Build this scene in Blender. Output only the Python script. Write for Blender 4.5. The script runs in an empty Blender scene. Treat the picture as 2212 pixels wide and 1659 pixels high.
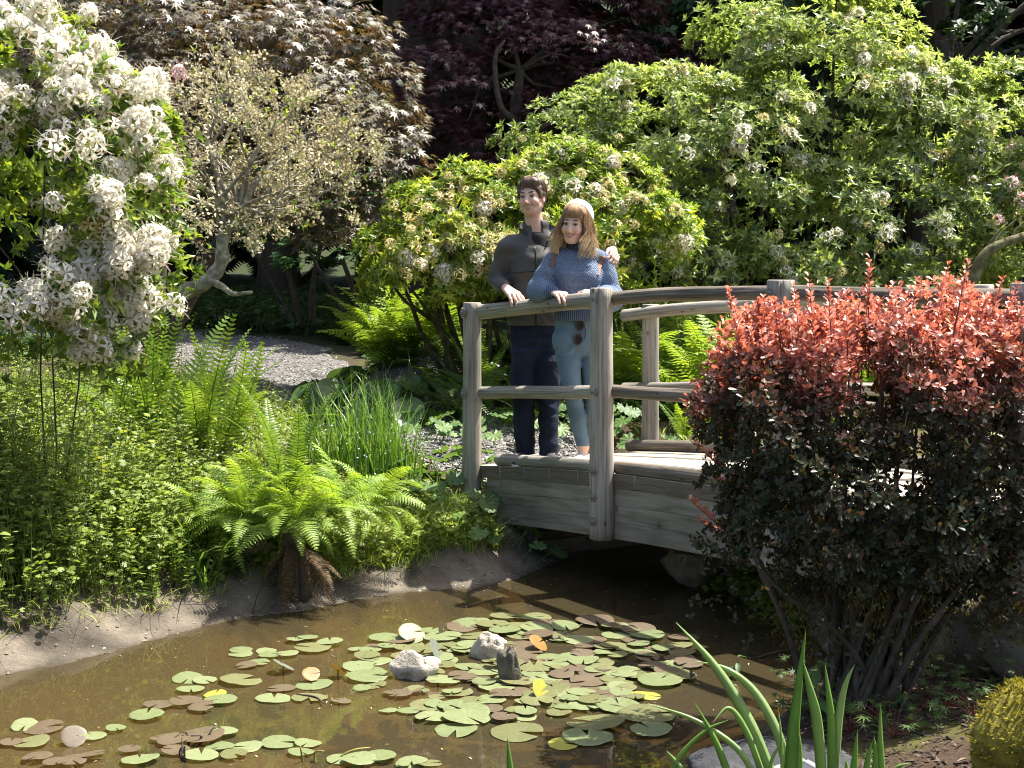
import bpy, math, random
import numpy as np
from mathutils import Vector, Matrix
rng = np.random.default_rng(7)
random.seed(7)
rad = math.radians

# ------------------------------------------------------------------ camera, world, sun, exposure
SC = bpy.context.scene
COL = SC.collection
CAM_H, PITCH, F = 1.84, rad(4.5), 1422.0
cd = bpy.data.cameras.new('camera')
cd.sensor_width = 36.0
cd.lens = 36.0 * F / 1024.0
cd.clip_start, cd.clip_end = 0.1, 1000.0
cam = bpy.data.objects.new('camera', cd)
cam.location = (0, 0, CAM_H)
cam.rotation_euler = (rad(90) - PITCH, 0, 0)
COL.objects.link(cam)
SC.camera = cam

SUN_AZ = rad(26)          # direction towards the sun, measured from +X (right) to +Y (away)
SUN_EL = rad(64)
wd = bpy.data.worlds.new('World')
SC.world = wd
wd.use_nodes = True
wn = wd.node_tree.nodes
bg = wn['Background']
sky = wn.new('ShaderNodeTexSky')
sky.sky_type = 'NISHITA'
sky.sun_disc = False
sky.sun_elevation = SUN_EL
sky.sun_rotation = rad(90) - SUN_AZ
wd.node_tree.links.new(sky.outputs[0], bg.inputs[0])
bg.inputs[1].default_value = 0.105
sky.dust_density = 4.0
sky.air_density = 1.0
sd = bpy.data.lights.new('sun', 'SUN')
sd.energy = 5.0
sd.angle = rad(0.53)
sd.color = (1.0, 0.95, 0.86)
sun = bpy.data.objects.new('sun', sd)
sdir = Vector((math.cos(SUN_EL) * math.cos(SUN_AZ), math.cos(SUN_EL) * math.sin(SUN_AZ), math.sin(SUN_EL)))
sun.rotation_euler = sdir.to_track_quat('Z', 'Y').to_euler()
sun.location = (20, 16, 30)
COL.objects.link(sun)
vs = SC.view_settings
vs.view_transform = 'Standard'
vs.look = 'None'
vs.exposure = 1.6
vs.gamma = 1.0
SC.render.engine = 'CYCLES'
cy = SC.cycles
cy.max_bounces = 7
cy.diffuse_bounces = 3
cy.glossy_bounces = 3
cy.transmission_bounces = 4
cy.transparent_max_bounces = 8
cy.caustics_reflective = False
cy.caustics_refractive = False
cy.sample_clamp_indirect = 6.0
cy.use_denoising = True
cy.pixel_filter_type = 'BLACKMAN_HARRIS'
cy.filter_width = 1.05
try:
    cy.denoiser = 'OPENIMAGEDENOISE'
except Exception:
    pass

# ------------------------------------------------------------------ pixel -> world helpers (1024x768 pixels)
_cp, _sp = math.cos(PITCH), math.sin(PITCH)
def ray(px, py):
    a, b = (px - 512.0) / F, (384.0 - py) / F
    return np.array([a, _cp + b * _sp, -_sp + b * _cp])
def P(px, py, Y):
    r = ray(px, py)
    return np.array([0, 0, CAM_H]) + r * (Y / r[1])
def Pz(px, py, z):
    r = ray(px, py)
    return np.array([0, 0, CAM_H]) + r * ((z - CAM_H) / r[2])
def Q(x, y, Y):            # the same from 2212-wide picture coordinates
    return P(x / 2.16016, y / 2.16016, Y)
def nrm(v):
    v = np.asarray(v, float)
    return v / (np.linalg.norm(v, axis=-1, keepdims=True) + 1e-12)
def smooth01(t):
    t = np.clip(t, 0, 1)
    return t * t * (3 - 2 * t)

# ------------------------------------------------------------------ object helpers
def tag(o, label=None, cat=None, group=None, kind=None):
    if label: o['label'] = label
    if cat: o['category'] = cat
    if group: o['group'] = group
    if kind: o['kind'] = kind
    return o
def empty(name, loc, label=None, cat=None, group=None, rz=0.0, scale=1.0):
    o = bpy.data.objects.new(name, None)
    o.empty_display_size = 0.1
    o.location = tuple(float(c) for c in loc)
    o.rotation_euler = (0, 0, rz)
    o.scale = (scale,) * 3
    COL.objects.link(o)
    return tag(o, label, cat, group)
def make_mesh(name, V, quads=None, tris=None, mat=None, tint=None, uv=None, col=None, smooth=True):
    V = np.asarray(V, np.float32).reshape(-1, 3)
    me = bpy.data.meshes.new(name)
    q = np.zeros((0, 4), np.int32) if quads is None or len(quads) == 0 else np.asarray(quads, np.int32)
    t = np.zeros((0, 3), np.int32) if tris is None or len(tris) == 0 else np.asarray(tris, np.int32)
    li = np.concatenate([q.ravel(), t.ravel()]).astype(np.int32)
    tot = np.concatenate([np.full(len(q), 4), np.full(len(t), 3)]).astype(np.int32)
    st = np.concatenate([[0], np.cumsum(tot)[:-1]]).astype(np.int32) if len(tot) else np.zeros(0, np.int32)
    me.vertices.add(len(V)); me.vertices.foreach_set('co', V.ravel())
    me.loops.add(len(li)); me.loops.foreach_set('vertex_index', li)
    me.polygons.add(len(tot)); me.polygons.foreach_set('loop_start', st)
    me.polygons.foreach_set('use_smooth', np.full(len(tot), bool(smooth)))
    if uv is not None:
        ul = me.uv_layers.new(name='UVMap')
        ul.data.foreach_set('uv', np.asarray(uv, np.float32)[li].ravel())
    if tint is not None:
        at = me.attributes.new('tint', 'FLOAT', 'POINT')
        at.data.foreach_set('value', np.asarray(tint, np.float32).ravel())
    if col is not None:
        c = np.asarray(col, np.float32)
        if c.shape[1] == 3:
            c = np.concatenate([c, np.ones((len(c), 1), np.float32)], 1)
        at = me.attributes.new('col', 'FLOAT_COLOR', 'POINT')
        at.data.foreach_set('color', c.ravel())
    if mat is not None:
        for m in (mat if isinstance(mat, (list, tuple)) else [mat]):
            me.materials.append(m)
    me.update(calc_edges=True)
    me.validate()
    return me
def add(name, me, parent=None, loc=(0, 0, 0), rot=(0, 0, 0), scale=1.0, kind=None):
    o = bpy.data.objects.new(name, me)
    o.location = tuple(float(c) for c in loc)
    o.rotation_euler = rot
    o.scale = (scale,) * 3 if np.isscalar(scale) else tuple(scale)
    COL.objects.link(o)
    if parent is not None:
        o.parent = parent
    if kind: o['kind'] = kind
    return o
def wloc(o):
    p = np.array(o.location)
    while o.parent is not None:
        o = o.parent
        p = p + np.array(o.location)
    return p
def mk(name, V, quads=None, tris=None, mat=None, parent=None, origin=None, **kw):
    """world-space vertices -> object; a part is stored relative to its (unrotated) parent"""
    V = np.asarray(V, float).reshape(-1, 3)
    kind = kw.pop('kind', None)
    if parent is not None:
        me = make_mesh(name, V - wloc(parent), quads, tris, mat, **kw)
        return add(name, me, parent, kind=kind)
    org = np.array(origin if origin is not None else (0, 0, 0), float)
    me = make_mesh(name, V - org, quads, tris, mat, **kw)
    return add(name, me, None, org, kind=kind)

class MB:
    """collects pieces of one mesh"""
    def __init__(s):
        s.v, s.q, s.t, s.ti, s.uv, s.n = [], [], [], [], [], 0
    def put(s, V, q=None, t=None, tint=0.5, uv=None):
        V = np.asarray(V, float).reshape(-1, 3)
        s.v.append(V)
        if q is not None and len(q): s.q.append(np.asarray(q, int) + s.n)
        if t is not None and len(t): s.t.append(np.asarray(t, int) + s.n)
        s.ti.append(np.full(len(V), tint) if np.isscalar(tint) else np.asarray(tint))
        s.uv.append(np.zeros((len(V), 2)) if uv is None else np.asarray(uv))
        s.n += len(V)
        return s
    def arrays(s):
        return (np.concatenate(s.v), np.concatenate(s.q) if s.q else None, np.concatenate(s.t) if s.t else None)
    def mesh(s, name, mat, smooth=True):
        V, q, t = s.arrays()
        return make_mesh(name, V, q, t, mat, tint=np.concatenate(s.ti), uv=np.concatenate(s.uv), smooth=smooth)
    def build(s, name, mat, parent=None, origin=None, smooth=True, kind=None):
        V, q, t = s.arrays()
        return mk(name, V, q, t, mat, parent, origin, tint=np.concatenate(s.ti), uv=np.concatenate(s.uv), smooth=smooth, kind=kind)

# ------------------------------------------------------------------ shape helpers
def frames(pts):
    pts = np.asarray(pts, float)
    T = nrm(np.gradient(pts, axis=0))
    ref = np.array([0, 0, 1.0]) if abs(T[:, 2]).mean() < 0.8 else np.array([1.0, 0, 0])
    N = np.zeros_like(T)
    n = ref - T[0] * (ref @ T[0])
    for i in range(len(T)):
        n = n - T[i] * (n @ T[i])
        n = n / (np.linalg.norm(n) + 1e-12)
        N[i] = n
    B = np.cross(T, N)
    return T, N, B
def tube(pts, r, sides=8, caps=True, rmod=None):
    """V, quads, tris, uv (u = length in m, v = 0..1 around); rmod(u, ang) multiplies the radius"""
    pts = np.asarray(pts, float)
    n = len(pts)
    r = np.full(n, r) if np.isscalar(r) else np.asarray(r, float)
    T, N, B = frames(pts)
    L = np.concatenate([[0], np.cumsum(np.linalg.norm(np.diff(pts, axis=0), axis=1))])
    a = np.linspace(0, 2 * np.pi, sides, endpoint=False)
    rr = np.repeat(r[:, None], sides, 1)
    if rmod is not None:
        rr = rr * rmod(L[:, None], a[None, :])
    V = pts[:, None] + rr[..., None] * (np.cos(a)[None, :, None] * N[:, None] + np.sin(a)[None, :, None] * B[:, None])
    V = V.reshape(-1, 3)
    i = np.arange(n - 1)[:, None] * sides
    j = np.arange(sides)[None, :]
    q = np.stack([i + j, i + (j + 1) % sides, i + sides + (j + 1) % sides, i + sides + j], -1).reshape(-1, 4)
    uv = np.stack([np.repeat(L, sides), np.tile(a / (2 * np.pi), n)], -1)
    t = []
    if caps:
        V = np.concatenate([V, pts[:1], pts[-1:]])
        uv = np.concatenate([uv, [[0, -5.0]], [[L[-1], -5.0]]])
        c0, c1 = n * sides, n * sides + 1
        for k in range(sides):
            t.append((c0, (k + 1) % sides, k))
            t.append((c1, (n - 1) * sides + k, (n - 1) * sides + (k + 1) % sides))
    return V, q, np.array(t, int).reshape(-1, 3), uv
def spline(ctrl, n):
    """Catmull-Rom through control points"""
    c = np.asarray(ctrl, float)
    c = np.concatenate([[2 * c[0] - c[1]], c, [2 * c[-1] - c[-2]]])
    out = []
    m = len(c) - 3
    ts = np.linspace(0, m, n)
    for t in ts:
        k = min(int(t), m - 1); u = t - k
        p0, p1, p2, p3 = c[k:k + 4]
        out.append(0.5 * ((2 * p1) + (-p0 + p2) * u + (2 * p0 - 5 * p1 + 4 * p2 - p3) * u * u + (-p0 + 3 * p1 - 3 * p2 + p3) * u ** 3))
    return np.array(out)
def box_between(a, b, up, w, h, bev=0.006):
    """chamfered beam from a to b; w across, h along up"""
    a, b = np.asarray(a, float), np.asarray(b, float)
    d = nrm(b - a); s = nrm(np.cross(d, up)); u = np.cross(s, d)
    prof = [(-w / 2 + bev, -h / 2), (w / 2 - bev, -h / 2), (w / 2, -h / 2 + bev), (w / 2, h / 2 - bev),
            (w / 2 - bev, h / 2), (-w / 2 + bev, h / 2), (-w / 2, h / 2 - bev), (-w / 2, -h / 2 + bev)]
    V = [p + s * x + u * y for p in (a, b) for x, y in prof]
    q = [(k, (k + 1) % 8, 8 + (k + 1) % 8, 8 + k) for k in range(8)]
    q += [(0, 7, 6, 5), (0, 5, 4, 1), (1, 4, 3, 2), (8, 13, 14, 15), (8, 9, 12, 13), (9, 10, 11, 12)]
    L = np.linalg.norm(b - a)
    uv = [(0 if k < 8 else L, (k % 8) / 8.0) for k in range(16)]
    return np.array(V), np.array(q), uv
def vnoise(p, seed=0):
    """cheap smooth 3-D value noise, p (n,3) -> (n,) in -1..1"""
    p = np.asarray(p, float)
    i = np.floor(p).astype(np.int64); f = p - i; f = f * f * (3 - 2 * f)
    def h(ix, iy, iz):
        n = (ix * 374761393 + iy * 668265263 + iz * 2147483647 + seed * 974634777) & 0xffffffff
        n = ((n ^ (n >> 13)) * 1274126177) & 0xffffffff
        return ((n ^ (n >> 16)) & 0xffff) / 32767.5 - 1.0
    r = 0
    for dx in (0, 1):
        for dy in (0, 1):
            for dz in (0, 1):
                w = (f[:, 0] if dx else 1 - f[:, 0]) * (f[:, 1] if dy else 1 - f[:, 1]) * (f[:, 2] if dz else 1 - f[:, 2])
                r = r + w * h(i[:, 0] + dx, i[:, 1] + dy, i[:, 2] + dz)
    return r
def fbm(p, octv=4, seed=0):
    p = np.asarray(p, float); s, a, r = 1.0, 1.0, 0
    for k in range(octv):
        r = r + a * vnoise(p * s + 17.3 * k, seed + k); s *= 2.03; a *= 0.5
    return r
def rot_frames(d, n):
    """rotation matrices whose y axis is d and z axis is near n"""
    d = nrm(d); x = nrm(np.cross(d, n)); z = np.cross(x, d)
    return np.stack([x, d, z], -1)          # columns
def scatter(tv, tf, pos, R, sc, tint, squash=None):
    """copies of a leaf template (verts tv, faces tf) -> V, faces, tint"""
    n, m = len(pos), len(tv)
    t = tv[None] * np.asarray(sc, float).reshape(-1, 1, 1) if np.ndim(sc) < 2 else tv[None] * sc[:, None, :]
    V = np.einsum('nij,nkj->nki', R, t) + pos[:, None]
    Fc = (tf[None] + (np.arange(n) * m)[:, None, None]).reshape(-1, tf.shape[1])
    return V.reshape(-1, 3), Fc, np.repeat(tint, m)
def sphere_dirs(n):
    return nrm(rng.normal(size=(n, 3)))
# ------------------------------------------------------------------ materials
MATS = {}
def new_mat(name):
    m = bpy.data.materials.new(name); m.use_nodes = True
    nt = m.node_tree; nt.nodes.clear()
    out = nt.nodes.new('ShaderNodeOutputMaterial')
    MATS[name] = m
    return m, nt, out
def N(nt, typ, **kw):
    n = nt.nodes.new(typ)
    for k, v in kw.items():
        if k in n.inputs.keys(): n.inputs[k].default_value = v
        else: setattr(n, k, v)
    return n
def ramp(nt, fac, stops):
    r = nt.nodes.new('ShaderNodeValToRGB')
    el = r.color_ramp.elements
    while len(el) < len(stops): el.new(0.5)
    for e, (p, c) in zip(el, stops):
        e.position = p; e.color = (*c, 1) if len(c) == 3 else c
    nt.links.new(fac, r.inputs[0])
    return r.outputs[0]
def leaf_mat(name, cols, trans=0.4, rough=0.45, tcol=(1.38, 1.30, 0.58), spec=0.4, bump=0.0, gain=1.0):
    """cols: ramp along the random per-leaf value 'tint'"""
    m, nt, out = new_mat(name)
    L = nt.links.new
    at = N(nt, 'ShaderNodeAttribute', attribute_name='tint')
    k = len(cols) - 1
    c = ramp(nt, at.outputs['Fac'], [(i / k, tuple(min(0.9, v * gain) for v in cc)) for i, cc in enumerate(cols)])
    tc = N(nt, 'ShaderNodeTexCoord')
    nz = N(nt, 'ShaderNodeTexNoise', Scale=9.0, Detail=2.0)
    L(tc.outputs['Object'], nz.inputs['Vector'])
    mx = N(nt, 'ShaderNodeMix', data_type='RGBA', blend_type='MULTIPLY')
    mx.inputs['Factor'].default_value = 0.35
    L(c, mx.inputs[6]); 
    g = ramp(nt, nz.outputs['Fac'], [(0.25, (0.45, 0.45, 0.45)), (0.75, (1.3, 1.3, 1.2))])
    L(g, mx.inputs[7])
    b = N(nt, 'ShaderNodeBsdfPrincipled', Roughness=rough)
    b.inputs['Specular IOR Level'].default_value = spec
    L(mx.outputs[2], b.inputs['Base Color'])
    tm = N(nt, 'ShaderNodeMix', data_type='RGBA', blend_type='MULTIPLY')
    tm.inputs['Factor'].default_value = 1.0
    tm.clamp_result = False
    L(mx.outputs[2], tm.inputs[6]); tm.inputs[7].default_value = (*tcol, 1)
    tr = N(nt, 'ShaderNodeBsdfTranslucent')
    L(tm.outputs[2], tr.inputs['Color'])
    ms = N(nt, 'ShaderNodeMixShader'); ms.inputs[0].default_value = trans
    L(b.outputs[0], ms.inputs[1]); L(tr.outputs[0], ms.inputs[2])
    L(ms.outputs[0], out.inputs[0])
    return m
def rough_mat(name, c1, c2, scale=6.0, rough=0.8, bump=0.3, bscale=40.0, c3=None, coord='Object', stretch=(1, 1, 1), bdist=0.01, spec=0.3):
    m, nt, out = new_mat(name)
    L = nt.links.new
    tc = N(nt, 'ShaderNodeTexCoord')
    mp = N(nt, 'ShaderNodeMapping'); mp.inputs['Scale'].default_value = stretch
    L(tc.outputs[coord], mp.inputs[0])
    nz = N(nt, 'ShaderNodeTexNoise', Scale=scale, Detail=6.0, Roughness=0.6)
    L(mp.outputs[0], nz.inputs['Vector'])
    st = [(0.3, c1), (0.7, c2)] if c3 is None else [(0.3, c1), (0.52, c2), (0.7, c3)]
    c = ramp(nt, nz.outputs['Fac'], st)
    b = N(nt, 'ShaderNodeBsdfPrincipled', Roughness=rough)
    b.inputs['Specular IOR Level'].default_value = spec
    L(c, b.inputs['Base Color'])
    n2 = N(nt, 'ShaderNodeTexNoise', Scale=bscale, Detail=5.0, Roughness=0.65)
    L(mp.outputs[0], n2.inputs['Vector'])
    bp = N(nt, 'ShaderNodeBump', Strength=bump, Distance=bdist)
    L(n2.outputs['Fac'], bp.inputs['Height'])
    L(bp.outputs[0], b.inputs['Normal'])
    L(b.outputs[0], out.inputs[0])
    return m
def plain_mat(name, c, rough=0.5, spec=0.4, metal=0.0):
    return rough_mat(name, tuple(x * 0.85 for x in c), tuple(min(1, x * 1.12) for x in c), 12.0, rough, 0.15, 60.0, spec=spec)
def wood_mat(name, dark, mid, light, knots=True):
    """weathered wood; UV u = metres along the grain, v = 0..1 around"""
    m, nt, out = new_mat(name)
    L = nt.links.new
    tc = N(nt, 'ShaderNodeTexCoord')
    inf = N(nt, 'ShaderNodeObjectInfo')
    mp = N(nt, 'ShaderNodeMapping'); mp.inputs['Scale'].default_value = (2.2, 26.0, 1)
    L(tc.outputs['UV'], mp.inputs[0])
    cx = N(nt, 'ShaderNodeCombineXYZ')
    mlt = N(nt, 'ShaderNodeMath', operation='MULTIPLY'); mlt.inputs[1].default_value = 37.0
    L(inf.outputs['Random'], mlt.inputs[0]); L(mlt.outputs[0], cx.inputs[0]); L(mlt.outputs[0], cx.inputs[2])
    L(cx.outputs[0], mp.inputs['Location'])
    nz = N(nt, 'ShaderNodeTexNoise', Scale=1.0, Detail=7.0, Roughness=0.62, Distortion=0.6)
    L(mp.outputs[0], nz.inputs['Vector'])
    col = ramp(nt, nz.outputs['Fac'], [(0.28, dark), (0.45, mid), (0.72, light)])
    n2 = N(nt, 'ShaderNodeTexNoise', Scale=1.6, Detail=3.0)
    L(tc.outputs['Object'], n2.inputs['Vector'])
    st = ramp(nt, n2.outputs['Fac'], [(0.3, (0.55, 0.55, 0.5)), (0.62, (1.08, 1.05, 1.0))])
    mx = N(nt, 'ShaderNodeMix', data_type='RGBA', blend_type='MULTIPLY'); mx.inputs[0].default_value = 0.8
    L(col, mx.inputs[6]); L(st, mx.inputs[7])
    colo = mx.outputs[2]
    if knots:
        mk_ = N(nt, 'ShaderNodeMapping'); mk_.inputs['Scale'].default_value = (5.0, 4.0, 1)
        L(tc.outputs['UV'], mk_.inputs[0]); L(cx.outputs[0], mk_.inputs['Location'])
        vo = N(nt, 'ShaderNodeTexVoronoi', Scale=1.0); L(mk_.outputs[0], vo.inputs['Vector'])
        kr = ramp(nt, vo.outputs['Distance'], [(0.06, (0.25, 0.2, 0.15)), (0.13, (1, 1, 1))])
        m2 = N(nt, 'ShaderNodeMix', data_type='RGBA', blend_type='MULTIPLY'); m2.inputs[0].default_value = 0.8
        L(colo, m2.inputs[6]); L(kr, m2.inputs[7]); colo = m2.outputs[2]
    b = N(nt, 'ShaderNodeBsdfPrincipled', Roughness=0.78)
    b.inputs['Specular IOR Level'].default_value = 0.25
    L(colo, b.inputs['Base Color'])
    m3 = N(nt, 'ShaderNodeMapping'); m3.inputs['Scale'].default_value = (4.0, 60.0, 1)
    L(tc.outputs['UV'], m3.inputs[0]); L(cx.outputs[0], m3.inputs['Location'])
    n3 = N(nt, 'ShaderNodeTexNoise', Scale=1.0, Detail=6.0, Roughness=0.7); L(m3.outputs[0], n3.inputs['Vector'])
    bp = N(nt, 'ShaderNodeBump', Strength=0.55, Distance=0.006)
    L(n3.outputs['Fac'], bp.inputs['Height']); L(bp.outputs[0], b.inputs['Normal'])
    L(b.outputs[0], out.inputs[0])
    return m
def attr_mat(name, rough=0.6, bump=0.2, bscale=60.0, spec=0.3, nscale=14.0, nstr=0.3, sss=0.0, bdist=0.01, stretch=(1, 1, 1)):
    """colour from the vertex colour attribute 'col' (the thing's own colour), broken by noise"""
    m, nt, out = new_mat(name)
    L = nt.links.new
    at = N(nt, 'ShaderNodeAttribute', attribute_name='col')
    tc = N(nt, 'ShaderNodeTexCoord')
    mp = N(nt, 'ShaderNodeMapping'); mp.inputs['Scale'].default_value = stretch
    L(tc.outputs['Object'], mp.inputs[0])
    nz = N(nt, 'ShaderNodeTexNoise', Scale=nscale, Detail=5.0, Roughness=0.6)
    L(mp.outputs[0], nz.inputs['Vector'])
    g = ramp(nt, nz.outputs['Fac'], [(0.3, (0.6, 0.6, 0.6)), (0.7, (1.25, 1.25, 1.25))])
    mx = N(nt, 'ShaderNodeMix', data_type='RGBA', blend_type='MULTIPLY'); mx.inputs[0].default_value = nstr
    L(at.outputs['Color'], mx.inputs[6]); L(g, mx.inputs[7])
    b = N(nt, 'ShaderNodeBsdfPrincipled', Roughness=rough)
    b.inputs['Specular IOR Level'].default_value = spec
    if sss > 0:
        b.inputs['Subsurface Weight'].default_value = sss
        b.inputs['Subsurface Radius'].default_value = (0.012, 0.005, 0.003)
        b.inputs['Subsurface Scale'].default_value = 1.0
    L(mx.outputs[2], b.inputs['Base Color'])
    n2 = N(nt, 'ShaderNodeTexNoise', Scale=bscale, Detail=5.0, Roughness=0.65)
    L(mp.outputs[0], n2.inputs['Vector'])
    bp = N(nt, 'ShaderNodeBump', Strength=bump, Distance=bdist)
    L(n2.outputs['Fac'], bp.inputs['Height']); L(bp.outputs[0], b.inputs['Normal'])
    L(b.outputs[0], out.inputs[0])
    return m

WOOD = wood_mat('weathered_wood', (0.075, 0.068, 0.056), (0.215, 0.198, 0.170), (0.38, 0.36, 0.325))
WOOD_POST = wood_mat('weathered_post_wood', (0.11, 0.100, 0.083), (0.27, 0.250, 0.218), (0.42, 0.395, 0.35))
WOOD_DK = wood_mat('dark_wood', (0.05, 0.042, 0.033), (0.13, 0.11, 0.09), (0.26, 0.23, 0.19))  # deeper tone than the other weathered logs
WOOD_BEAM = wood_mat('beam_wood', (0.085, 0.078, 0.064), (0.205, 0.190, 0.160), (0.31, 0.29, 0.255))
STEEL = plain_mat('galvanised_steel', (0.15, 0.14, 0.125), 0.55, 0.5)
BARK = rough_mat('bark', (0.035, 0.028, 0.02), (0.10, 0.08, 0.06), 14, 0.9, 0.8, 50)
BARK_MOSSY = rough_mat('mossy_bark', (0.05, 0.04, 0.025), (0.13, 0.12, 0.05), 16, 0.9, 0.8, 60, c3=(0.22, 0.21, 0.15))
BARK_LICHEN = rough_mat('lichen_bark', (0.10, 0.08, 0.06), (0.24, 0.22, 0.17), 20, 0.9, 0.8, 70, c3=(0.42, 0.42, 0.34))
BARK_CEDAR = rough_mat('cedar_bark', (0.03, 0.022, 0.016), (0.09, 0.065, 0.045), 5, 0.9, 0.9, 14, stretch=(1, 1, 0.12), bdist=0.05)
# ------------------------------------------------------------------ terrain, pond, path
# shoreline of the pond, from pixels on the water plane z = 0
_sh = [(-160, 700), (-60, 687), (0, 677), (92, 658), (153, 641), (241, 619), (301, 612), (352, 602), (398, 594), (440, 590), (486, 587), (535, 573), (572, 556)]
SHORE = [Pz(x, y, 0)[:2] for x, y in _sh]
SHORE += [np.array(p) for p in ((0.62, 9.35), (0.95, 9.85), (1.5, 9.9), (1.75, 9.4), (1.6, 8.95))]
SHORE += [Pz(x, y, 0)[:2] for x, y in ((668, 566), (735, 596), (790, 622), (822, 652), (812, 692), (775, 716), (741, 744), (716, 770), (690, 805))]
SHORE += [np.array(p) for p in ((0.2, 4.35), (-1.0, 4.2), (-2.4, 4.3), (-3.6, 5.0), (-4.2, 5.9))]
SHORE = np.array(SHORE)
def _dense(poly, k=5):
    c = np.concatenate([poly[-2:], poly, poly[:3]])
    out = []
    for i in range(2, len(poly) + 2):
        p0, p1, p2, p3 = c[i - 1], c[i], c[i + 1], c[i + 2]
        for u in np.arange(k) / k:
            out.append(0.5 * ((2 * p1) + (-p0 + p2) * u + (2 * p0 - 5 * p1 + 4 * p2 - p3) * u * u + (-p0 + 3 * p1 - 3 * p2 + p3) * u ** 3))
    return np.array(out)
SHORE_D = _dense(SHORE, 4)
def pond_sd(x, y):
    """signed distance to the shoreline, negative in the water"""
    p = np.stack([np.ravel(x), np.ravel(y)], -1)
    A, B = SHORE_D, np.roll(SHORE_D, -1, 0)
    out = np.empty(len(p))
    for s in range(0, len(p), 20000):
        pp = p[s:s + 20000]
        d = B - A
        t = np.clip(((pp[:, None] - A) * d).sum(-1) / (d * d).sum(-1), 0, 1)
        dist = np.sqrt((((A + t[..., None] * d) - pp[:, None]) ** 2).sum(-1)).min(1)
        cond = (A[:, 1] > pp[:, 1:2]) != (B[:, 1] > pp[:, 1:2])
        xi = A[:, 0] + (pp[:, 1:2] - A[:, 1]) / (B[:, 1] - A[:, 1] + 1e-12) * d[:, 0]
        ins = (cond & (pp[:, 0:1] < xi)).sum(1) % 2 == 1
        out[s:s + 20000] = np.where(ins, -dist, dist)
    return out.reshape(np.shape(x))
# bridge axis
B0 = np.array([-0.268, 9.31]); BD = np.array([0.558, -0.830]); BP = np.array([0.830, 0.558])
def height(x, y):
    x = np.asarray(x, float); y = np.asarray(y, float)
    sdv = pond_sd(x, y)
    w = np.clip(-sdv, 0, None)
    bed = -0.42 * smooth01(w / 0.9) - 0.05 * (w > 0)
    o = np.clip(sdv, 0, None)
    slope = np.clip((y - 9.3) * 0.062, 0, 0.62) + np.clip((y - 20) * 0.05, 0, 1.2) + np.clip((y - 34) * 0.35, 0, 14)
    lefty = smooth01((1.2 - x) / 1.2)
    nearcam = smooth01((4.6 - y) / 1.0)
    lift_l = 0.24 * smooth01(o / 0.5) + 0.30 * smooth01((o - 0.3) / 1.3)
    lift_r = 0.13 * smooth01(o / 0.18) + 0.10 * smooth01((o - 0.2) / 0.8) + 0.22 * smooth01((o - 0.5) / 2.2)
    lift = lefty * lift_l + (1 - lefty) * lift_r
    back = smooth01((y - 9.0) / 1.5)
    lift = lift * (1 - back) + back * (0.24 * smooth01(o / 0.4) + 0.31 * smooth01((o - 0.3) / 0.7))
    lift = lift * (1 - nearcam) + nearcam * (0.10 * smooth01(o / 0.2) + 0.2 * smooth01((o - 0.3) / 2.0))
    lift = lift + 0.40 * np.exp(-((x + 0.50) / 0.85) ** 2 - ((y - 12.7) / 0.65) ** 2) + 0.25 * np.exp(-((x - 3.0) / 2.6) ** 2 - ((y - 13.2) / 1.1) ** 2)
    p3 = np.stack([x.ravel(), y.ravel(), np.zeros(x.size)], -1)
    nz = (fbm(p3 * 1.1, 3, 3) * 0.035 + fbm(p3 * 5.0, 3, 5) * 0.010).reshape(x.shape)
    z = np.where(sdv < 0, bed, lift + slope * smooth01(o / 1.0))
    return z + nz * smooth01(np.abs(sdv) / 0.4)
def hz(x, y):
    return float(height(np.array([x]), np.array([y]))[0])
def Pg(px, py, lo=3.0, hi=60.0):
    """point where the pixel's ray meets the terrain"""
    r = ray(px, py)
    ys = np.concatenate([np.arange(lo, 16, 0.04), np.arange(16, hi, 0.2)])
    xs = r[0] / r[1] * ys; zs = CAM_H + r[2] / r[1] * ys
    g = height(xs, ys)
    k = np.argmax(zs < g)
    return np.array([xs[k], ys[k], g[k]])

# centre line of the gravel path and its half width
PATH = np.array([(0.34, 9.76), (0.22, 9.98), (-0.05, 10.25), (-0.6, 10.85), (-1.25, 12.1), (-1.95, 13.2), (-2.6, 14.6), (-3.6, 16.4), (-6.0, 17.6), (-10, 18.4)])
PATH_W = np.array([0.5, 0.62, 0.8, 0.85, 0.8, 0.75, 0.95, 1.1, 1.1, 1.1])
_pd = spline(np.concatenate([PATH, PATH_W[:, None]], 1), 120)
def path_sd(x, y):
    p = np.stack([np.ravel(x), np.ravel(y)], -1)
    out = np.full(len(p), 9.0)
    for s in range(0, len(p), 20000):
        pp = p[s:s + 20000]
        out[s:s + 20000] = (np.sqrt(((pp[:, None] - _pd[None, :, :2]) ** 2).sum(-1)) - _pd[None, :, 2]).min(1)
    return out.reshape(np.shape(x))

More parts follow.
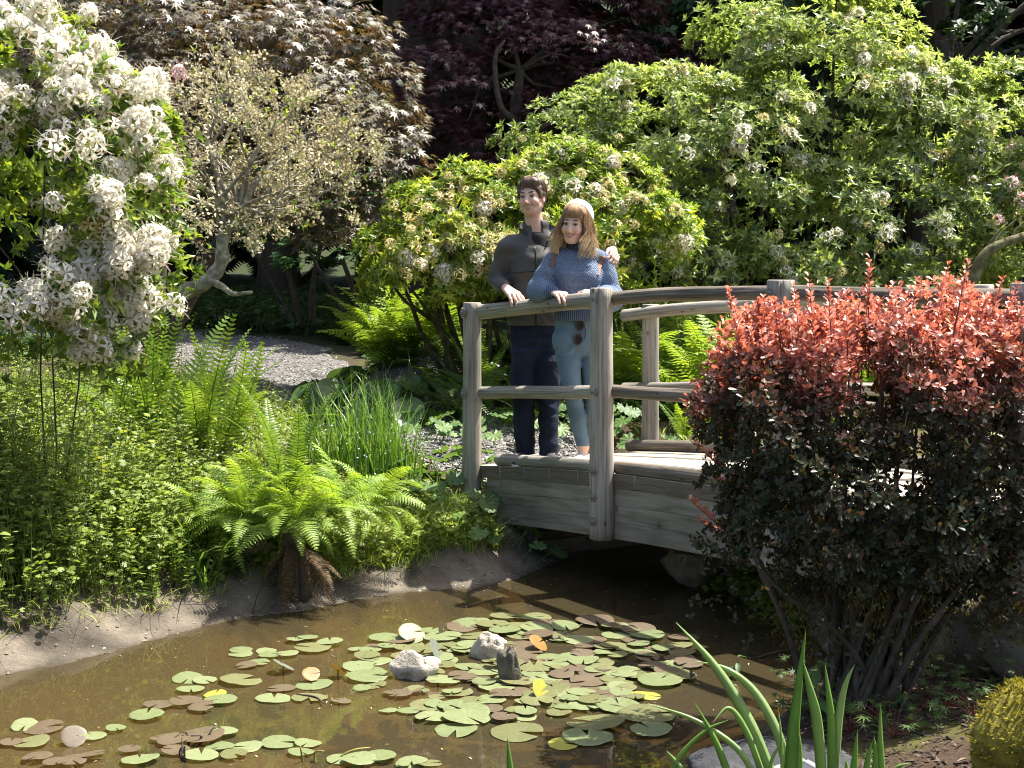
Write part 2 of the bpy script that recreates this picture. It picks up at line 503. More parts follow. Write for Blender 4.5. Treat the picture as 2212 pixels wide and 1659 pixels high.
def _axis(lo, hi, step, far_lo, far_hi, gr=1.14):
    a = list(np.arange(lo, hi + 1e-6, step))
    s = step
    while a[-1] < far_hi:
        s *= gr; a.append(a[-1] + s)
    s = step
    while a[0] > far_lo:
        s *= gr; a.insert(0, a[0] - s)
    return np.array(a)
gx = _axis(-3.6, 3.2, 0.045, -160, 160)
gy = _axis(4.0, 12.0, 0.045, -30, 260)
GX, GY = np.meshgrid(gx, gy, indexing='ij')
GZ = height(GX, GY)
SDG = pond_sd(GX, GY)
nx, ny = GX.shape
i, j = np.meshgrid(np.arange(nx - 1), np.arange(ny - 1), indexing='ij')
q = np.stack([i * ny + j, (i + 1) * ny + j, (i + 1) * ny + j + 1, i * ny + j + 1], -1).reshape(-1, 4)
V = np.stack([GX, GY, GZ], -1).reshape(-1, 3)
sdf_ = SDG.ravel()
n1 = fbm(V * np.array([2.0, 2.0, 0]), 4, 11); n2 = fbm(V * np.array([7.0, 7.0, 0]), 3, 12)
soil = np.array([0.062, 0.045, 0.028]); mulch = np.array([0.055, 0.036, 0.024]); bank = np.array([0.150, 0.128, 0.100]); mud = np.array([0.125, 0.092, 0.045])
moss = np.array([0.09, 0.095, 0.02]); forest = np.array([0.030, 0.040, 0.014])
left = smooth01((1.0 - V[:, 0]) / 1.0)
wb = left * (1 - smooth01((sdf_ - 0.42 - 0.10 * n1) / 0.10)) * (sdf_ > -0.3)
wb2 = (1 - left) * (1 - smooth01((sdf_ - 0.13 - 0.05 * n1) / 0.08)) * (sdf_ > -0.3)
wb = np.clip(wb + wb2, 0, 1)[:, None]
col = soil + (mulch - soil) * (1 - left)[:, None]
mm = smooth01((n1 + n2 * 0.6 - 0.1) / 0.5)[:, None]
col = col * (1 - 0.6 * mm) + moss * 0.6 * mm
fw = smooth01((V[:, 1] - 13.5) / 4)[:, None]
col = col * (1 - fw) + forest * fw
bcol = bank * (0.85 + 0.45 * n2[:, None] + 0.2 * n1[:, None])
mm2 = smooth01((n2 + n1 * 0.5 - 0.35) / 0.25)[:, None] * smooth01((sdf_ - 0.15) / 0.15)[:, None]
bcol = bcol * (1 - 0.7 * mm2) + np.array([0.12, 0.095, 0.05]) * 0.7 * mm2
col = col * (1 - wb) + bcol * wb
wet = (1 - smooth01((sdf_ - 0.02 - 0.03 * n1) / 0.05))[:, None] * 0.6
col = col * (1 - wet) + np.array([0.06, 0.05, 0.038]) * wet
inw = smooth01((-sdf_ + 0.02) / 0.12)[:, None]
col = col * (1 - inw) + mud * (1 + 0.35 * n1[:, None]) * inw
GROUND = attr_mat('earth', 0.9, 0.75, 45.0, 0.15, 22.0, 0.55, bdist=0.02)
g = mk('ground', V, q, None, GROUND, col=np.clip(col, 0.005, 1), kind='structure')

# water surface
wm, nt, out = new_mat('pond_water')
L = nt.links.new
fr = N(nt, 'ShaderNodeFresnel', IOR=1.33)
tc = N(nt, 'ShaderNodeTexCoord')
nz = N(nt, 'ShaderNodeTexNoise', Scale=5.0, Detail=2.0)
L(tc.outputs['Object'], nz.inputs['Vector'])
bp = N(nt, 'ShaderNodeBump', Strength=0.10, Distance=0.01)
L(nz.outputs['Fac'], bp.inputs['Height'])
gl = N(nt, 'ShaderNodeBsdfGlossy', Roughness=0.015)
L(bp.outputs[0], gl.inputs['Normal']); L(bp.outputs[0], fr.inputs['Normal'])
tb = N(nt, 'ShaderNodeBsdfTransparent'); tb.inputs[0].default_value = (0.60, 0.52, 0.35, 1)
df = N(nt, 'ShaderNodeBsdfDiffuse'); df.inputs[0].default_value = (0.100, 0.080, 0.042, 1)   # silt held in the water
m1 = N(nt, 'ShaderNodeMixShader'); m1.inputs[0].default_value = 0.32
L(tb.outputs[0], m1.inputs[1]); L(df.outputs[0], m1.inputs[2])
m2 = N(nt, 'ShaderNodeMixShader')
L(fr.outputs[0], m2.inputs[0]); L(m1.outputs[0], m2.inputs[1]); L(gl.outputs[0], m2.inputs[2])
L(m2.outputs[0], out.inputs[0])
wx, wy = np.linspace(-6.5, 4.0, 40), np.linspace(3.2, 12.6, 40)
WX, WY = np.meshgrid(wx, wy, indexing='ij')
i, j = np.meshgrid(np.arange(39), np.arange(39), indexing='ij')
wq = np.stack([i * 40 + j, (i + 1) * 40 + j, (i + 1) * 40 + j + 1, i * 40 + j + 1], -1).reshape(-1, 4)
WV = np.stack([WX, WY, np.zeros_like(WX)], -1).reshape(-1, 3)
ok = (pond_sd(WX, WY).ravel() < 0.55)
wq = wq[ok[wq].any(1)]
use = np.unique(wq); rm = np.full(len(WV), -1); rm[use] = np.arange(len(use))
mk('pond_water', WV[use], rm[wq], None, wm, kind='structure')

# gravel path: its own sheet a little above the earth, then loose stones on top
py_, px_ = np.linspace(-1, 1, 17), np.arange(120)
nor = np.stack([-np.gradient(_pd[:, 1]), np.gradient(_pd[:, 0])], -1); nor = nrm(nor)
ed = 1 + 0.12 * vnoise(np.stack([np.arange(120) * 0.6, np.zeros(120), np.zeros(120)], -1), 5)
PX = _pd[:, None, :2] + nor[:, None, :] * (py_[None, :, None] * (_pd[:, 2] * ed)[:, None, None])
PZ = height(PX[..., 0], PX[..., 1]) + 0.018 - 0.03 * np.abs(py_)[None, :] ** 6
V = np.concatenate([PX, PZ[..., None]], -1).reshape(-1, 3)
i, j = np.meshgrid(np.arange(119), np.arange(16), indexing='ij')
q = np.stack([i * 17 + j, (i + 1) * 17 + j, (i + 1) * 17 + j + 1, i * 17 + j + 1], -1).reshape(-1, 4)
GRAVEL = rough_mat('gravel', (0.05, 0.047, 0.044), (0.16, 0.15, 0.14), 55.0, 0.85, 1.0, 70.0, c3=(0.27, 0.255, 0.24), bdist=0.03)
mk('gravel_path', V, q[:, ::-1], None, GRAVEL, kind='structure')
STONE_T = nrm(np.array([(1, 0, 0), (-1, 0, 0), (0, 1, 0), (0, -1, 0), (0, 0, 1), (0, 0, -1)], float))
STONE_F = np.array([(0, 2, 4), (2, 1, 4), (1, 3, 4), (3, 0, 4), (2, 0, 5), (1, 2, 5), (3, 1, 5), (0, 3, 5)])
n = 15000
tt = rng.uniform(0.10, 0.86, n) ** 1.0 * 119; k = tt.astype(int); lat = rng.uniform(-1, 1, n)
pp = _pd[k, :2] + nor[k] * (lat * _pd[k, 2])[:, None] + rng.normal(0, 0.03, (n, 2))
pos = np.concatenate([pp, (height(pp[:, 0], pp[:, 1]) + 0.02 - 0.03 * np.abs(lat) ** 6)[:, None]], 1)
sc = rng.uniform(0.007, 0.019, n)[:, None] * rng.uniform(0.6, 1.3, (n, 3)) * np.array([1, 1, 0.6])
R = rot_frames(sphere_dirs(n) * np.array([1, 1, 0.2]), np.array([0, 0, 1.0]))
V, Fc, ti = scatter(STONE_T, STONE_F, pos, R, sc, rng.uniform(0, 1, n))
GSTONE = leaf_mat('gravel_stone', [(0.045, 0.043, 0.041), (0.115, 0.11, 0.104), (0.20, 0.19, 0.178), (0.36, 0.345, 0.32)], trans=0.0, rough=0.8)
go = mk('gravel', V, None, Fc, GSTONE, tint=ti, smooth=False, kind='stuff')
tag(go, 'loose grey gravel strewn over the garden path', 'gravel')

# pebbles, clods and bits pressed into the bank
n = 9000; xs, ys = rng.uniform(-3.6, 1.0, n), rng.uniform(5.6, 9.4, n); s_ = pond_sd(xs, ys); ok = (s_ > 0.0) & (s_ < 0.5); xs, ys = xs[ok], ys[ok]; n = len(xs)
pos = np.stack([xs, ys, height(xs, ys) + 0.001], -1)
sc = (0.003 + 0.010 * rng.random(n) ** 3)[:, None] * rng.uniform(0.6, 1.4, (n, 3)) * np.array([1, 1, 0.6])
V, Fc, ti = scatter(STONE_T, STONE_F, pos, rot_frames(sphere_dirs(n) * np.array([1, 1, .2]), np.array([0, 0, 1.0])), sc, rng.uniform(0, 1, n))
tag(mk('bank_pebbles', V, None, Fc, leaf_mat('bank_pebble', [(0.05, 0.042, 0.03), (0.12, 0.10, 0.08), (0.20, 0.17, 0.13), (0.30, 0.26, 0.21)], trans=0.0, rough=0.85), tint=ti, smooth=False, kind='stuff'), 'small pebbles and clods pressed into the muddy bank', 'pebbles')
# ------------------------------------------------------------------ log footbridge
def bxy(s, p):
    return B0 + BD * s + BP * p
def zc(s):
    return 0.757 - 0.165 * ((s - 3.4) / 3.4) ** 2
def bpt(s, p, dz):
    x, y = bxy(s, p)
    return np.array([x, y, zc(s) + dz])
BR = empty('footbridge', (*bxy(0, 0.75), 0.30), 'arched timber footbridge with log posts and round rails over the pond', 'bridge')
SP, WID = 1.414, 1.50
def log_obj(name, pts, r, mat, parent, sides=22, seed=0, crack=None, wob=0.05, cap=True, ends=True):
    pts = np.asarray(pts, float)
    n = max(len(pts), 26)
    pts = spline(pts, n)
    ph = rng.uniform(0, 6.28, 4)
    def rmod(u, a):
        m = 1 + wob * (0.5 * np.sin(u * 3.1 + ph[0] + np.cos(a + ph[1])) + 0.4 * np.sin(2 * a + u * 1.3 + ph[2]) + 0.25 * np.sin(5 * a + u * 4 + ph[3]))
        if crack is not None:
            ca, u0, u1, dep = crack
            c = ca + 0.10 * np.sin(u * 4 + ph[0])
            da = np.abs((a - c + np.pi) % (2 * np.pi) - np.pi)
            m = m - dep * np.exp(-(da / 0.085) ** 2) * smooth01((u - u0) / 0.1) * smooth01((u1 - u) / 0.1)
        return m
    rr = np.full(n, r) if np.isscalar(r) else spline(np.stack([np.asarray(r)] * 3, 1), n)[:, 0]
    # rounded ends
    e = np.ones(n)
    pts2 = np.concatenate([[pts[0]], [pts[0] + (pts[1] - pts[0]) * 0.06], pts[1:-1], [pts[-1] + (pts[-2] - pts[-1]) * 0.06], [pts[-1]]])
    rr2 = np.concatenate([[rr[0] * 0.90], [rr[0]], rr[1:-1], [rr[-1]], [rr[-1] * 0.90]])
    V, q, t, uv = tube(pts2, rr2, sides, True, rmod)
    return mk(name, V, q, t, mat, parent, uv=uv)
def bolt(p, d, parent, r=0.029):
    """ornamental washer with a square nut on a post's face"""
    d = nrm(d); u = nrm(np.cross(d, [0, 0, 1.0])); w = np.cross(u, d)
    m = MB()
    a = np.linspace(0, 2 * np.pi, 17)[:-1]
    rings = [(0.0, r * 1.0), (0.006, r), (0.009, r * 0.8), (0.006, r * 0.62), (0.007, r * 0.45), (0.016, r * 0.42), (0.018, r * 0.05)]
    pr = []
    for h, rr in rings:
        lob = 1 + 0.09 * np.cos(6 * a) if rr > 0.7 * r else np.ones(16)
        pr.append(p + d * h + ((np.cos(a) * rr * lob)[:, None] * u + (np.sin(a) * rr * lob)[:, None] * w))
    V = np.concatenate(pr)
    q = [(i * 16 + k, i * 16 + (k + 1) % 16, (i + 1) * 16 + (k + 1) % 16, (i + 1) * 16 + k) for i in range(len(rings) - 1) for k in range(16)]
    m.put(V, q)
    m.build('bolt', STEEL, parent)
outd = np.array([-BP[0], -BP[1], 0])
def post(s, p, zb, zt, r, bolts, crack, face):
    x, y = bxy(s, p)
    lean = rng.normal(0, 0.006, 2)
    pts = [(x, y, zb), (x + lean[0] * 0.5, y + lean[1] * 0.5, (zb + zt) / 2), (x + lean[0], y + lean[1], zt)]
    po = log_obj('post', pts, [r * 1.05, r * 1.0, r * 0.97], WOOD_POST, BR, 40, crack=crack, wob=0.04)
    for bz in bolts:
        bolt(np.array([x, y, bz]) + face * (r * 0.97), face, po)
for k in range(4):
    s = k * SP
    zt = zc(s) + 1.05
    r = (0.062, 0.068, 0.069, 0.068)[k]
    zb = (0.30, 0.30, 0.34, 0.34)[k]
    b = [zt - 0.065, zc(s) + 0.455] + ([zc(s), zc(s) - 0.15, zc(s) - 0.29] if k else [])
    post(s, 0.0, zb, zt, r, b, (3.9 + 0.35 * k, 0.25, 1.55, 0.26), nrm(outd + np.array([-0.15, -0.25, 0])))
    # the matching post on the far side
    zf = zc(s) + 1.02
    post(s + 0.03, WID, zc(s) - 0.42, zf, 0.061, [zf - 0.06, zc(s) + 0.45], (3.6, 0.1, 1.3, 0.14), -outd)
# round rails, one straight log per bay, near and far
for (pp_, dz, rads, mts) in ((0.052, 0.988, (0.048, 0.038, 0.037, 0.038), (WOOD, WOOD_DK, WOOD_DK, WOOD_DK)), (0.052, 0.455, (0.040, 0.037, 0.037, 0.037), (WOOD, WOOD_DK, WOOD_DK, WOOD_DK)),
                             (WID - 0.05, 0.955, (0.043, 0.041, 0.040, 0.040), (WOOD_POST,) * 4), (WID - 0.05, 0.43, (0.038,) * 4, (WOOD,) * 4)):
    for k, (s0, s1) in enumerate(((-0.14, 1.44), (1.45, 2.84), (2.85, 4.25), (4.26, 5.0))):
        if pp_ > 1 and k == 0: s0 = -0.22
        a, b_ = bpt(s0, pp_, dz), bpt(s1, pp_, dz)
        sag = rng.normal(0, 0.005, 3)
        log_obj('rail', [a, a * .66 + b_ * .34 + sag, a * .33 + b_ * .67 + rng.normal(0, .005, 3), b_], [rads[k] * 1.04, rads[k], rads[k], rads[k] * 0.95], mts[k], BR, 30, crack=(rng.uniform(0.3, 2.4), 0.1, (s1 - s0) * rng.uniform(.6, .9), 0.22))
# kerb logs lying along both deck edges
for (pp_, s0, s1, r, mt) in ((0.085, 0.20, 1.43, 0.040, WOOD), (0.085, 1.45, 4.7, 0.042, WOOD_DK), (WID - 0.09, -0.1, 4.7, 0.045, WOOD_DK)):
    pts = [bpt(s, pp_, 0.010) for s in np.linspace(s0, s1, 9)]
    log_obj('kerb_log', pts, r, mt, BR, 20, crack=(0.9, 0.1, 1.2, 0.12), wob=0.09)
# deck planks, each one laid across the two beams
PLANK = wood_mat('deck_wood', (0.22, 0.185, 0.14), (0.44, 0.38, 0.30), (0.60, 0.53, 0.43))
PLANK_END = wood_mat('deck_end_grain', (0.045, 0.038, 0.03), (0.12, 0.10, 0.082), (0.20, 0.175, 0.145))
TH = 0.080
s = 0.02
while s < 4.9:
    w = rng.uniform(0.262, 0.30)
    sm = s + w / 2
    p0, p1 = 0.038 + rng.normal(0, 0.003), WID - 0.04
    tng = nrm(np.array([BD[0], BD[1], (zc(sm + .05) - zc(sm - .05)) / 0.1]))
    upv = np.cross(tng, np.array([BP[0], BP[1], 0])) * -1
    if upv[2] < 0: upv = -upv
    jz = rng.normal(0, 0.002)
    a, b_ = bpt(sm, p0, -0.025 - TH / 2 + jz), bpt(sm, p1, -0.025 - TH / 2 + jz)
    V, q, uv = box_between(a, b_, upv, w - 0.007, TH, 0.004)
    o = mk('plank', V, q, None, [PLANK, PLANK_END], BR, uv=uv, smooth=False)
    mi = np.zeros(len(q), np.int32); mi[8:] = 1
    o.data.polygons.foreach_set('material_index', mi)
    s += w
# laminated side beams (three boards each) and two hidden inner ones
for pp_ in (0.10, WID - 0.10):
    hb = 0.098
    for kk in range(3):
        m = MB(); n = 24; ss = np.linspace(0.12, 4.9, n)
        prof = [(-0.055, -hb / 2 + 0.0008), (-0.055, hb / 2 - 0.0008), (0.055, hb / 2 - 0.0008), (0.055, -hb / 2 + 0.0008)]
        off = (0.0, 0.001, -0.0012)[kk]
        V = []; uv = []
        for s_ in ss:
            for (aa, bb) in prof:
                V.append(bpt(s_, pp_ + aa + off, -0.025 - TH - hb / 2 - kk * hb + bb)); uv.append((s_, 0.2 * (aa > 0) + 0.08 * (bb > 0) + 0.3 * kk))
        q = [(i * 4 + k, i * 4 + (k + 1) % 4, i * 4 + 4 + (k + 1) % 4, i * 4 + 4 + k) for i in range(n - 1) for k in range(4)] + [(3, 2, 1, 0), (n * 4 - 4, n * 4 - 3, n * 4 - 2, n * 4 - 1)]
        m.put(V, q, uv=uv)
        m.build('beam_board', WOOD_BEAM, BR, smooth=False)
# dark boards added under the far beam to keep light out below the deck
for kk in range(3):
    V, q, uv = box_between(bpt(0.1, WID - 0.02, -0.50 - 0.2 * kk), bpt(4.6, WID - 0.02, -0.50 - 0.2 * kk), (0, 0, 1), 0.05, 0.197, 0.004)
    mk('added_shade_board', V, q, None, WOOD_DK, BR, uv=uv, smooth=False)
for kk in range(4):  # dark boards added across the left end, screening off the sunlit bank
    V, q, uv = box_between(bpt(0.42, 0.17, -0.22 - 0.2 * kk), bpt(0.42, WID - 0.05, -0.22 - 0.2 * kk), (0, 0, 1), 0.05, 0.197, 0.004)
    mk('added_end_screen', V, q, None, WOOD_DK, BR, uv=uv, smooth=False)
# ------------------------------------------------------------------ people: signed distance fields meshed with surface nets
from mathutils.bvhtree import BVHTree
class Field:
    def __init__(s, lo, hi, h):
        s.lo = np.array(lo, float); s.h = h
        s.n = np.ceil((np.array(hi) - s.lo) / h).astype(int) + 1
        s.F = np.full(s.n, 0.09, np.float32)
    def sub(s, lo, hi):
        a = np.clip(np.floor((np.array(lo) - s.lo) / s.h).astype(int), 0, s.n - 1)
        b = np.clip(np.ceil((np.array(hi) - s.lo) / s.h).astype(int) + 1, 1, s.n)
        if (b <= a).any(): return None, None
        ax = [s.lo[k] + s.h * np.arange(a[k], b[k]) for k in range(3)]
        X, Y, Z = np.meshgrid(*ax, indexing='ij')
        return (slice(a[0], b[0]), slice(a[1], b[1]), slice(a[2], b[2])), (X, Y, Z)
    def _mix(s, sl, d, k, op):
        f = s.F[sl]
        if op == 'cut':
            d = -d
            hh = np.clip(0.5 - 0.5 * (f - d) / k, 0, 1) if k > 0 else (d > f)
            s.F[sl] = f * (1 - hh) + d * hh + k * hh * (1 - hh)
        else:
            hh = np.clip(0.5 + 0.5 * (f - d) / k, 0, 1)
            s.F[sl] = f * (1 - hh) + d * hh - k * hh * (1 - hh)
    def cap(s, a, b, ra, rb=None, k=0.02, op='add'):
        rb = ra if rb is None else rb
        a, b = np.asarray(a, float), np.asarray(b, float)
        m = max(ra, rb) + k + 0.03
        sl, g = s.sub(np.minimum(a, b) - m, np.maximum(a, b) + m)
        if sl is None: return
        d = b - a; L2 = d @ d + 1e-12
        px, py, pz = g[0] - a[0], g[1] - a[1], g[2] - a[2]
        t = np.clip((px * d[0] + py * d[1] + pz * d[2]) / L2, 0, 1)
        dist = np.sqrt((px - t * d[0]) ** 2 + (py - t * d[1]) ** 2 + (pz - t * d[2]) ** 2) - (ra + t * (rb - ra))
        s._mix(sl, dist.astype(np.float32), k, op)
    def chain(s, pts, rs, k=0.02):
        for i in range(len(pts) - 1):
            s.cap(pts[i], pts[i + 1], rs[i], rs[i + 1], k)
    def ell(s, c, r, R=None, k=0.02, op='add'):
        c = np.asarray(c, float); r = np.asarray(r, float)
        m = r.max() + k + 0.03
        sl, g = s.sub(c - m, c + m)
        if sl is None: return
        p = np.stack([g[0] - c[0], g[1] - c[1], g[2] - c[2]], -1)
        if R is not None: p = p @ R
        k0 = np.sqrt(((p / r) ** 2).sum(-1)); k1 = np.sqrt(((p / r ** 2) ** 2).sum(-1)) + 1e-9
        s._mix(sl, (k0 * (k0 - 1) / k1).astype(np.float32), k, op)
    def plane(s, p, n, k=0.004):
        """cut away everything on the side n points to"""
        n = nrm(n); ax = [s.lo[i] + s.h * np.arange(s.n[i]) for i in range(3)]
        d = ((ax[0] - p[0]) * n[0])[:, None, None] + ((ax[1] - p[1]) * n[1])[None, :, None] + ((ax[2] - p[2]) * n[2])[None, None, :]
        s.F = np.maximum(s.F, d.astype(np.float32))
    def ripple(s, fn, band=0.035):
        idx = np.argwhere(np.abs(s.F) < band)
        p = s.lo + idx * s.h
        s.F[tuple(idx.T)] += fn(p).astype(np.float32)
    def mesh(s):
        Fd, h = s.F, s.h
        Fd[0] = Fd[-1] = 0.05; Fd[:, 0] = Fd[:, -1] = 0.05; Fd[:, :, 0] = Fd[:, :, -1] = 0.05
        ins = Fd < 0
        c = np.zeros(np.array(Fd.shape) - 1, np.int8)
        for a in (0, 1):
            for b in (0, 1):
                for d in (0, 1):
                    c += ins[a:a + c.shape[0], b:b + c.shape[1], d:d + c.shape[2]]
        idx = np.argwhere((c > 0) & (c < 8))
        crn = np.array([(a, b, d) for a in (0, 1) for b in (0, 1) for d in (0, 1)])
        val = np.stack([Fd[tuple((idx + k).T)] for k in crn], 1)
        acc = np.zeros((len(idx), 3)); cnt = np.zeros(len(idx))
        for i in range(8):
            for j in range(i + 1, 8):
                if np.abs(crn[i] - crn[j]).sum() != 1: continue
                m = (val[:, i] < 0) != (val[:, j] < 0)
                t = val[m, i] / (val[m, i] - val[m, j])
                acc[m] += crn[i] + t[:, None] * (crn[j] - crn[i]); cnt[m] += 1
        V = s.lo + (idx + acc / cnt[:, None]) * h
        ix = np.full(c.shape, -1, np.int32); ix[tuple(idx.T)] = np.arange(len(idx))
        Q4 = []
        for ax in range(3):
            u, w = [(1, 2), (2, 0), (0, 1)][ax]
            A = np.take(ins, np.arange(ins.shape[ax] - 1), ax); B = np.take(ins, np.arange(1, ins.shape[ax]), ax)
            e = np.argwhere(A != B)
            e = e[(e[:, u] > 0) & (e[:, w] > 0) & (e[:, u] < ins.shape[u] - 1) & (e[:, w] < ins.shape[w] - 1)]
            du = np.eye(3, dtype=int)[u]; dw = np.eye(3, dtype=int)[w]
            qd = np.stack([ix[tuple((e - du - dw).T)], ix[tuple((e - dw).T)], ix[tuple(e.T)], ix[tuple((e - du).T)]], 1)
            fl = ~A[tuple(e.T)]
            qd[fl] = qd[fl][:, ::-1]
            Q4.append(qd)
        Q4 = np.concatenate(Q4)
        Q4 = Q4[(Q4 >= 0).all(1)]
        return V, Q4
def relax(V, q, it=1, f=0.5):
    for _ in range(it):
        acc = np.zeros_like(V); cnt = np.zeros(len(V))
        for a, b in ((0, 1), (1, 2), (2, 3), (3, 0)):
            np.add.at(acc, q[:, a], V[q[:, b]]); np.add.at(acc, q[:, b], V[q[:, a]])
            np.add.at(cnt, q[:, a], 1); np.add.at(cnt, q[:, b], 1)
        V = V * (1 - f) + f * acc / np.maximum(cnt, 1)[:, None]
    return V
def bvh_of(V, q):
    return BVHTree.FromPolygons([Vector(v) for v in V], [tuple(f) for f in q.tolist()])
def onto(bv, x, y, lift=0.0):
    """where the ray through picture point (2212-wide) meets a mesh"""
    r = nrm(ray(x / 2.16016, y / 2.16016))
    hit = bv.ray_cast(Vector((0, 0, CAM_H)), Vector(r))
    if hit[0] is None:
        hit = bv.find_nearest(Vector(np.array([0, 0, CAM_H]) + r * (8.85 / r[1])))
    p = np.array(hit[0])
    return p - r * lift
def ribbon(pts, w, nrmls, th=0.003):
    """flat strap of width w along pts, lying on a surface with normals nrmls"""
    pts = np.asarray(pts, float); T = nrm(np.gradient(pts, axis=0)); Nn = nrm(nrmls); S = nrm(np.cross(T, Nn))
    n = len(pts); V = []
    for a, b in ((-w / 2, 0), (w / 2, 0), (w / 2, th), (-w / 2, th)):
        V.append(pts + S * a + Nn * b)
    V = np.stack(V, 1).reshape(-1, 3)
    q = [(i * 4 + k, i * 4 + (k + 1) % 4, i * 4 + 4 + (k + 1) % 4, i * 4 + 4 + k) for i in range(n - 1) for k in range(4)]
    q += [(3, 2, 1, 0), (n * 4 - 4, n * 4 - 3, n * 4 - 2, n * 4 - 1)]
    return V, np.array(q)
def frame_from(fwd, roll=0.0, up=(0, 0, 1.0)):
    """columns: side (person's left), forward, up"""
    f = nrm(fwd); x = nrm(np.cross(f, up)); u = np.cross(x, f)
    x2 = x * math.cos(roll) + u * math.sin(roll); u2 = -x * math.sin(roll) + u * math.cos(roll)
    return np.stack([-x2 * -1, f, u2], -1)
def hand_prims(fd, wrist, fwd, back, thumb_side, curls, sc=1.0, spread=1.0, k=0.006):
    """palm plus five bent fingers; fwd = towards the fingers, back = out of the back of the hand"""
    f = nrm(fwd); b = nrm(np.asarray(back) - f * (np.asarray(back) @ f)); t = np.cross(f, b)
    if t @ np.asarray(thumb_side) < 0: t = -t
    tips = []
    lens = [(0.045, 0.027, 0.022), (0.049, 0.031, 0.024), (0.046, 0.029, 0.023), (0.036, 0.022, 0.020)]
    for i in range(4):
        o = (1.5 - i) * 0.0205 * sc
        base = wrist + t * o * 0.55 + f * 0.012 * sc
        kn = wrist + f * (0.088 - 0.004 * abs(i - 1) - (0.006 if i == 3 else 0)) * sc + t * o + b * (0.004 - 0.003 * abs(i - 1.3)) * sc
        fd.cap(base, kn, 0.0145 * sc, 0.0115 * sc, 0.010)
        d = nrm(f + t * (1.5 - i) * 0.07 * spread); p = kn
        ang = 0.0
        for j, ln in enumerate(lens[i]):
            ang += curls[i] * (0.9, 1.1, 0.7)[j]
            dd = nrm(d * math.cos(ang) - b * math.sin(ang))
            p2 = p + dd * ln * sc
            fd.cap(p, p2, (0.0098, 0.0088, 0.0080)[j] * sc, (0.0088, 0.0080, 0.0068)[j] * sc, k)
            p = p2
        tips.append(p)
    th0 = wrist + f * 0.022 * sc + t * 0.020 * sc - b * 0.006 * sc
    th1 = th0 + (f * 0.030 + t * 0.022 - b * 0.004) * sc
    th2 = th1 + (f * 0.034 + t * 0.010 - b * 0.012) * sc
    th3 = th2 + (f * 0.026 + t * 0.000 - b * 0.012) * sc
    fd.chain([th0, th1, th2, th3], [0.016 * sc, 0.0125 * sc, 0.0105 * sc, 0.008 * sc], 0.007)
    return tips

SKIN = attr_mat('skin', 0.48, 0.05, 200.0, 0.4, 30.0, 0.12, sss=0.25)
EYE_W = plain_mat('eye_white', (0.52, 0.48, 0.45), 0.25, 0.5)
TEETH = plain_mat('teeth', (0.52, 0.47, 0.41), 0.4, 0.3)
IRIS_M = plain_mat('iris_dark', (0.035, 0.026, 0.018), 0.2, 0.5)
MW = 0.0300
def my_(x): return 0.0960 - 0.019 * (abs(x) / MW) ** 2
def mz1(x): return -0.0580 + 0.012 * (np.abs(x) / MW) ** 2
def mz2(x): return -0.0700 + 0.0235 * (np.abs(x) / MW) ** 2
def head_prims(fd, H, R, fem):
    L = lambda x, y, z: H + R @ np.array([x, y, z])
    w = 0.94 if fem else 1.0
    fd.ell(L(0, -0.016, 0.040), (0.075 * w, 0.094, 0.084), R, 0.01)
    fd.ell(L(0, 0.026, -0.014), (0.0650 * w, 0.072, 0.086), R, 0.02)
    fd.ell(L(0, 0.050, -0.083), (0.027, 0.029, 0.023), R, 0.03)
    for sg in (-1, 1):
        fd.cap(L(sg * 0.050 * w, -0.005, -0.052), L(sg * 0.018, 0.054, -0.086), 0.017 if fem else 0.020, 0.016, 0.03)
        fd.ell(L(sg * 0.038 * w, 0.066, -0.030), (0.026, 0.024, 0.024), R, 0.02)
    fd.cap(L(-0.036, 0.080, 0.026), L(0.036, 0.080, 0.026), 0.013, 0.013, 0.02)
    for sg in (-1, 1):
        fd.ell(L(sg * 0.031, 0.102, 0.005), (0.018, 0.0135, 0.0080 if fem else 0.0062), R, 0.006, 'cut')
    nl = 0.92 if fem else 1.05
    fd.cap(L(0, 0.090, 0.014), L(0, 0.090 + 0.026 * nl, -0.032), 0.0075, 0.0125 * nl, 0.012)
    for sg in (-1, 1):
        fd.ell(L(sg * 0.0125, 0.101, -0.036), (0.0085, 0.011, 0.0075), R, 0.008)
    # smiling mouth: corners raised, lips thin, a narrow gap for the teeth
    xs = np.linspace(-MW, MW, 11)
    for a, b in zip(xs[:-1], xs[1:]):
        fd.cap(L(a, my_(a), mz1(a)), L(b, my_(b), mz1(b)), 0.0040, 0.0040, 0.004)
        fd.cap(L(a, my_(a) - 0.002, mz2(a)), L(b, my_(b) - 0.002, mz2(b)), 0.0050, 0.0050, 0.005)
    xs = np.linspace(-MW * 0.86, MW * 0.86, 11)
    for a, b in zip(xs[:-1], xs[1:]):
        fd.cap(L(a, my_(a) + 0.004, (mz1(a) + mz2(a)) / 2), L(b, my_(b) + 0.004, (mz1(b) + mz2(b)) / 2), 0.0035, 0.0035, 0.002, 'cut')
    for sg in (-1, 1):
        fd.cap(L(sg * 0.020, 0.094, -0.034), L(sg * 0.035, 0.080, -0.056), 0.003, 0.002, 0.006, 'cut')
    for sg in (-1, 1):
        fd.ell(L(sg * 0.0745 * w, -0.008, -0.006), (0.010, 0.019, 0.032), R, 0.008)
        fd.ell(L(sg * 0.083 * w, -0.002, -0.004), (0.007, 0.009, 0.018), R, 0.006, 'cut')
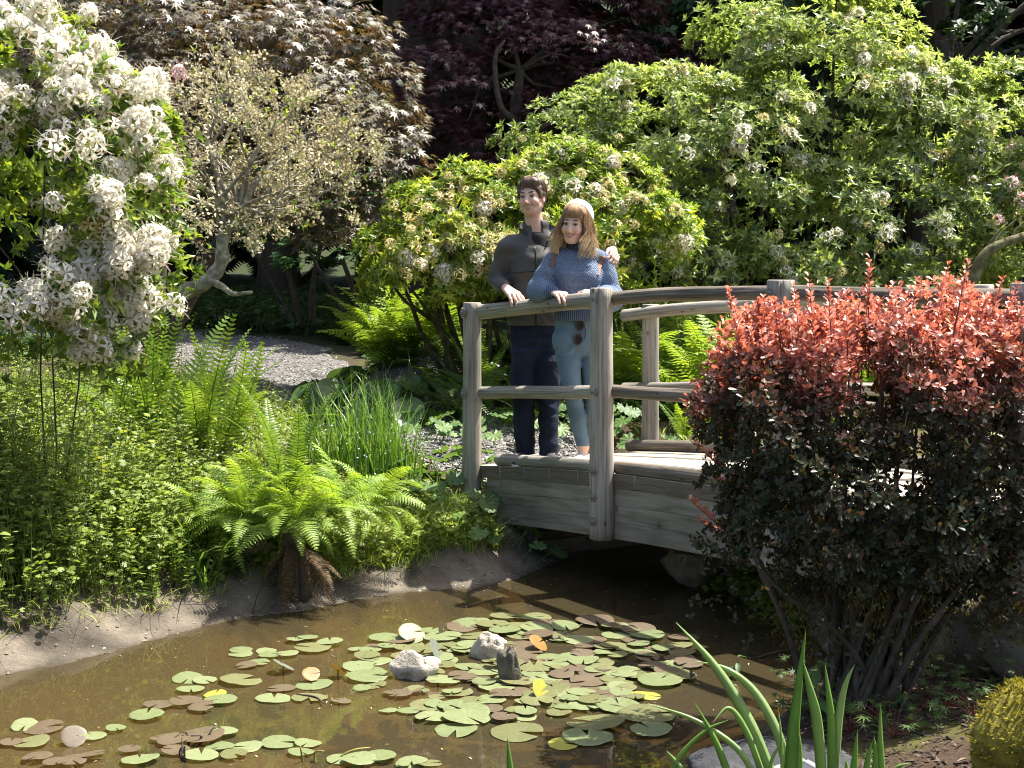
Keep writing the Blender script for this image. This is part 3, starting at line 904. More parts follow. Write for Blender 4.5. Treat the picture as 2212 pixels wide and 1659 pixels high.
def skin_colors(V, H, R, base, fem):
    p = (V - H) @ R
    col = np.tile(np.array(base, float), (len(V), 1))
    near = np.linalg.norm(p, axis=1) < 0.2
    def blob(c, r, s):
        d = (((p - np.array(c)) / np.array(r)) ** 2).sum(1)
        return (np.exp(-d) * s * near)[:, None]
    pink = np.array([0.60, 0.22, 0.17]); lip = np.array([0.42, 0.13, 0.11]) if fem else np.array([0.40, 0.17, 0.13])
    for sg in (-1, 1):
        b = blob((sg * 0.042, 0.07, -0.03), (0.024, 0.04, 0.02), 0.38 if fem else 0.25); col = col * (1 - b) + pink * b
        b = blob((sg * 0.08, 0, 0), (0.02, 0.03, 0.035), 0.5); col = col * (1 - b) + pink * b
    b = blob((0, 0.115, -0.03), (0.014, 0.02, 0.014), 0.35); col = col * (1 - b) + pink * b
    x = p[:, 0]; inm = (np.abs(x) < MW) * (p[:, 1] > 0.06) * near
    for zz, wd in ((mz1(x), 0.0042), (mz2(x), 0.0055)):
        b = (np.exp(-((p[:, 2] - zz) / wd) ** 4) * inm)[:, None] * 0.8
        col = col * (1 - b) + lip * b
    hol = (np.exp(-((p[:, 2] - (mz1(x) + mz2(x)) / 2) / 0.0030) ** 4) * inm)[:, None]
    col = col * (1 - hol) + np.array([0.16, 0.05, 0.04]) * hol
    return col
def uvsphere(c, r, R, seg=12, rings=8):
    th = np.linspace(0, np.pi, rings + 1); ph = np.linspace(0, 2 * np.pi, seg, endpoint=False)
    V = [[np.sin(t) * np.cos(f), np.sin(t) * np.sin(f), np.cos(t)] for t in th for f in ph]
    V = (np.array(V) * np.asarray(r)) @ R.T + c
    q = [(i * seg + k, (i + 1) * seg + k, (i + 1) * seg + (k + 1) % seg, i * seg + (k + 1) % seg) for i in range(rings) for k in range(seg)]
    return V, np.array(q)
def face_parts(E, H, R, brow, fem, hair_mat):
    L = lambda x, y, z: H + R @ np.array([x, y, z])
    for sg in (-1, 1):
        V, q = uvsphere(L(sg * 0.031, 0.0825, 0.0045), (0.0125,) * 3, R)
        e = mk('eye', V, q, None, EYE_W, E)
        V, q = uvsphere(L(sg * 0.0315 - 0.002, 0.0935, 0.0050), (0.0074, 0.0036, 0.0070), R)
        mk('iris', V, q, None, IRIS_M, e)
        # upper lid line and brow
        xs = np.linspace(-0.015, 0.015, 7)
        pts = [L(sg * 0.031 + x, 0.0955 - 0.35 * abs(x) * abs(x) * 30 - 0.004 * (x * sg > 0.01), (0.0115 if fem else 0.0100) - 18 * x * x) for x in xs]
        V, q, t, uv = tube(pts, 0.0026 if fem else 0.0022, 5)
        mk('eyelash', V, q, t, brow, E, tint=np.full(len(V), 0.1))
        xs = np.linspace(-0.02, 0.02, 9)
        pts = [L(sg * 0.033 + x, 0.0955 - 9 * max(0, x * sg) ** 2 * 3, 0.0335 - 9 * x * x + 0.10 * x * sg) for x in xs]
        V, q, t, uv = tube(pts, np.array([.002, .0034, .004, .0042, .0042, .0038, .0032, .0024, .0012])[::-1 if sg < 0 else 1] * (0.8 if fem else 1.0), 6)
        mk('eyebrow', V, q, t, brow, E, tint=np.full(len(V), 0.2))
    xs = np.linspace(-MW * 0.78, MW * 0.78, 11); V = []
    for x in xs:
        zt_, zb_ = mz1(x) - 0.0018, (mz1(x) * 0.42 + mz2(x) * 0.58)
        V += [L(x, my_(x) + 0.0025, zt_), L(x, my_(x) + 0.0034, (zt_ + zb_) / 2), L(x, my_(x) + 0.0022, zb_)]
    q = [(i * 3 + k, i * 3 + 3 + k, i * 3 + 4 + k, i * 3 + 1 + k) for i in range(10) for k in range(2)]
    mk('teeth', V, q, None, TEETH, E)
def hair_mat_(name, cols, rough=0.45):
    m = leaf_mat(name, cols, trans=0.12, rough=rough, tcol=(1.2, 0.9, 0.5), spec=0.5)
    return m

# ------------------------------------------------ man
MY = 9.14
MAN = empty('person', (Q(1155, 992, MY)[0], MY, 0.56), 'person in dark grey zip jacket and navy jeans resting one hand on the rail', 'person')
mH = Q(1149, 428, MY - 0.01); mR = frame_from((-0.36, -1.0, 0.0), rad(-4))
HAIR_M = hair_mat_('brown_hair', [(0.045, 0.028, 0.017), (0.11, 0.070, 0.043), (0.20, 0.135, 0.088)])
JACKET = rough_mat('charcoal_jacket', (0.045, 0.044, 0.041), (0.064, 0.061, 0.056), 5, 0.60, 0.10, 16, spec=0.35, bdist=0.02)
SHIRT = rough_mat('black_shirt', (0.012, 0.012, 0.013), (0.02, 0.02, 0.021), 12, 0.9, 0.2, 60)
DENIM_D = rough_mat('navy_denim', (0.006, 0.008, 0.014), (0.013, 0.019, 0.036), 3.0, 0.9, 0.5, 30, bdist=0.02, c3=(0.022, 0.033, 0.060), spec=0.15)
fsh, fel, fwr = Q(1096, 537, MY + .02), Q(1073, 604, MY + .05), Q(1095, 624, 9.00)
lsh, lel, lwr = Q(1216, 524, MY + .06), Q(1292, 572, 9.12), Q(1324, 541, 8.86)
hipL, kneL, ankL = Q(1131, 715, MY), Q(1131, 858, MY - .02), Q(1135, 972, MY + .02)
hipR, kneR, ankR = Q(1180, 715, MY + .02), Q(1185, 858, MY - .02), Q(1186, 975, MY - .05)
neck0, neck1 = mH + np.array([0.005, 0.02, -0.075]), Q(1157, 512, MY + .03)
fd = Field((-0.36, 8.70, 0.50), (0.95, 9.45, 2.60), 0.0042)
head_prims(fd, mH, mR, False)
fd.cap(neck0, neck1, 0.056, 0.060, 0.025)
fd.ell(Q(1155, 575, MY + .03), (0.16, 0.09, 0.2), None, 0.04)
fd.ell(Q(1154, 670, MY + .02), (0.14, 0.09, 0.17), None, 0.05)
fd.chain([fsh, fel, fwr], [0.045, 0.036, 0.027], 0.03)
fd.chain([lsh, lel, lwr], [0.045, 0.036, 0.027], 0.03)
fd.chain([hipL, kneL, ankL], [0.07, 0.045, 0.034], 0.03); fd.chain([hipR, kneR, ankR], [0.07, 0.045, 0.034], 0.03)
rdir = np.array([-BP[0], -BP[1], 0])
hand_prims(fd, fwr, nrm(Q(1119, 643, 8.885) - fwr), (0.25, -0.60, 0.80), (1, 0, 0.3), (0.36, 0.40, 0.40, 0.38), 1.14)
hand_prims(fd, lwr, nrm(Q(1331, 553, 8.755) - lwr), (0.70, -0.40, 0.55), (-0.5, -0.3, 0.8), (0.50, 0.52, 0.52, 0.52), 0.96, 0.8)
V, q = fd.mesh()
V = relax(V, q, 1, 0.35)
body_m = mk('body', V, q, None, SKIN, MAN, col=skin_colors(V, mH, mR, (0.56, 0.36, 0.275), False))
face_parts(MAN, mH, mR, HAIR_M, False, HAIR_M)

def fold_fn(seed, amp, sc):
    return lambda p: amp * fbm(p * np.array(sc), 2, seed)
# jacket
fj = Field((-0.36, 8.80, 1.15), (0.62, 9.45, 2.36), 0.005)
fj.cap(Q(1110, 526, MY + .02), Q(1204, 522, MY + .06), 0.056, 0.060, 0.05)
fj.ell(Q(1155, 572, MY + .03), (0.183, 0.122, 0.195), None, 0.05)
fj.ell(Q(1154, 640, MY + .03), (0.172, 0.122, 0.23), None, 0.06)
fj.ell(Q(1153, 702, MY + .03), (0.176, 0.120, 0.12), None, 0.05)
fj.cap(Q(1157, 505, MY + .04), Q(1157, 488, MY + .05), 0.085, 0.078, 0.05)
fj.chain([fsh, fel, fel + (fwr - fel) * 0.72], [0.068, 0.058, 0.046], 0.03)
fj.chain([lsh, lel, lel + (lwr - lel) * 0.8], [0.070, 0.058, 0.040], 0.03)
fj.ripple(fold_fn(3, 0.010, (6, 6, 13)))
fj.ripple(lambda p: 0.0045 * np.sin(p[:, 2] * 55 + p[:, 0] * 30 + 5 * fbm(p * 5, 2, 15)) * smooth01((1.78 - p[:, 2]) / 0.25))
fj.ripple(lambda p: 0.006 * np.sin(p[:, 2] * 75 + 6 * fbm(p * 4, 2, 5)) * np.exp(-(((p - fel) / 0.09) ** 2).sum(1)))
fj.plane(Q(1153, 703, MY), (0.0, 0, -1.0))
fj.ell(Q(1161, 494, MY - .10), (0.046, 0.10, 0.105), None, 0.01, 'cut')
fj.cap(Q(1158, 480, MY + .05), Q(1158, 470, MY + .05), 0.066, 0.07, 0.008, 'cut')
Vj, qj = fj.mesh(); Vj = relax(Vj, qj, 1, 0.5)
jk = mk('jacket', Vj, qj, None, JACKET, MAN)
bvj = bvh_of(Vj, qj)
# collar, folded open on one side
m = MB(); n = 30; cN = Q(1157, 497, MY + .045)
th = np.linspace(-2.55, 2.35, n)
for side in (0, 1):
    ring = []
    for a_ in th:
        f = abs(a_) / 2.5
        base = cN + np.array([math.sin(a_) * 0.084, math.cos(a_) * 0.078, -0.075 * f ** 2.4 + 0.0])
        fold = (0.045 if a_ > 0 else 0.018) * f
        top = cN + np.array([math.sin(a_) * (0.098 + fold), math.cos(a_) * (0.088 + fold * 0.9), 0.056 - 0.062 * f ** 2 - (0.020 * f if a_ > 0 else 0)])
        off = np.array([math.sin(a_), math.cos(a_), 0.1]) * (0.004 if side else 0)
        mid = (base + top) / 2 + np.array([math.sin(a_), math.cos(a_), 0]) * 0.008
        ring.append([base + off, mid + off, top + off * 0.5])
    V = np.array(ring).reshape(-1, 3)
    V += 0.004 * np.stack([vnoise(V * 14, 3), vnoise(V * 14, 4), vnoise(V * 14, 5)], 1)
    q = np.array([(i * 3 + k, i * 3 + 3 + k, i * 3 + 4 + k, i * 3 + 1 + k) for i in range(n - 1) for k in range(2)])
    m.put(V, q if side else q[:, ::-1])
m.build('collar', JACKET, jk)
# zip, chest seam
zp = [onto(bvj, 1158 + 0.5 * math.sin(y / 30.0), y, 0.001) for y in np.linspace(540, 700, 24)]
V, q, t, uv = tube(zp, 0.0045, 6); mk('zip', V, q, t, SHIRT, jk)
sp_ = onto(bvj, 1155, 533, 0.003)
V, q, t, uv = tube([sp_, sp_ + np.array([0, -0.003, -0.03])], 0.004, 6); mk('zip_pull', V, q, t, STEEL, jk)
sm_ = [onto(bvj, x, 590 - (x - 1108) * 0.09, 0.0005) for x in np.linspace(1108, 1156, 14)]
V, q, t, uv = tube(sm_, 0.0022, 5); mk('seam', V, q, t, SHIRT, jk)
# shirt under it
fs = Field((-0.05, 8.90, 1.9), (0.40, 9.35, 2.32), 0.006)
fs.ell(Q(1157, 560, MY + .04), (0.15, 0.104, 0.205), None, 0.04)
fs.cap(neck1, Q(1158, 500, MY + .035), 0.075, 0.064, 0.03)
fs.plane(Q(1158, 503, MY - .05), (0, -0.25, 1.0))
V, q = fs.mesh(); mk('shirt', relax(V, q, 1), q, None, SHIRT, MAN)
# jeans
fjn = Field((-0.26, 8.85, 0.52), (0.55, 9.45, 1.62), 0.005)
fjn.ell(Q(1154, 708, MY + .02), (0.158, 0.105, 0.12), None, 0.04)
fjn.ell(Q(1155, 750, MY + .03), (0.163, 0.115, 0.12), None, 0.05)
fjn.chain([hipL + (0, 0, -.03), (hipL + kneL) / 2, kneL, ankL + (0, 0, -0.015)], [0.090, 0.084, 0.071, 0.060], 0.012)
fjn.chain([hipR + (0, 0, -.03), (hipR + kneR) / 2, kneR, ankR + (0, 0, -0.015)], [0.090, 0.084, 0.071, 0.062], 0.012)
fjn.ripple(fold_fn(8, 0.010, (7, 7, 15)))
fjn.ripple(lambda p: 0.005 * np.sin(p[:, 2] * 70 + p[:, 0] * 40 + 6 * fbm(p * 6, 2, 19)) * np.exp(-((p[:, 2] - kneL[2]) / 0.10) ** 2))
fjn.ripple(lambda p: 0.006 * np.sin(p[:, 2] * 130 + 5 * fbm(p * 9, 2, 9)) * smooth01((0.72 - p[:, 2]) / 0.10))
fjn.ripple(lambda p: 0.004 * np.sin(p[:, 2] * 120 + 5 * fbm(p * 7, 2, 9)) * np.exp(-((p[:, 2] - 1.38) / 0.08) ** 2))
fjn.plane(Q(1150, 981, MY), (0, 0, -1.0))
V, q = fjn.mesh(); mk('jeans', relax(V, q, 1, 0.4), q, None, DENIM_D, MAN)
def shoe(E, heel, fwd, L_, mat, sole_mat, lace_mat, W=0.043, floor=None):
    f = nrm(np.array([fwd[0], fwd[1], 0])); R = np.stack([np.array([f[1], -f[0], 0]), f, np.array([0, 0, 1.0])], -1)
    z0 = floor
    base = np.array([heel[0], heel[1], z0])
    lo = base - 0.36; hi = base + 0.36
    fo = Field(lo, hi, 0.006)
    fo.ell(base + f * 0.02 + np.array([0, 0, 0.048]), (W * 0.85, 0.055, 0.055), R, 0.02)
    fo.ell(base + f * (L_ * 0.42) + np.array([0, 0, 0.036]), (W * 0.95, L_ * 0.40, 0.042), R, 0.03)
    fo.ell(base + f * (L_ * 0.68) + np.array([0, 0, 0.028]), (W, L_ * 0.24, 0.032), R, 0.03)
    fo.plane(base + np.array([0, 0, 0.016]), (0, 0, -1.0))
    V, q = fo.mesh(); s = mk('shoe', relax(V, q, 1), q, None, mat, E)
    fo = Field(lo, hi, 0.006)
    fo.ell(base + f * 0.03 + np.array([0, 0, 0.02]), (W * 0.92, 0.07, 0.05), R, 0.03)
    fo.ell(base + f * (L_ * 0.6) + np.array([0, 0, 0.02]), (W * 1.08, L_ * 0.36, 0.05), R, 0.03)
    fo.cap(base + f * 0.02 + np.array([0, 0, 0.02]), base + f * L_ * 0.6 + np.array([0, 0, 0.02]), W * 0.8, W * 0.9, 0.02)
    fo.plane(base + np.array([0, 0, 0.020]), (0, 0, 1.0)); fo.plane(base, (0, 0, -1.0))
    V, q = fo.mesh(); mk('sole', V, q, None, sole_mat, s)
    for k in range(4):
        c = base + f * L_ * (0.28 + 0.085 * k) + np.array([0, 0, 0.088 - 0.010 * k])
        a_ = np.linspace(-1, 1, 7)
        pts = [c + R[:, 0] * W * 0.5 * x + np.array([0, 0, -0.010 * x * x]) for x in a_]
        V, q, t, uv = tube(pts, 0.0042, 5); mk('lace', V, q, t, lace_mat, s)
def deck_z(p):
    d = np.asarray(p)[:2] - B0
    return zc(float(d @ BD)) - 0.025 + 0.002
SHOE_D = plain_mat('dark_canvas', (0.03, 0.03, 0.03), 0.8); SOLE_W = plain_mat('white_rubber', (0.62, 0.60, 0.56), 0.6); LACE = plain_mat('white_lace', (0.66, 0.64, 0.6), 0.8)
for an, d in ((ankL, (-0.25, -1)), (ankR, (0.12, -1))):
    shoe(MAN, an + np.array([0, 0.045, 0]), d, 0.27, SHOE_D, SOLE_W, LACE, floor=deck_z(an))
# hair: a cap plus combed strands
def hair_cap(fh, H, R, sx, cutf):
    L = lambda x, y, z: H + R @ np.array([x, y, z])
    fh.ell(L(0, -0.020, 0.050), (0.083 * sx, 0.103, 0.088), R, 0.02)
    fh.ell(L(0, -0.045, 0.0), (0.078 * sx, 0.070, 0.085), R, 0.03)
    return L
fh = Field(mH - 0.19, mH + 0.21, 0.0042)
L = hair_cap(fh, mH, mR, 1.0, None)
fh.ell(L(-0.012, 0.052, 0.098), (0.062, 0.040, 0.034), mR, 0.03)
for sg in (-1, 1):
    fh.ell(L(sg * 0.068, 0.022, 0.030), (0.017, 0.036, 0.044), mR, 0.02)
fh.ell(L(0.0, 0.112, -0.015), (0.060, 0.055, 0.092), mR, 0.012, 'cut')
for sg in (-1, 1):
    fh.ell(L(sg * 0.088, 0.0, -0.035), (0.025, 0.045, 0.045), mR, 0.01, 'cut')
fh.plane(L(0, -0.05, -0.075), -mR[:, 2])
fh.ripple(lambda p: 0.0015 * np.sin(((p - mH) @ mR)[:, 0] * 210 + 4 * fbm(p * 18, 2, 3)) + 0.004 * fbm(p * 30, 2, 4), 0.02)
V, q = fh.mesh(); V = relax(V, q, 1, 0.3)
hair_o = mk('hair', V, q, None, HAIR_M, MAN, tint=np.clip(0.35 + 0.4 * fbm(V * 45, 2, 6), 0, 1))
def strands(E, name, mat, paths, r0, r1, tints, sides=4):
    mb = MB()
    for pth, ti in zip(paths, tints):
        n = len(pth)
        rr = np.linspace(r0, r1, n); rr[0] *= 0.6
        V, q, t, uv = tube(pth, rr, sides, False)
        tn = np.repeat(ti if np.ndim(ti) else np.full(n, ti), sides)
        mb.put(V, q, tint=np.clip(tn, 0, 1))
    return mb.build(name, mat, E)
paths, tts = [], []
for i in range(1500):
    th_ = rng.uniform(-2.9, 2.9); fr = abs(th_)
    p1 = 0.62 if fr < 0.7 else (0.35 if fr < 1.1 else (0.0 if fr < 1.9 else -0.45))
    p1 += rng.normal(0, 0.13) - (0.20 * (th_ < 0.3) * (fr < 0.8))
    t_ = np.linspace(0, 1, 8); ph = 1.45 + (p1 - 1.45) * t_
    tt = (th_ + 0.55 * (1 - t_)) if fr < 1.2 else th_ + 0.1 * np.sin(t_ * 5)
    rr = 1.02 + (0.06 + 0.03 * math.sin(th_ * 7)) * np.sin(t_ * 2.6) + rng.uniform(-0.01, 0.045)
    x = np.sin(tt) * np.cos(ph) * 0.084 * rr; y = -0.018 + np.cos(tt) * np.cos(ph) * 0.108 * rr; z = 0.048 + np.sin(ph) * 0.088 * rr
    paths.append(mH + np.stack([x, y, z], -1) @ mR.T); tts.append(rng.uniform(0.1, 1.0))
strands(hair_o, 'hair_strands', HAIR_M, paths, 0.0016, 0.0006, tts)

# ------------------------------------------------ woman
WY_ = 8.76
WOM = empty('person', (Q(1250, 998, WY_)[0], WY_, 0.62), 'person in blue knitted sweater and pale hat with both hands on the rail', 'person')
wH = Q(1243, 487, WY_ - 0.04); wR = frame_from((-0.40, -1.0, -0.03), rad(6))
HAIR_W = hair_mat_('blonde_hair', [(0.20, 0.105, 0.050), (0.36, 0.215, 0.105), (0.58, 0.42, 0.24), (0.72, 0.60, 0.41)])
def knit_mat(name, c1, c2, sc, rib=False):
    m, nt, out = new_mat(name)
    L = nt.links.new
    tc = N(nt, 'ShaderNodeTexCoord')
    mp = N(nt, 'ShaderNodeMapping'); mp.inputs['Scale'].default_value = (1, 1, 1.35); mp.inputs['Rotation'].default_value = (0, 0.5, 0)
    L(tc.outputs['Object'], mp.inputs[0])
    b = N(nt, 'ShaderNodeBsdfPrincipled', Roughness=0.95); b.inputs['Specular IOR Level'].default_value = 0.1
    if rib:
        wv = N(nt, 'ShaderNodeTexWave', Scale=sc, Distortion=0.6, Detail=1.0); wv.bands_direction = 'X'
        L(tc.outputs['Object'], wv.inputs['Vector']); hgt = wv.outputs['Fac']
        c = ramp(nt, hgt, [(0.1, c1), (0.7, c2)])
    else:
        vo = N(nt, 'ShaderNodeTexVoronoi', Scale=sc); vo.inputs['Randomness'].default_value = 0.35
        L(mp.outputs[0], vo.inputs['Vector']); hgt = vo.outputs['Distance']
        c = ramp(nt, hgt, [(0.08, c1), (0.5, c2)])
    L(c, b.inputs['Base Color'])
    bp = N(nt, 'ShaderNodeBump', Strength=0.9, Distance=0.012); L(hgt, bp.inputs['Height']); L(bp.outputs[0], b.inputs['Normal'])
    L(b.outputs[0], out.inputs[0])
    return m
KNIT = knit_mat('blue_knit', (0.082, 0.110, 0.170), (0.155, 0.202, 0.290), 92)
RIB = knit_mat('blue_rib_knit', (0.062, 0.090, 0.155), (0.140, 0.195, 0.300), 26, True)
NECK_K = knit_mat('slate_rib_knit', (0.035, 0.048, 0.085), (0.085, 0.115, 0.185), 30, True)
HATK = knit_mat('cream_knit', (0.50, 0.49, 0.42), (0.78, 0.77, 0.70), 90)
DENIM_L = rough_mat('pale_denim', (0.062, 0.100, 0.135), (0.100, 0.155, 0.205), 4, 0.85, 0.35, 40, bdist=0.015, c3=(0.125, 0.185, 0.24))
rs, re_, rw = Q(1191, 563, WY_), Q(1164, 628, WY_ - .02), Q(1198, 632, 8.60)
ls_, le_, lw = Q(1303, 563, WY_ + .01), Q(1322, 646, WY_ - .0), Q(1288, 634, 8.40)
fd = Field((0.05, 8.22, 0.55), (0.85, 9.02, 2.42), 0.0042)
head_prims(fd, wH, wR, True)
fd.cap(wH + np.array([0.012, 0.03, -0.07]), Q(1247, 540, WY_ + .02), 0.046, 0.05, 0.02)
fd.ell(Q(1247, 600, WY_ + .02), (0.135, 0.08, 0.18), None, 0.04)
fd.ell(Q(1247, 690, WY_ + .02), (0.13, 0.09, 0.16), None, 0.05)
fd.chain([rs, re_, rw], [0.04, 0.033, 0.024], 0.03); fd.chain([ls_, le_, lw], [0.04, 0.033, 0.024], 0.03)
whL, wkL, waL = Q(1222, 725, WY_), Q(1237, 852, WY_ - .03), Q(1259, 962, WY_ + .0)
whR, wkR, waR = Q(1280, 725, WY_ + .02), Q(1281, 852, WY_ + .0), Q(1278, 962, WY_ + .06)
fd.chain([whL, wkL, waL, waL + (0, 0, -0.05)], [0.065, 0.042, 0.031, 0.032], 0.03); fd.chain([whR, wkR, waR, waR + (0, 0, -.05)], [0.065, 0.042, 0.031, 0.032], 0.03)
hand_prims(fd, rw, nrm(Q(1222, 638, 8.47) - rw), (0.15, -0.50, 0.9), (0.7, 0.3, 0.1), (0.40, 0.40, 0.38, 0.36), 1.02)
hand_prims(fd, lw, nrm(Q(1262, 634, 8.42) - lw), (-0.1, -0.55, 0.85), (-0.2, 0.6, 0.3), (0.42, 0.42, 0.42, 0.42), 0.88)
V, q = fd.mesh(); V = relax(V, q, 1, 0.35)
mk('body', V, q, None, SKIN, WOM, col=skin_colors(V, wH, wR, (0.60, 0.39, 0.30), True))
face_parts(WOM, wH, wR, HAIR_M, True, HAIR_W)
# sweater
fj = Field((0.02, 8.25, 1.40), (0.90, 9.06, 2.15), 0.005)
fj.cap(Q(1214, 556, WY_ + .02), Q(1283, 554, WY_ + .03), 0.052, 0.052, 0.05)
fj.ell(Q(1247, 590, WY_ + .01), (0.162, 0.115, 0.155), None, 0.05)
for x in (1228, 1272):
    fj.ell(Q(x, 600, WY_ - .055), (0.075, 0.075, 0.075), None, 0.06)
fj.ell(Q(1245, 645, WY_ + .01), (0.150, 0.115, 0.16), None, 0.06)
fj.ell(Q(1246, 685, WY_ + .01), (0.150, 0.118, 0.07), None, 0.03)
fj.chain([rs, (rs + re_) / 2, re_, re_ + (rw - re_) * 0.35, re_ + (rw - re_) * 0.72, rw], [0.052, 0.060, 0.070, 0.068, 0.048, 0.036], 0.03)
fj.chain([ls_, (ls_ + le_) / 2, le_, le_ + (lw - le_) * 0.35, le_ + (lw - le_) * 0.72], [0.052, 0.060, 0.070, 0.066, 0.042], 0.03)
fj.ripple(fold_fn(13, 0.008, (8, 8, 9)))
fj.plane(Q(1246, 692, WY_), (0, 0, -1.0))
Vj, qj = fj.mesh(); Vj = relax(Vj, qj, 1, 0.5)
sw = mk('sweater', Vj, qj, None, [KNIT, RIB], WOM)
cz = Vj[qj].mean(1); zhem = Q(1246, 668, WY_)[2]
mi = ((cz[:, 2] < zhem) & (np.abs(cz[:, 0] - Q(1246, 690, WY_)[0]) < 0.19) & (cz[:, 1] > WY_ - 0.15)).astype(np.int32)
dr_ = np.linalg.norm(cz - rw, axis=1); mi[(dr_ < 0.062)] = 1
sw.data.polygons.foreach_set('material_index', mi)
bvs = bvh_of(Vj, qj)
fs = Field((0.22, 8.55, 1.9), (0.55, 8.95, 2.18), 0.005)
fs.cap(Q(1248, 545, WY_ + .02), Q(1247, 521, WY_ + .005), 0.068, 0.062, 0.02)
fs.ripple(lambda p: 0.004 * np.sin(np.arctan2(p[:, 1] - WY_, p[:, 0] - Q(1247, 530, WY_)[0]) * 26), 0.02)
fs.plane(Q(1247, 521, WY_), (0, 0, 1.0))
V, q = fs.mesh(); mk('turtleneck', relax(V, q, 1), q, None, NECK_K, sw)
# jeans
fjn = Field((0.12, 8.45, 0.60), (0.72, 9.06, 1.62), 0.005)
fjn.ell(Q(1246, 698, WY_ + .02), (0.135, 0.100, 0.10), None, 0.03)
fjn.ell(Q(1248, 738, WY_ + .03), (0.158, 0.118, 0.115), None, 0.05)
for (h_, k_, a_) in ((whL, wkL, waL), (whR, wkR, waR)):
    fjn.chain([h_ + (0, 0, -.02), h_ * .55 + k_ * .45, k_, k_ * .6 + a_ * .4, a_], [0.084, 0.073, 0.056, 0.053, 0.040], 0.010)
fjn.ripple(lambda p: 0.003 * fbm(p * np.array([8, 8, 20]), 2, 21) + 0.0035 * np.sin(p[:, 2] * 110 + 6 * fbm(p * 6, 2, 8)) * (np.exp(-((p[:, 2] - 1.36) / 0.06) ** 2) + np.exp(-((p[:, 2] - wkL[2]) / 0.05) ** 2)))
fjn.plane(Q(1260, 964, WY_), (0, 0, -1.0))
Vn, qn = fjn.mesh(); Vn = relax(Vn, qn, 1, 0.4)
jn = mk('jeans', Vn, qn, None, DENIM_L, WOM)
bvn = bvh_of(Vn, qn)
SEAM = plain_mat('denim_seam', (0.045, 0.07, 0.095), 0.9)
for pts in ([(1190, 700), (1193, 707), (1201, 712), (1212, 711)],):
    V, q, t, uv = tube([onto(bvn, x, y, 0.0) for x, y in pts], 0.0014, 5); mk('seam', V, q, t, SEAM, jn)
SHOE_P = rough_mat('pink_canvas', (0.42, 0.31, 0.29), (0.58, 0.46, 0.43), 40, 0.85, 0.3, 80, c3=(0.66, 0.60, 0.58))
for an, d in ((waL, (-0.35, -1)), (waR, (-0.22, -1))):
    shoe(WOM, an + np.array([0.01, 0.035, 0]), d, 0.24, SHOE_P, SOLE_W, LACE, W=0.038, floor=deck_z(an))
# hair
fh = Field(wH - 0.27, wH + 0.22, 0.005)
L = hair_cap(fh, wH, wR, 1.0, None)
fh.ell(L(0, 0.045, 0.082), (0.064, 0.046, 0.046), wR, 0.03)
for sg in (-1, 1):
    fh.chain([L(sg * 0.074, -0.012, 0.03), L(sg * 0.090, -0.010, -0.06), L(sg * 0.106, -0.004, -0.12), L(sg * 0.114, 0.006, -0.150)], [0.016, 0.018, 0.020, 0.010], 0.03)
fh.cap(L(0, -0.075, 0.0), L(0, -0.085, -0.15), 0.045, 0.05, 0.04)
fh.ell(L(0.0, 0.118, -0.035), (0.058, 0.065, 0.088), wR, 0.012, 'cut')
fh.ripple(lambda p: 0.0045 * np.sin(((p - wH) @ wR)[:, 0] * 190 + 5 * fbm(p * 14, 2, 3)) + 0.003 * fbm(p * 30, 2, 4), 0.02)
V, q = fh.mesh(); V = relax(V, q, 1, 0.3)
def wt(Vw):
    z = ((Vw - wH) @ wR)[:, 2]
    return np.clip(0.22 + smooth01((0.02 - z) / 0.16) * 0.55, 0, 1)
hw = mk('hair', V, q, None, HAIR_W, WOM, tint=np.clip(wt(V) + 0.18 * fbm(V * 45, 2, 6), 0, 1))
paths, tts = [], []
for i in range(2600):
    t_ = np.linspace(0, 1, 12)
    if i < 620:                                   # fringe
        th_ = rng.uniform(-0.85, 0.85); p1 = 0.17 + 0.10 * abs(th_) + 0.07 * math.sin(th_ * 16) + rng.normal(0, 0.06)
        ph = 1.25 + (p1 - 1.25) * t_; rr = 1.03 + 0.07 * np.sin(t_ * 2.8) + rng.uniform(0, 0.03)
        tt = th_ * (0.75 + 0.25 * t_) + 0.05 * np.sin(t_ * 3 + th_ * 9)
        x = np.sin(tt) * np.cos(ph) * 0.080 * rr; y = -0.010 + np.cos(tt) * np.cos(ph) * 0.112 * rr; z = 0.046 + np.sin(ph) * 0.090 * rr
    else:                                         # long lengths
        th_ = rng.uniform(0.82, 3.1) * rng.choice([-1, 1]); ph = np.maximum(1.3 - 2.6 * t_, -0.05)
        rr = 1.04 + rng.uniform(0, 0.06); drop = np.clip(t_ - 0.5, 0, 1) * 2
        ln = rng.uniform(0.12, 0.235); wv = 0.020 * np.sin(drop * 6.0 + 5.0 * th_ + rng.normal(0, .35)) * drop
        out_ = 1 + 0.55 * drop * rng.uniform(0.3, 1.0)
        x = np.sin(th_) * np.cos(ph) * 0.086 * rr * out_ + wv; y = -0.018 + np.cos(th_) * np.cos(ph) * 0.100 * rr + 0.03 * drop * (abs(th_) < 1.6) + wv
        z = 0.046 + np.sin(ph) * 0.088 * rr - drop * ln
    pth = wH + np.stack([x, y, z], -1) @ wR.T
    paths.append(pth); tts.append(wt(pth) + rng.normal(0, 0.14))
strands(hw, 'hair_strands', HAIR_W, paths, 0.0017, 0.0006, tts)
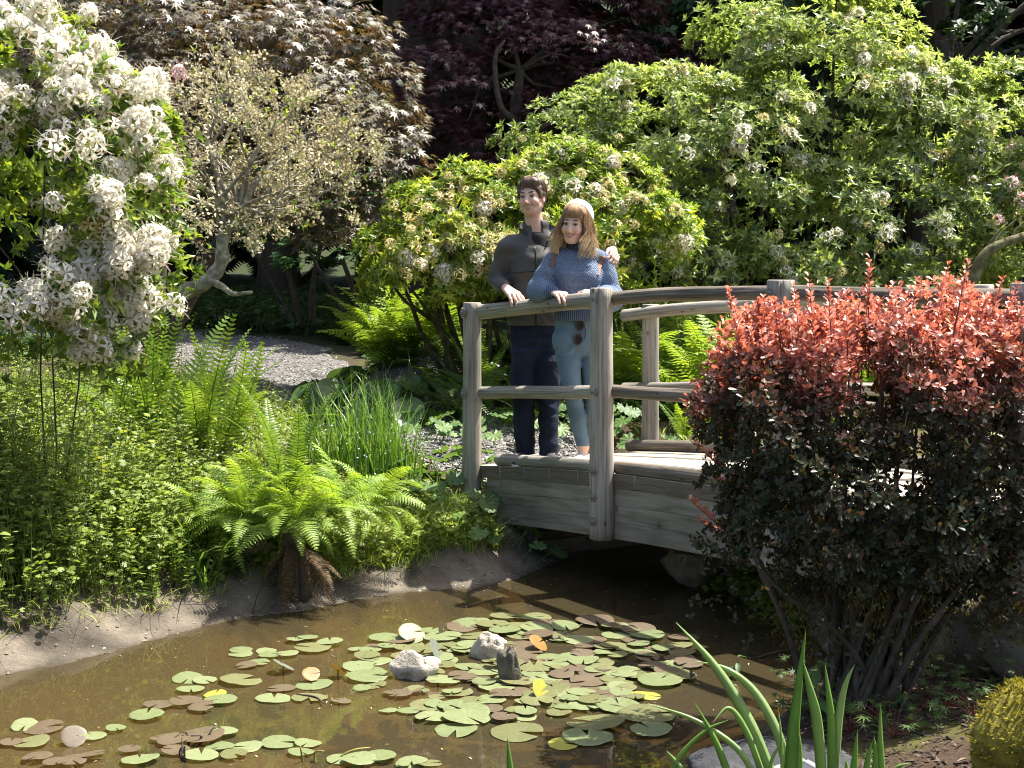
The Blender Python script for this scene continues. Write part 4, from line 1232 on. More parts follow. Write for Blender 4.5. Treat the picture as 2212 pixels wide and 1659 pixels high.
# knitted hat pushed to the back of the head
fh = Field(wH - 0.2, wH + 0.24, 0.005)
fh.ell(L(0, -0.030, 0.060), (0.096, 0.112, 0.100), wR, 0.02)
fh.plane(L(0, 0.018, 0.095), wR @ nrm(np.array([0, 0.80, -0.55])))
fh.plane(L(0, -0.06, -0.035), wR @ nrm(np.array([0, -0.1, -1.0])))
V, q = fh.mesh(); mk('hat', relax(V, q, 2), q, None, HATK, WOM)

# small leather backpack carried by the woman: bag behind her back, straps over the shoulders
LEATH = rough_mat('tan_leather', (0.13, 0.05, 0.024), (0.22, 0.095, 0.045), 14, 0.5, 0.2, 60)
bpk = empty('backpack', Q(1250, 650, WY_ + .16), 'small tan leather backpack with thin straps over the blue sweater', 'backpack')
fs = Field(Q(1250, 610, WY_ + .19) - 0.2, Q(1250, 610, WY_ + .19) + 0.2, 0.006)
fs.ell(Q(1250, 625, WY_ + .18), (0.11, 0.06, 0.13), None, 0.03); fs.ell(Q(1250, 650, WY_ + .19), (0.115, 0.065, 0.09), None, 0.03)
V, q = fs.mesh(); mk('bag', relax(V, q, 1), q, None, LEATH, bpk)
for pts in ([(1204, 536), (1200, 548), (1195, 562), (1192, 576)], [(1315, 545), (1306, 553), (1299, 566), (1294, 580), (1292, 594)]):
    pp = []
    for x, y in pts:
        try: pp.append(onto(bvs, x, y, 0.004))
        except Exception: pass
    if len(pp) >= 3:
        pp = np.array(pp); pp = np.concatenate([[pp[0] + np.array([0, 0.10, 0.0])], pp])
        V, q = ribbon(spline(pp, 16), 0.022, np.tile(np.array([0.0, -1.0, 0.25]), (16, 1)), 0.004)
        mk('strap', V, q, None, LEATH, bpk, smooth=False)

# sunglasses hanging by one arm from the pocket of the pale jeans
SG = plain_mat('dark_lens', (0.012, 0.010, 0.009), 0.45, 0.3); SGF = plain_mat('tortoise_frame', (0.030, 0.018, 0.010), 0.3, 0.5)
sgo = onto(bvn, 1250, 712, 0.02)
sg = empty('sunglasses', sgo, 'dark tortoiseshell sunglasses hooked on the pocket of the pale jeans', 'sunglasses')
for (x, y) in ((1253, 702), (1249, 733)):
    c = onto(bvn, x, y, 0.014); a_ = np.linspace(0, 2 * np.pi, 15)[:-1]
    rx, rz = 0.023, 0.030
    m = MB()
    V = np.concatenate([c + np.stack([np.cos(a_) * rx, np.full(14, o), np.sin(a_) * rz * (1 - 0.15 * np.cos(a_))], -1) for o in (0.0, -0.003)])
    q = [(k, (k + 1) % 14, 14 + (k + 1) % 14, 14 + k) for k in range(14)]
    t = [(0, k, k + 1) for k in range(1, 13)][::1] + [(14, 14 + k + 1, 14 + k) for k in range(1, 13)]
    mk('lens', V, q, t, SG, sg, smooth=False)
    rim = c + np.stack([np.cos(a_) * rx * 1.04, np.full(14, -0.0015), np.sin(a_) * rz * 1.04 * (1 - 0.15 * np.cos(a_))], -1)
    V, q, t, uv = tube(np.concatenate([rim, rim[:1]]), 0.0048, 6, False); mk('rim', V, q, None, SGF, sg)
c0, c1 = onto(bvn, 1256, 715, 0.016), onto(bvn, 1254, 721, 0.016)
V, q, t, uv = tube([c0, (c0 + c1) / 2 + np.array([0.002, -0.002, 0]), c1], 0.003, 6); mk('nose_bridge', V, q, t, SGF, sg)
pts = [onto(bvn, x, y, 0.010) for x, y in ((1262, 699), (1265, 715), (1263, 733))]
V, q, t, uv = tube(spline(pts, 8), 0.0026, 6); mk('temple_arm', V, q, t, SGF, sg)
# ------------------------------------------------------------------ foliage tools
def oval(w, fold=0.10, droop=0.10):
    V = np.array([(0, 0, 0), (-w * .5, .42, fold), (0, .48, 0), (w * .5, .42, fold), (0, 1, -droop)], float)
    return V, np.array([(0, 3, 2), (0, 2, 1), (2, 3, 4), (1, 2, 4)])
OV_A = oval(0.36); OV_B = oval(0.62); OV_R = oval(0.85, 0.06)
def palm(n=7, depth=0.45, spread=2.5, w=0.5, droop=0.15):
    """palmate leaf: n pointed lobes fanned round the stalk"""
    a = np.linspace(-spread, spread, n)
    V = [(0, 0.0, 0), ]
    pts = []
    for i, x in enumerate(a):
        L_ = 1.0 - 0.42 * (abs(x) / spread) ** 1.3
        pts.append((math.sin(x) * L_, 0.25 + math.cos(x) * L_, -droop * L_))
        if i < n - 1:
            m = (x + a[i + 1]) / 2; Lm = depth * L_ * 0.9
            pts.append((math.sin(m) * Lm, 0.25 + math.cos(m) * Lm, 0.02))
    V = np.array([(0, 0.22, 0.03)] + pts) * 0.62
    F_ = np.array([(0, i + 1, i) for i in range(1, len(pts))])
    return V, F_
MAPLE = palm(7, 0.36, 2.15)
LOBED = palm(9, 0.80, 2.75, droop=0.05)
VINE = palm(7, 0.62, 2.3, droop=0.12)
def leaves(mb, tmpl, pos, d, up, sc, tint):
    R = rot_frames(d, up)
    V, Fc, ti = scatter(tmpl[0], tmpl[1], np.asarray(pos), R, np.asarray(sc), np.asarray(tint))
    mb.put(V, None, Fc, tint=ti)
def in_ell(p, c, r):
    return (((p - c) / r) ** 2).sum(-1) < 1
def crown_tips(lobes, n, depth=(0.55, 1.0), up_bias=0.25, clump=0.5, cull=0.82, nclump=None):
    """tip points and outward directions spread through a crown made of ellipsoid lobes, gathered in clumps"""
    vol = np.array([r[0] * r[1] * r[2] for c, r in lobes]) ** (2 / 3); vol = vol / vol.sum()
    nclump = nclump or max(8, n // 28)
    cl, cdir, cr = [], [], []
    while len(cl) < nclump:
        k = rng.choice(len(lobes), p=vol); c, r = np.array(lobes[k][0]), np.array(lobes[k][1])
        d = sphere_dirs(1)[0]; d[2] += up_bias; d = nrm(d)
        rho = rng.uniform(*depth)
        p = c + d * r * rho
        if any(in_ell(p, np.array(c2), np.array(r2) * cull * min(1, rho + 0.1)) for j, (c2, r2) in enumerate(lobes) if j != k): continue
        cl.append(p); cdir.append(nrm(d / r)); cr.append(clump * rng.uniform(0.55, 1.25))
    cl, cdir, cr = np.array(cl), np.array(cdir), np.array(cr)
    k = rng.integers(0, nclump, n)
    d = nrm(sphere_dirs(n) + cdir[k] * 0.9 + np.array([0, 0, 0.25]))
    p = cl[k] + d * (cr[k] * rng.uniform(0.45, 1.0, n))[:, None] * np.array([1, 1, 0.8])
    dirs = nrm(d * 0.7 + cdir[k] * 0.5 + np.array([0, 0, 0.35]) + 0.3 * sphere_dirs(n))
    return p, dirs, cl, cdir
def whorls(mb, tmpl, p, d, per, size, tint_c, tint_s=0.18, tilt=0.75, step=0.0):
    n = len(p)
    pos = np.repeat(p, per, 0); ax = np.repeat(d, per, 0)
    x = nrm(np.cross(ax, nrm(np.array([0.31, 0.77, 0.55])))); y = np.cross(ax, x)
    a = np.tile(np.arange(per) * 2 * np.pi / per, n) + np.repeat(rng.uniform(0, 6.28, n), per) + rng.normal(0, 0.25, n * per)
    rd = x * np.cos(a)[:, None] + y * np.sin(a)[:, None]
    tl = np.clip(rng.normal(tilt, 0.22, n * per), 0.1, 1.5)
    dd = rd * np.sin(tl)[:, None] + ax * np.cos(tl)[:, None]
    up = nrm(ax * np.sin(tl)[:, None] - rd * np.cos(tl)[:, None])
    sc = size * rng.uniform(0.65, 1.2, n * per)
    ti = np.clip(np.repeat(np.broadcast_to(tint_c, n), per) + rng.normal(0, tint_s, n * per), 0, 1)
    leaves(mb, tmpl, pos - ax * (rng.uniform(0, 1, n * per) * step)[:, None], dd, up, sc, ti)
def branches(mb, base, targets, r0, bend=0.25, sides=6, seg=7, rmin=0.006, tint=0.5):
    """limbs from a base to crown points"""
    for t in targets:
        b = np.array(base); t = np.array(t); L_ = np.linalg.norm(t - b)
        m1 = b + (t - b) * 0.35 + np.array([0, 0, L_ * bend * 0.5]) + rng.normal(0, L_ * 0.06, 3)
        m2 = b + (t - b) * 0.7 + np.array([0, 0, L_ * bend * 0.35]) + rng.normal(0, L_ * 0.06, 3)
        pts = spline([b, m1, m2, t], seg)
        V, q, tt, uv = tube(pts, np.linspace(r0 * rng.uniform(0.7, 1.1), rmin, seg), sides, False)
        mb.put(V, q, tint=tint)
def grow(out, p, d, L_, r, depth, curl=0.35, split=(2, 3), shrink=0.72, upw=0.12, ang=0.6, tips=None, nseg=5):
    pts = [np.array(p)]; dd = np.array(d)
    for k in range(nseg):
        dd = nrm(dd + rng.normal(0, curl, 3) * 0.5 + np.array([0, 0, upw * 0.4]))
        pts.append(pts[-1] + dd * L_ / nseg)
    r1 = r * 0.66
    out.append((np.array(pts), np.linspace(r, r1, nseg + 1)))
    if depth == 0:
        if tips is not None: tips.append((pts[-1], dd))
        return
    for k in range(rng.integers(split[0], split[1] + 1)):
        nd = nrm(dd + rng.normal(0, ang, 3) + np.array([0, 0, upw]))
        at = pts[-1] if k == 0 else pts[rng.integers(2, nseg + 1)]
        grow(out, at, nd, L_ * shrink * rng.uniform(0.75, 1.2), r1, depth - 1, curl, split, shrink, upw, ang, tips, nseg)
def tubes_mesh(lst, sides=5):
    mb = MB()
    for pts, r in lst:
        V, q, t, uv = tube(pts, r, sides, False); mb.put(V, q)
    return mb

# flower trusses
def truss(nf, pr, petal, spread=1.0, seed=0):
    mb = MB(); g_ = np.random.default_rng(seed)
    for i in range(nf):
        z = 1 - (i + 0.5) / nf * 1.15; a = i * 2.4 + g_.uniform(-.3, .3)
        s_ = math.sqrt(max(0, 1 - z * z)); d = nrm(np.array([math.cos(a) * s_, math.sin(a) * s_, z]))
        c = d * pr * g_.uniform(0.75, 1.15)
        x = nrm(np.cross(d, [0.3, 0.5, 0.8])); y = np.cross(d, x)
        for k in range(5):
            b = k * 2 * np.pi / 5 + g_.uniform(-.2, .2); e = x * math.cos(b) + y * math.sin(b); sd_ = np.cross(d, e)
            L_ = petal * g_.uniform(0.8, 1.15); w = petal * g_.uniform(0.19, 0.27)
            p0 = c; p1 = c + e * L_ * .55 + d * L_ * .42 + sd_ * w; p2 = c + e * L_ * .55 + d * L_ * .42 - sd_ * w; p3 = c + e * L_ * 1.05 * spread + d * L_ * g_.uniform(-0.05, .35)
            mb.put([p0, p1, p3, p2], [(0, 1, 2, 3)], tint=np.clip(g_.normal(0.6, 0.22), 0, 1))
        V, q, t, uv = tube([c * 0.25, c], [0.002, 0.004], 4, False); mb.put(V, q, tint=0.05)
        for k in range(2):
            e = nrm(d + 0.35 * (x * math.cos(k * 2.1) + y * math.sin(k * 2.1)))
            V, q, t, uv = tube([c, c + e * petal * 1.5], [0.0012, 0.0010], 3, False); mb.put(V, q, tint=0.35)
    return mb
FL_WHITE = leaf_mat('white_petals', [(0.55, 0.42, 0.22), (0.76, 0.70, 0.58), (0.87, 0.85, 0.79), (0.90, 0.89, 0.85)], trans=0.55, rough=0.6, tcol=(1.0, 1.0, 0.95), spec=0.2)
FL_CREAM = leaf_mat('cream_petals', [(0.42, 0.27, 0.08), (0.62, 0.50, 0.20), (0.76, 0.70, 0.42), (0.80, 0.77, 0.60)], trans=0.5, rough=0.6, tcol=(1.0, 0.98, 0.8), spec=0.2)
FL_PINK = leaf_mat('pink_petals', [(0.55, 0.25, 0.24), (0.72, 0.48, 0.46), (0.80, 0.70, 0.68), (0.82, 0.77, 0.76)], trans=0.5, rough=0.6, tcol=(1.0, 0.9, 0.9), spec=0.2)
TR_W = [truss((7, 11, 14, 5)[s % 4], 0.052, 0.046, 1.2, seed=s).mesh('flower_cluster', FL_WHITE) for s in range(4)]
TR_C = [truss((4, 7, 9, 6)[s % 4], 0.042, 0.038, 1.2, seed=s + 9).mesh('flower_cluster', FL_CREAM) for s in range(4)]
TR_P = [truss(10, 0.042, 0.034, seed=s + 19).mesh('flower_cluster', FL_PINK) for s in range(2)]
def put_flowers(E, p, d, meshes, n, sc=(0.8, 1.2), face=None, mix=0.9, lift=0.03):
    w = d @ nrm(np.array([0.1, -1.0, 0.45])) if face is None else d @ nrm(np.array(face))
    ok = np.argsort(-(w + rng.uniform(0, mix, len(w))))
    taken = []
    base = wloc(E)
    for i in ok:
        if len(taken) >= n: break
        taken.append(i)
        dd = nrm(d[i] + np.array([0, -0.25, 0.1]))
        o = add('flower_cluster', meshes[rng.integers(len(meshes))], E, p[i] + dd * lift * rng.uniform(0.3, 1.2) - base, Vector(dd).to_track_quat('Z', 'Y').to_euler(), rng.uniform(*sc))

# ------------------------------------------------------------------ white azalea at the left edge
LF_AZ = leaf_mat('azalea_leaf', [(0.040, 0.075, 0.016), (0.080, 0.140, 0.024), (0.145, 0.205, 0.034), (0.21, 0.255, 0.045)], 0.46, 0.42, gain=1.3)
c0 = P(60, 215, 7.5)
AZL = empty('azalea_shrub', (c0[0] - .1, 7.55, hz(c0[0] - .1, 7.55)), 'azalea shrub thick with white flower clusters on the left bank', 'shrub')
lobes = [(P(10, 100, 7.5), (0.55, 0.6, 0.42)), (P(50, 170, 7.45), (0.60, 0.6, 0.50)), (P(95, 235, 7.5), (0.42, 0.5, 0.40)), (P(20, 270, 7.4), (0.60, 0.6, 0.42)), (P(-70, 200, 7.6), (0.6, 0.6, 0.9)), (P(95, 130, 7.7), (0.36, 0.5, 0.32)), (P(130, 275, 7.5), (0.26, 0.35, 0.24)), (P(60, 310, 7.4), (0.42, 0.4, 0.24)), (P(20, 340, 7.4), (0.5, 0.4, 0.26)), (P(95, 325, 7.5), (0.30, 0.35, 0.18))]
p, d, cl, cdir = crown_tips(lobes, 3600, (0.6, 1.0), clump=0.20, nclump=210)
ok = (p[:, 2] > 0.98); p, d = p[ok], d[ok]
mb = MB(); whorls(mb, OV_A, p, d, 6, 0.068, rng.uniform(0.2, 0.9, len(p)), tilt=0.85)
mb.build('crown', LF_AZ, AZL)
mb = MB(); bs = wloc(AZL); branches(mb, bs + (0, 0, -0.05), list(cl[5:-1:70]), 0.005); mb.build('stems', BARK, AZL, kind='stuff')
put_flowers(AZL, p, d, TR_W, 298, (0.65, 1.15), face=(0.35, -0.8, 0.5), mix=1.15, lift=0.08)
for s_ in range(16):   # a few clusters going over
    i = rng.integers(len(p))
    add('flower_cluster', TR_C[s_ % 4], AZL, p[i] + d[i] * 0.03 - bs, Vector(d[i]).to_track_quat('Z', 'Y').to_euler(), 0.95)

# ------------------------------------------------------------------ azaleas behind the bridge
LF_AZ2 = leaf_mat('azalea_leaf_light', [(0.065, 0.092, 0.032), (0.120, 0.160, 0.055), (0.195, 0.235, 0.085), (0.31, 0.32, 0.15)], 0.50, 0.36, gain=1.65, spec=0.5, tcol=(1.22, 1.28, 0.62))
LF_AZ3 = leaf_mat('azalea_leaf_yellow', [(0.060, 0.105, 0.020), (0.12, 0.18, 0.030), (0.22, 0.27, 0.045), (0.34, 0.34, 0.06)], 0.46, 0.40, gain=1.5, spec=0.5, tcol=(1.25, 1.25, 0.6))
def azalea(label, base, lobes, n, mat, leaf, flows, clump, nclump, nb=30, face=None):
    E = empty('azalea_shrub', (*base, hz(*base)), label, 'shrub')
    p, d, cl, cdir = crown_tips(lobes, n, (0.62, 1.0), clump=clump, nclump=nclump, up_bias=0.3)
    ok = p[:, 2] > hz(*base) + 0.15; p, d = p[ok], d[ok]
    vis = (p[:, 1] < np.mean([c[1] for c, r in lobes]) + 0.9) | (d[:, 2] > 0.5)
    p, d = p[vis], d[vis]
    mb = MB(); whorls(mb, leaf[0], p, d, 6, leaf[1], np.clip(0.5 + 0.35 * vnoise(p * 1.6, 4) + rng.normal(0, 0.16, len(p)), 0, 1), 0.24, tilt=0.95)
    mb.build('crown', mat, E)
    mb = MB()
    for t_ in cl[rng.permutation(len(cl))[:nb]]:
        g_ = np.array([base[0] + 0.62 * (t_[0] - base[0]) + rng.normal(0, .1), base[1] + rng.normal(0, .15), 0]); g_[2] = hz(g_[0], g_[1]) - .05
        branches(mb, g_, [t_], 0.03, rmin=0.007); mb.build('stems', BARK_MOSSY, E, kind='stuff')
    for meshes, k, sc in flows: put_flowers(E, p, d, meshes, k, sc, face)
    return E
azalea('big pale green azalea tree with scattered white flowers behind the bridge', (3.2, 13.8),
       [(P(830, 115, 13.5), (1.25, 1.0, 0.95)), (P(720, 175, 13.2), (1.2, 1.0, 0.85)), (P(930, 190, 13.3), (1.05, 1.0, 1.0)), (P(830, 240, 12.9), (1.6, 0.9, 0.55)), (P(620, 190, 13.4), (0.95, 0.9, 0.60)), (P(740, 60, 13.7), (0.45, 0.5, 0.42)), (P(830, 35, 13.6), (0.5, 0.6, 0.5)), (P(560, 215, 13.3), (0.6, 0.7, 0.5)), (P(760, 295, 12.6), (1.3, 0.6, 0.42)), (P(920, 295, 12.6), (1.2, 0.6, 0.45)), (P(660, 265, 12.7), (0.8, 0.6, 0.45)), (P(570, 150, 13.6), (0.55, 0.6, 0.40)), (P(655, 110, 13.6), (0.75, 0.7, 0.42))],
       16000, LF_AZ2, (OV_A, 0.074), [(TR_W[3:], 100, (0.5, 1.0)), (TR_W[:1], 50, (0.5, 0.95)), (TR_C, 120, (0.45, 0.85))], 0.28, 480, 34)
azalea('low yellow-green azalea with cream flowers close behind the two people', (0.15, 11.9),
       [(P(470, 225, 11.7), (0.62, 0.6, 0.42)), (P(430, 262, 11.5), (0.50, 0.6, 0.36)), (P(560, 205, 11.9), (0.60, 0.6, 0.42)), (P(620, 245, 11.6), (0.55, 0.5, 0.40)), (P(520, 255, 11.5), (0.7, 0.5, 0.35)), (P(600, 190, 12.2), (0.5, 0.5, 0.35)), (P(420, 285, 11.6), (0.4, 0.4, 0.22))],
       6500, LF_AZ3, (OV_A, 0.070), [(TR_C, 255, (0.55, 0.95)), (TR_W, 40, (0.7, 1.0))], 0.20, 240, 24)
azalea('azalea with pinkish white flowers beyond the right end of the bridge', (6.2, 13.2),
       [(P(1020, 150, 13.2), (0.75, 0.8, 0.75)), (P(1060, 220, 12.9), (1.0, 0.9, 0.8)), (P(1010, 230, 12.6), (0.5, 0.6, 0.5))],
       1900, LF_AZ2, (OV_A, 0.085), [(TR_P, 34, (0.9, 1.3))], 0.28, 90, 20)
# leaning mossy limb at the right edge behind the rail
mb = MB(); pts = spline([P(968, 292, 11.2), P(975, 275, 11.2), P(985, 255, 11.2), P(1003, 243, 11.2), P(1040, 232, 11.3)], 18)
V, q, t, uv = tube(pts, np.linspace(0.052, 0.034, 18), 9, True, lambda u, a: 1 + 0.12 * np.sin(3 * a + u * 9))
lm = MB(); lm.put(V, q, t)
gb = np.array([pts[0][0] - 0.1, 11.25, hz(pts[0][0] - .1, 11.25) - 0.05])
V, q, t, uv = tube(spline([gb, (gb + pts[0]) / 2 + (0.05, 0, 0), pts[0]], 8), np.linspace(0.07, 0.052, 8), 9); lm.put(V, q, t)
LMB = empty('tree_limb', gb, 'dark mossy limb bending to the right behind the top rail', 'branch')
lm.build('limb', BARK_MOSSY, LMB)
for k in range(3):
    a = pts[8 + 3 * k]
    V, q, t, uv = tube(spline([a, a + (0.05, 0.02, 0.1), a + (0.12 + .05 * k, 0.0, 0.22)], 6), np.linspace(0.014, 0.004, 6), 6); mk('twig', V, q, t, BARK_MOSSY, LMB)

# ------------------------------------------------------------------ lichen-covered bare shrub on the left
LICH = leaf_mat('lichen', [(0.24, 0.18, 0.10), (0.42, 0.36, 0.21), (0.60, 0.54, 0.35), (0.72, 0.68, 0.50)], 0.25, 0.9, tcol=(1, 1, 0.8), spec=0.05)
LY = 10.8
LS = empty('lichen_shrub', P(178, 300, LY), 'gnarled half-bare shrub whose twigs are crusted with pale lichen', 'shrub')
trunk = [P(172, 306, LY), P(186, 291, LY), P(205, 283, LY), P(216, 272, LY), P(222, 258, LY), P(223, 243, LY), P(227, 228, LY), P(238, 218, LY)]
lst = [(spline(trunk, 24), np.linspace(0.062, 0.042, 24))]
tips = []
low = [P(186, 291, LY), P(205, 281, LY), P(222, 286, LY - .1), P(232, 294, LY - .1), P(252, 292, LY - .15)]
lst.append((spline(low, 14), np.linspace(0.04, 0.012, 14)))
mb = MB()
for pts, rr in lst:
    V, q, t, uv = tube(pts, rr, 10, True, lambda u, a: 1 + 0.12 * np.sin(3 * a + u * 21) + 0.1 * np.sin(u * 47)); mb.put(V, q, t)
mb.build('trunk', BARK_LICHEN, LS)
out_ = []
for (x, y) in ((195, 140), (215, 120), (240, 110), (270, 130), (300, 150), (325, 165), (250, 165), (210, 180), (180, 195), (165, 170), (285, 190), (310, 205), (240, 200), (160, 130), (265, 215), (330, 190)):
    tgt = P(x, y, LY + rng.uniform(-0.6, 0.6)); b = np.array(trunk[-1 if rng.random() < .6 else -2]); L_ = np.linalg.norm(tgt - b)
    d0 = nrm(tgt - b)
    mid = b + (tgt - b) * 0.5 + rng.normal(0, 0.08, 3)
    out_.append((spline([b, mid, tgt], 9), np.linspace(0.026, 0.012, 9)))
    for k in range(4):
        grow(out_, mid if k == 0 else tgt, nrm(d0 + rng.normal(0, 0.5, 3)), 0.28, 0.010, 3, 0.55, (2, 3), 0.72, 0.05, 0.65, tips, 4)
tubes_mesh(out_, 4).build('branches', BARK_LICHEN, LS)
allp = np.concatenate([a for a, b in out_[3:]]); k = rng.integers(0, len(allp), 17000)
pp = allp[k] + rng.normal(0, 0.018, (17000, 3))
mb = MB(); leaves(mb, OV_R, pp, sphere_dirs(17000), sphere_dirs(17000), rng.uniform(0.012, 0.034, 17000), np.clip(0.5 + 0.3 * vnoise(pp * 5, 2) + rng.normal(0, 0.2, 17000), 0, 1))
mb.build('lichen', LICH, LS)
tp = np.array([a for a, b in tips]); td = np.array([b for a, b in tips]); kk = rng.permutation(len(tp))[:150]
mb = MB(); whorls(mb, OV_A, tp[kk], nrm(td[kk] + (0, 0, .6)), 5, 0.05, rng.uniform(0.5, 1, len(kk))); mb.build('leaves', LF_AZ, LS)
put_flowers(LS, P(175, 75, LY)[None] + rng.normal(0, 0.04, (3, 3)), np.tile([[0, -0.5, 0.8]], (3, 1)), TR_P, 3, (0.8, 1.0))

# ------------------------------------------------------------------ maples
LF_MB = leaf_mat('bronze_maple_leaf', [(0.045, 0.066, 0.028), (0.090, 0.085, 0.050), (0.155, 0.120, 0.095), (0.13, 0.150, 0.045), (0.24, 0.085, 0.04)], 0.25, 0.46, tcol=(1.3, 0.9, 0.45), spec=0.7)
LF_MP = leaf_mat('purple_maple_leaf', [(0.030, 0.013, 0.016), (0.062, 0.024, 0.030), (0.105, 0.040, 0.048), (0.13, 0.06, 0.04)], 0.28, 0.38, tcol=(1.3, 0.6, 0.5), spec=0.6)
LF_VM = leaf_mat('vine_maple_leaf', [(0.025, 0.060, 0.016), (0.045, 0.105, 0.026), (0.08, 0.155, 0.040)], 0.35, 0.45)
def maple(name, label, base, pads, n, size, mat, tmpl, bark, trunks, tintf=None, drp=0.55):
    E = empty(name, (*base, hz(*base)), label, 'tree')
    mb = MB(); ptsall = []
    w = np.array([r[0] * (r[2] + 0.5 * r[1]) for c, r in pads]); w = w / w.sum()
    cnt = np.maximum(40, (w * n).astype(int))
    for (c, r), m in zip(pads, cnt):
        d = sphere_dirs(m); d[:, 2] = np.abs(d[:, 2]) * 1.1 - 0.25; d = nrm(d)
        rho = rng.uniform(0.72, 1.03, m)
        # sprays: gather the leaves round twig ends
        ns = max(6, m // 16); k = rng.integers(0, ns, m); d = nrm(d[k] + rng.normal(0, 0.16, (m, 3))); rho = rho[k] + rng.normal(0, 0.03, m)
        p = np.array(c) + d * rho[:, None] * np.array(r)
        ptsall.append(p)
        out = nrm(d * np.array([1, 1, 0.15]) + np.array([0, 0, -drp]) + rng.normal(0, 0.3, (m, 3)))
        up = nrm(d * 0.5 + np.array([0, -0.15, 0.9]) + rng.normal(0, 0.25, (m, 3)))
        ti = np.clip(rng.normal(0.42, 0.16, m) + (0.22 * vnoise(p * 1.7, 8) if tintf is None else tintf(p)), 0, 1)
        leaves(mb, tmpl, p, out, up, size * rng.uniform(0.7, 1.2, m), ti)
    mb.build('crown', mat, E)
    mb = MB()
    for tr in trunks:
        pts = spline(tr[0], 16); V, q, t, uv = tube(pts, np.linspace(tr[1], tr[2], 16), 9, True, lambda u, a: 1 + 0.1 * np.sin(2 * a + u * 5)); mb.put(V, q, t)
    top = np.array(trunks[0][0][-1])
    branches(mb, top, [np.array(c) + np.array(r) * nrm(rng.normal(size=3)) * 0.5 for c, r in pads], trunks[0][2] * 0.5, 0.1, 6)
    mb.build('trunk', bark, E)
    return E
MY1 = 13.0
pads = [(P(40, 45, MY1), (1.2, 1.0, 0.55)), (P(140, 25, MY1 + .3), (1.0, 1.0, 0.6)), (P(235, 40, MY1), (1.0, 1.0, 0.6)), (P(330, 45, MY1 + .2), (0.72, 0.8, 0.42)), (P(355, 85, MY1), (0.55, 0.7, 0.42)), (P(300, 110, MY1 - .3), (0.8, 0.8, 0.5)),
        (P(370, 130, MY1 - .2), (0.55, 0.6, 0.40)), (P(390, 165, MY1 - .3), (0.42, 0.5, 0.30)), (P(330, 170, MY1 - .4), (0.65, 0.6, 0.40)), (P(270, 165, MY1), (0.9, 0.7, 0.5)), (P(150, 95, MY1), (1.1, 0.9, 0.6)), (P(350, 210, MY1 - .3), (0.55, 0.6, 0.42)), (P(60, 120, MY1), (1.2, 0.9, 0.7)), (P(340, 240, MY1 - .2), (0.45, 0.5, 0.32)), (P(250, 220, MY1 + .2), (0.9, 0.6, 0.5))]
b1 = (P(150, 280, 15.0)[0], 15.0)
maple('maple_tree', 'bronze-leaved maple cascading in layers behind the lichen shrub', b1, pads, 15500, 0.125, LF_MB, MAPLE, BARK,
      [([np.array([*b1, hz(*b1) - .1]), P(160, 220, 14.8), P(200, 120, 13.8)], 0.13, 0.08), ([np.array([*b1, hz(*b1) - .1]), P(240, 210, 14.5), P(310, 130, 13.6)], 0.09, 0.05)])
MY2 = 18.5
pads = [(P(430, 70, MY2), (0.95, 0.8, 0.40)), (P(500, 30, MY2 + .3), (1.1, 0.9, 0.5)), (P(560, 55, MY2), (1.15, 0.9, 0.45)), (P(460, 105, MY2 - .3), (1.0, 0.8, 0.38)), (P(600, 80, MY2 + .3), (0.9, 0.8, 0.42)), (P(510, 130, MY2 + .2), (0.9, 0.7, 0.45)), (P(430, 130, MY2), (0.7, 0.6, 0.35)), (P(580, 15, MY2 + .5), (1.2, 0.8, 0.5)), (P(650, 60, MY2 + .8), (0.8, 0.6, 0.4)), (P(490, 160, MY2), (0.9, 0.6, 0.4)), (P(450, 10, MY2 + .6), (0.7, 0.7, 0.5)), (P(560, 110, MY2 + .4), (0.8, 0.6, 0.4))]
b2 = (P(520, 200, MY2 + .3)[0], MY2 + .4)
maple('maple_tree', 'dark purple maple with pale lichened limbs in the forest shade', b2, pads, 9000, 0.15, LF_MP, MAPLE, BARK,
      [([np.array([*b2, hz(*b2) - .1]), P(515, 140, MY2 - .2), P(520, 70, MY2 - .3)], 0.11, 0.06), ([P(515, 150, MY2 - .3), P(545, 125, MY2 - .5), P(590, 100, MY2 - .5)], 0.05, 0.02), ([P(515, 120, MY2 - .5), P(500, 105, MY2 - .7), P(495, 60, MY2 - .8), P(505, 40, MY2 - .8)], 0.05, 0.015), ([P(515, 170, MY2 - .6), P(480, 165, MY2 - .8), P(450, 175, MY2 - .8)], 0.03, 0.01)])
# green vine maples in the shade behind the path
for (x, y, Y, sx, lab) in ((365, 235, 16.5, 1.0, 'green vine maple bush in deep shade under the bronze maple'), (300, 215, 17.5, 0.9, 'dark green vine maple bush with bare stems behind the shaded lawn')):
    c = P(x, y, Y); b3 = (c[0], Y + .2)
    pads = [(c + np.array([dx, dy, dz]) * sx, (0.75 * sx, 0.6, 0.34)) for dx, dy, dz in ((-.5, 0, .1), (.4, -.1, 0), (0, .1, .45), (.7, .2, .5), (-.3, -.2, -.25), (.8, 0, -.35))]
    g0 = np.array([*b3, hz(*b3) - 0.05])
    maple('vine_maple', lab, b3, pads, 1700, 0.135, LF_VM, VINE, BARK, [([g0, (g0 + c) / 2 + (-.15, 0, 0), c + (-.4, 0, .1)], 0.05, 0.02), ([g0 + (.1, 0, 0), (g0 + c) / 2 + (.15, 0, 0), c + (.4, 0, .2)], 0.05, 0.02), ([g0, (g0 + c) / 2 + (-.4, 0, 0), c + (-.8, 0, .1)], 0.035, 0.015)], drp=0.25)

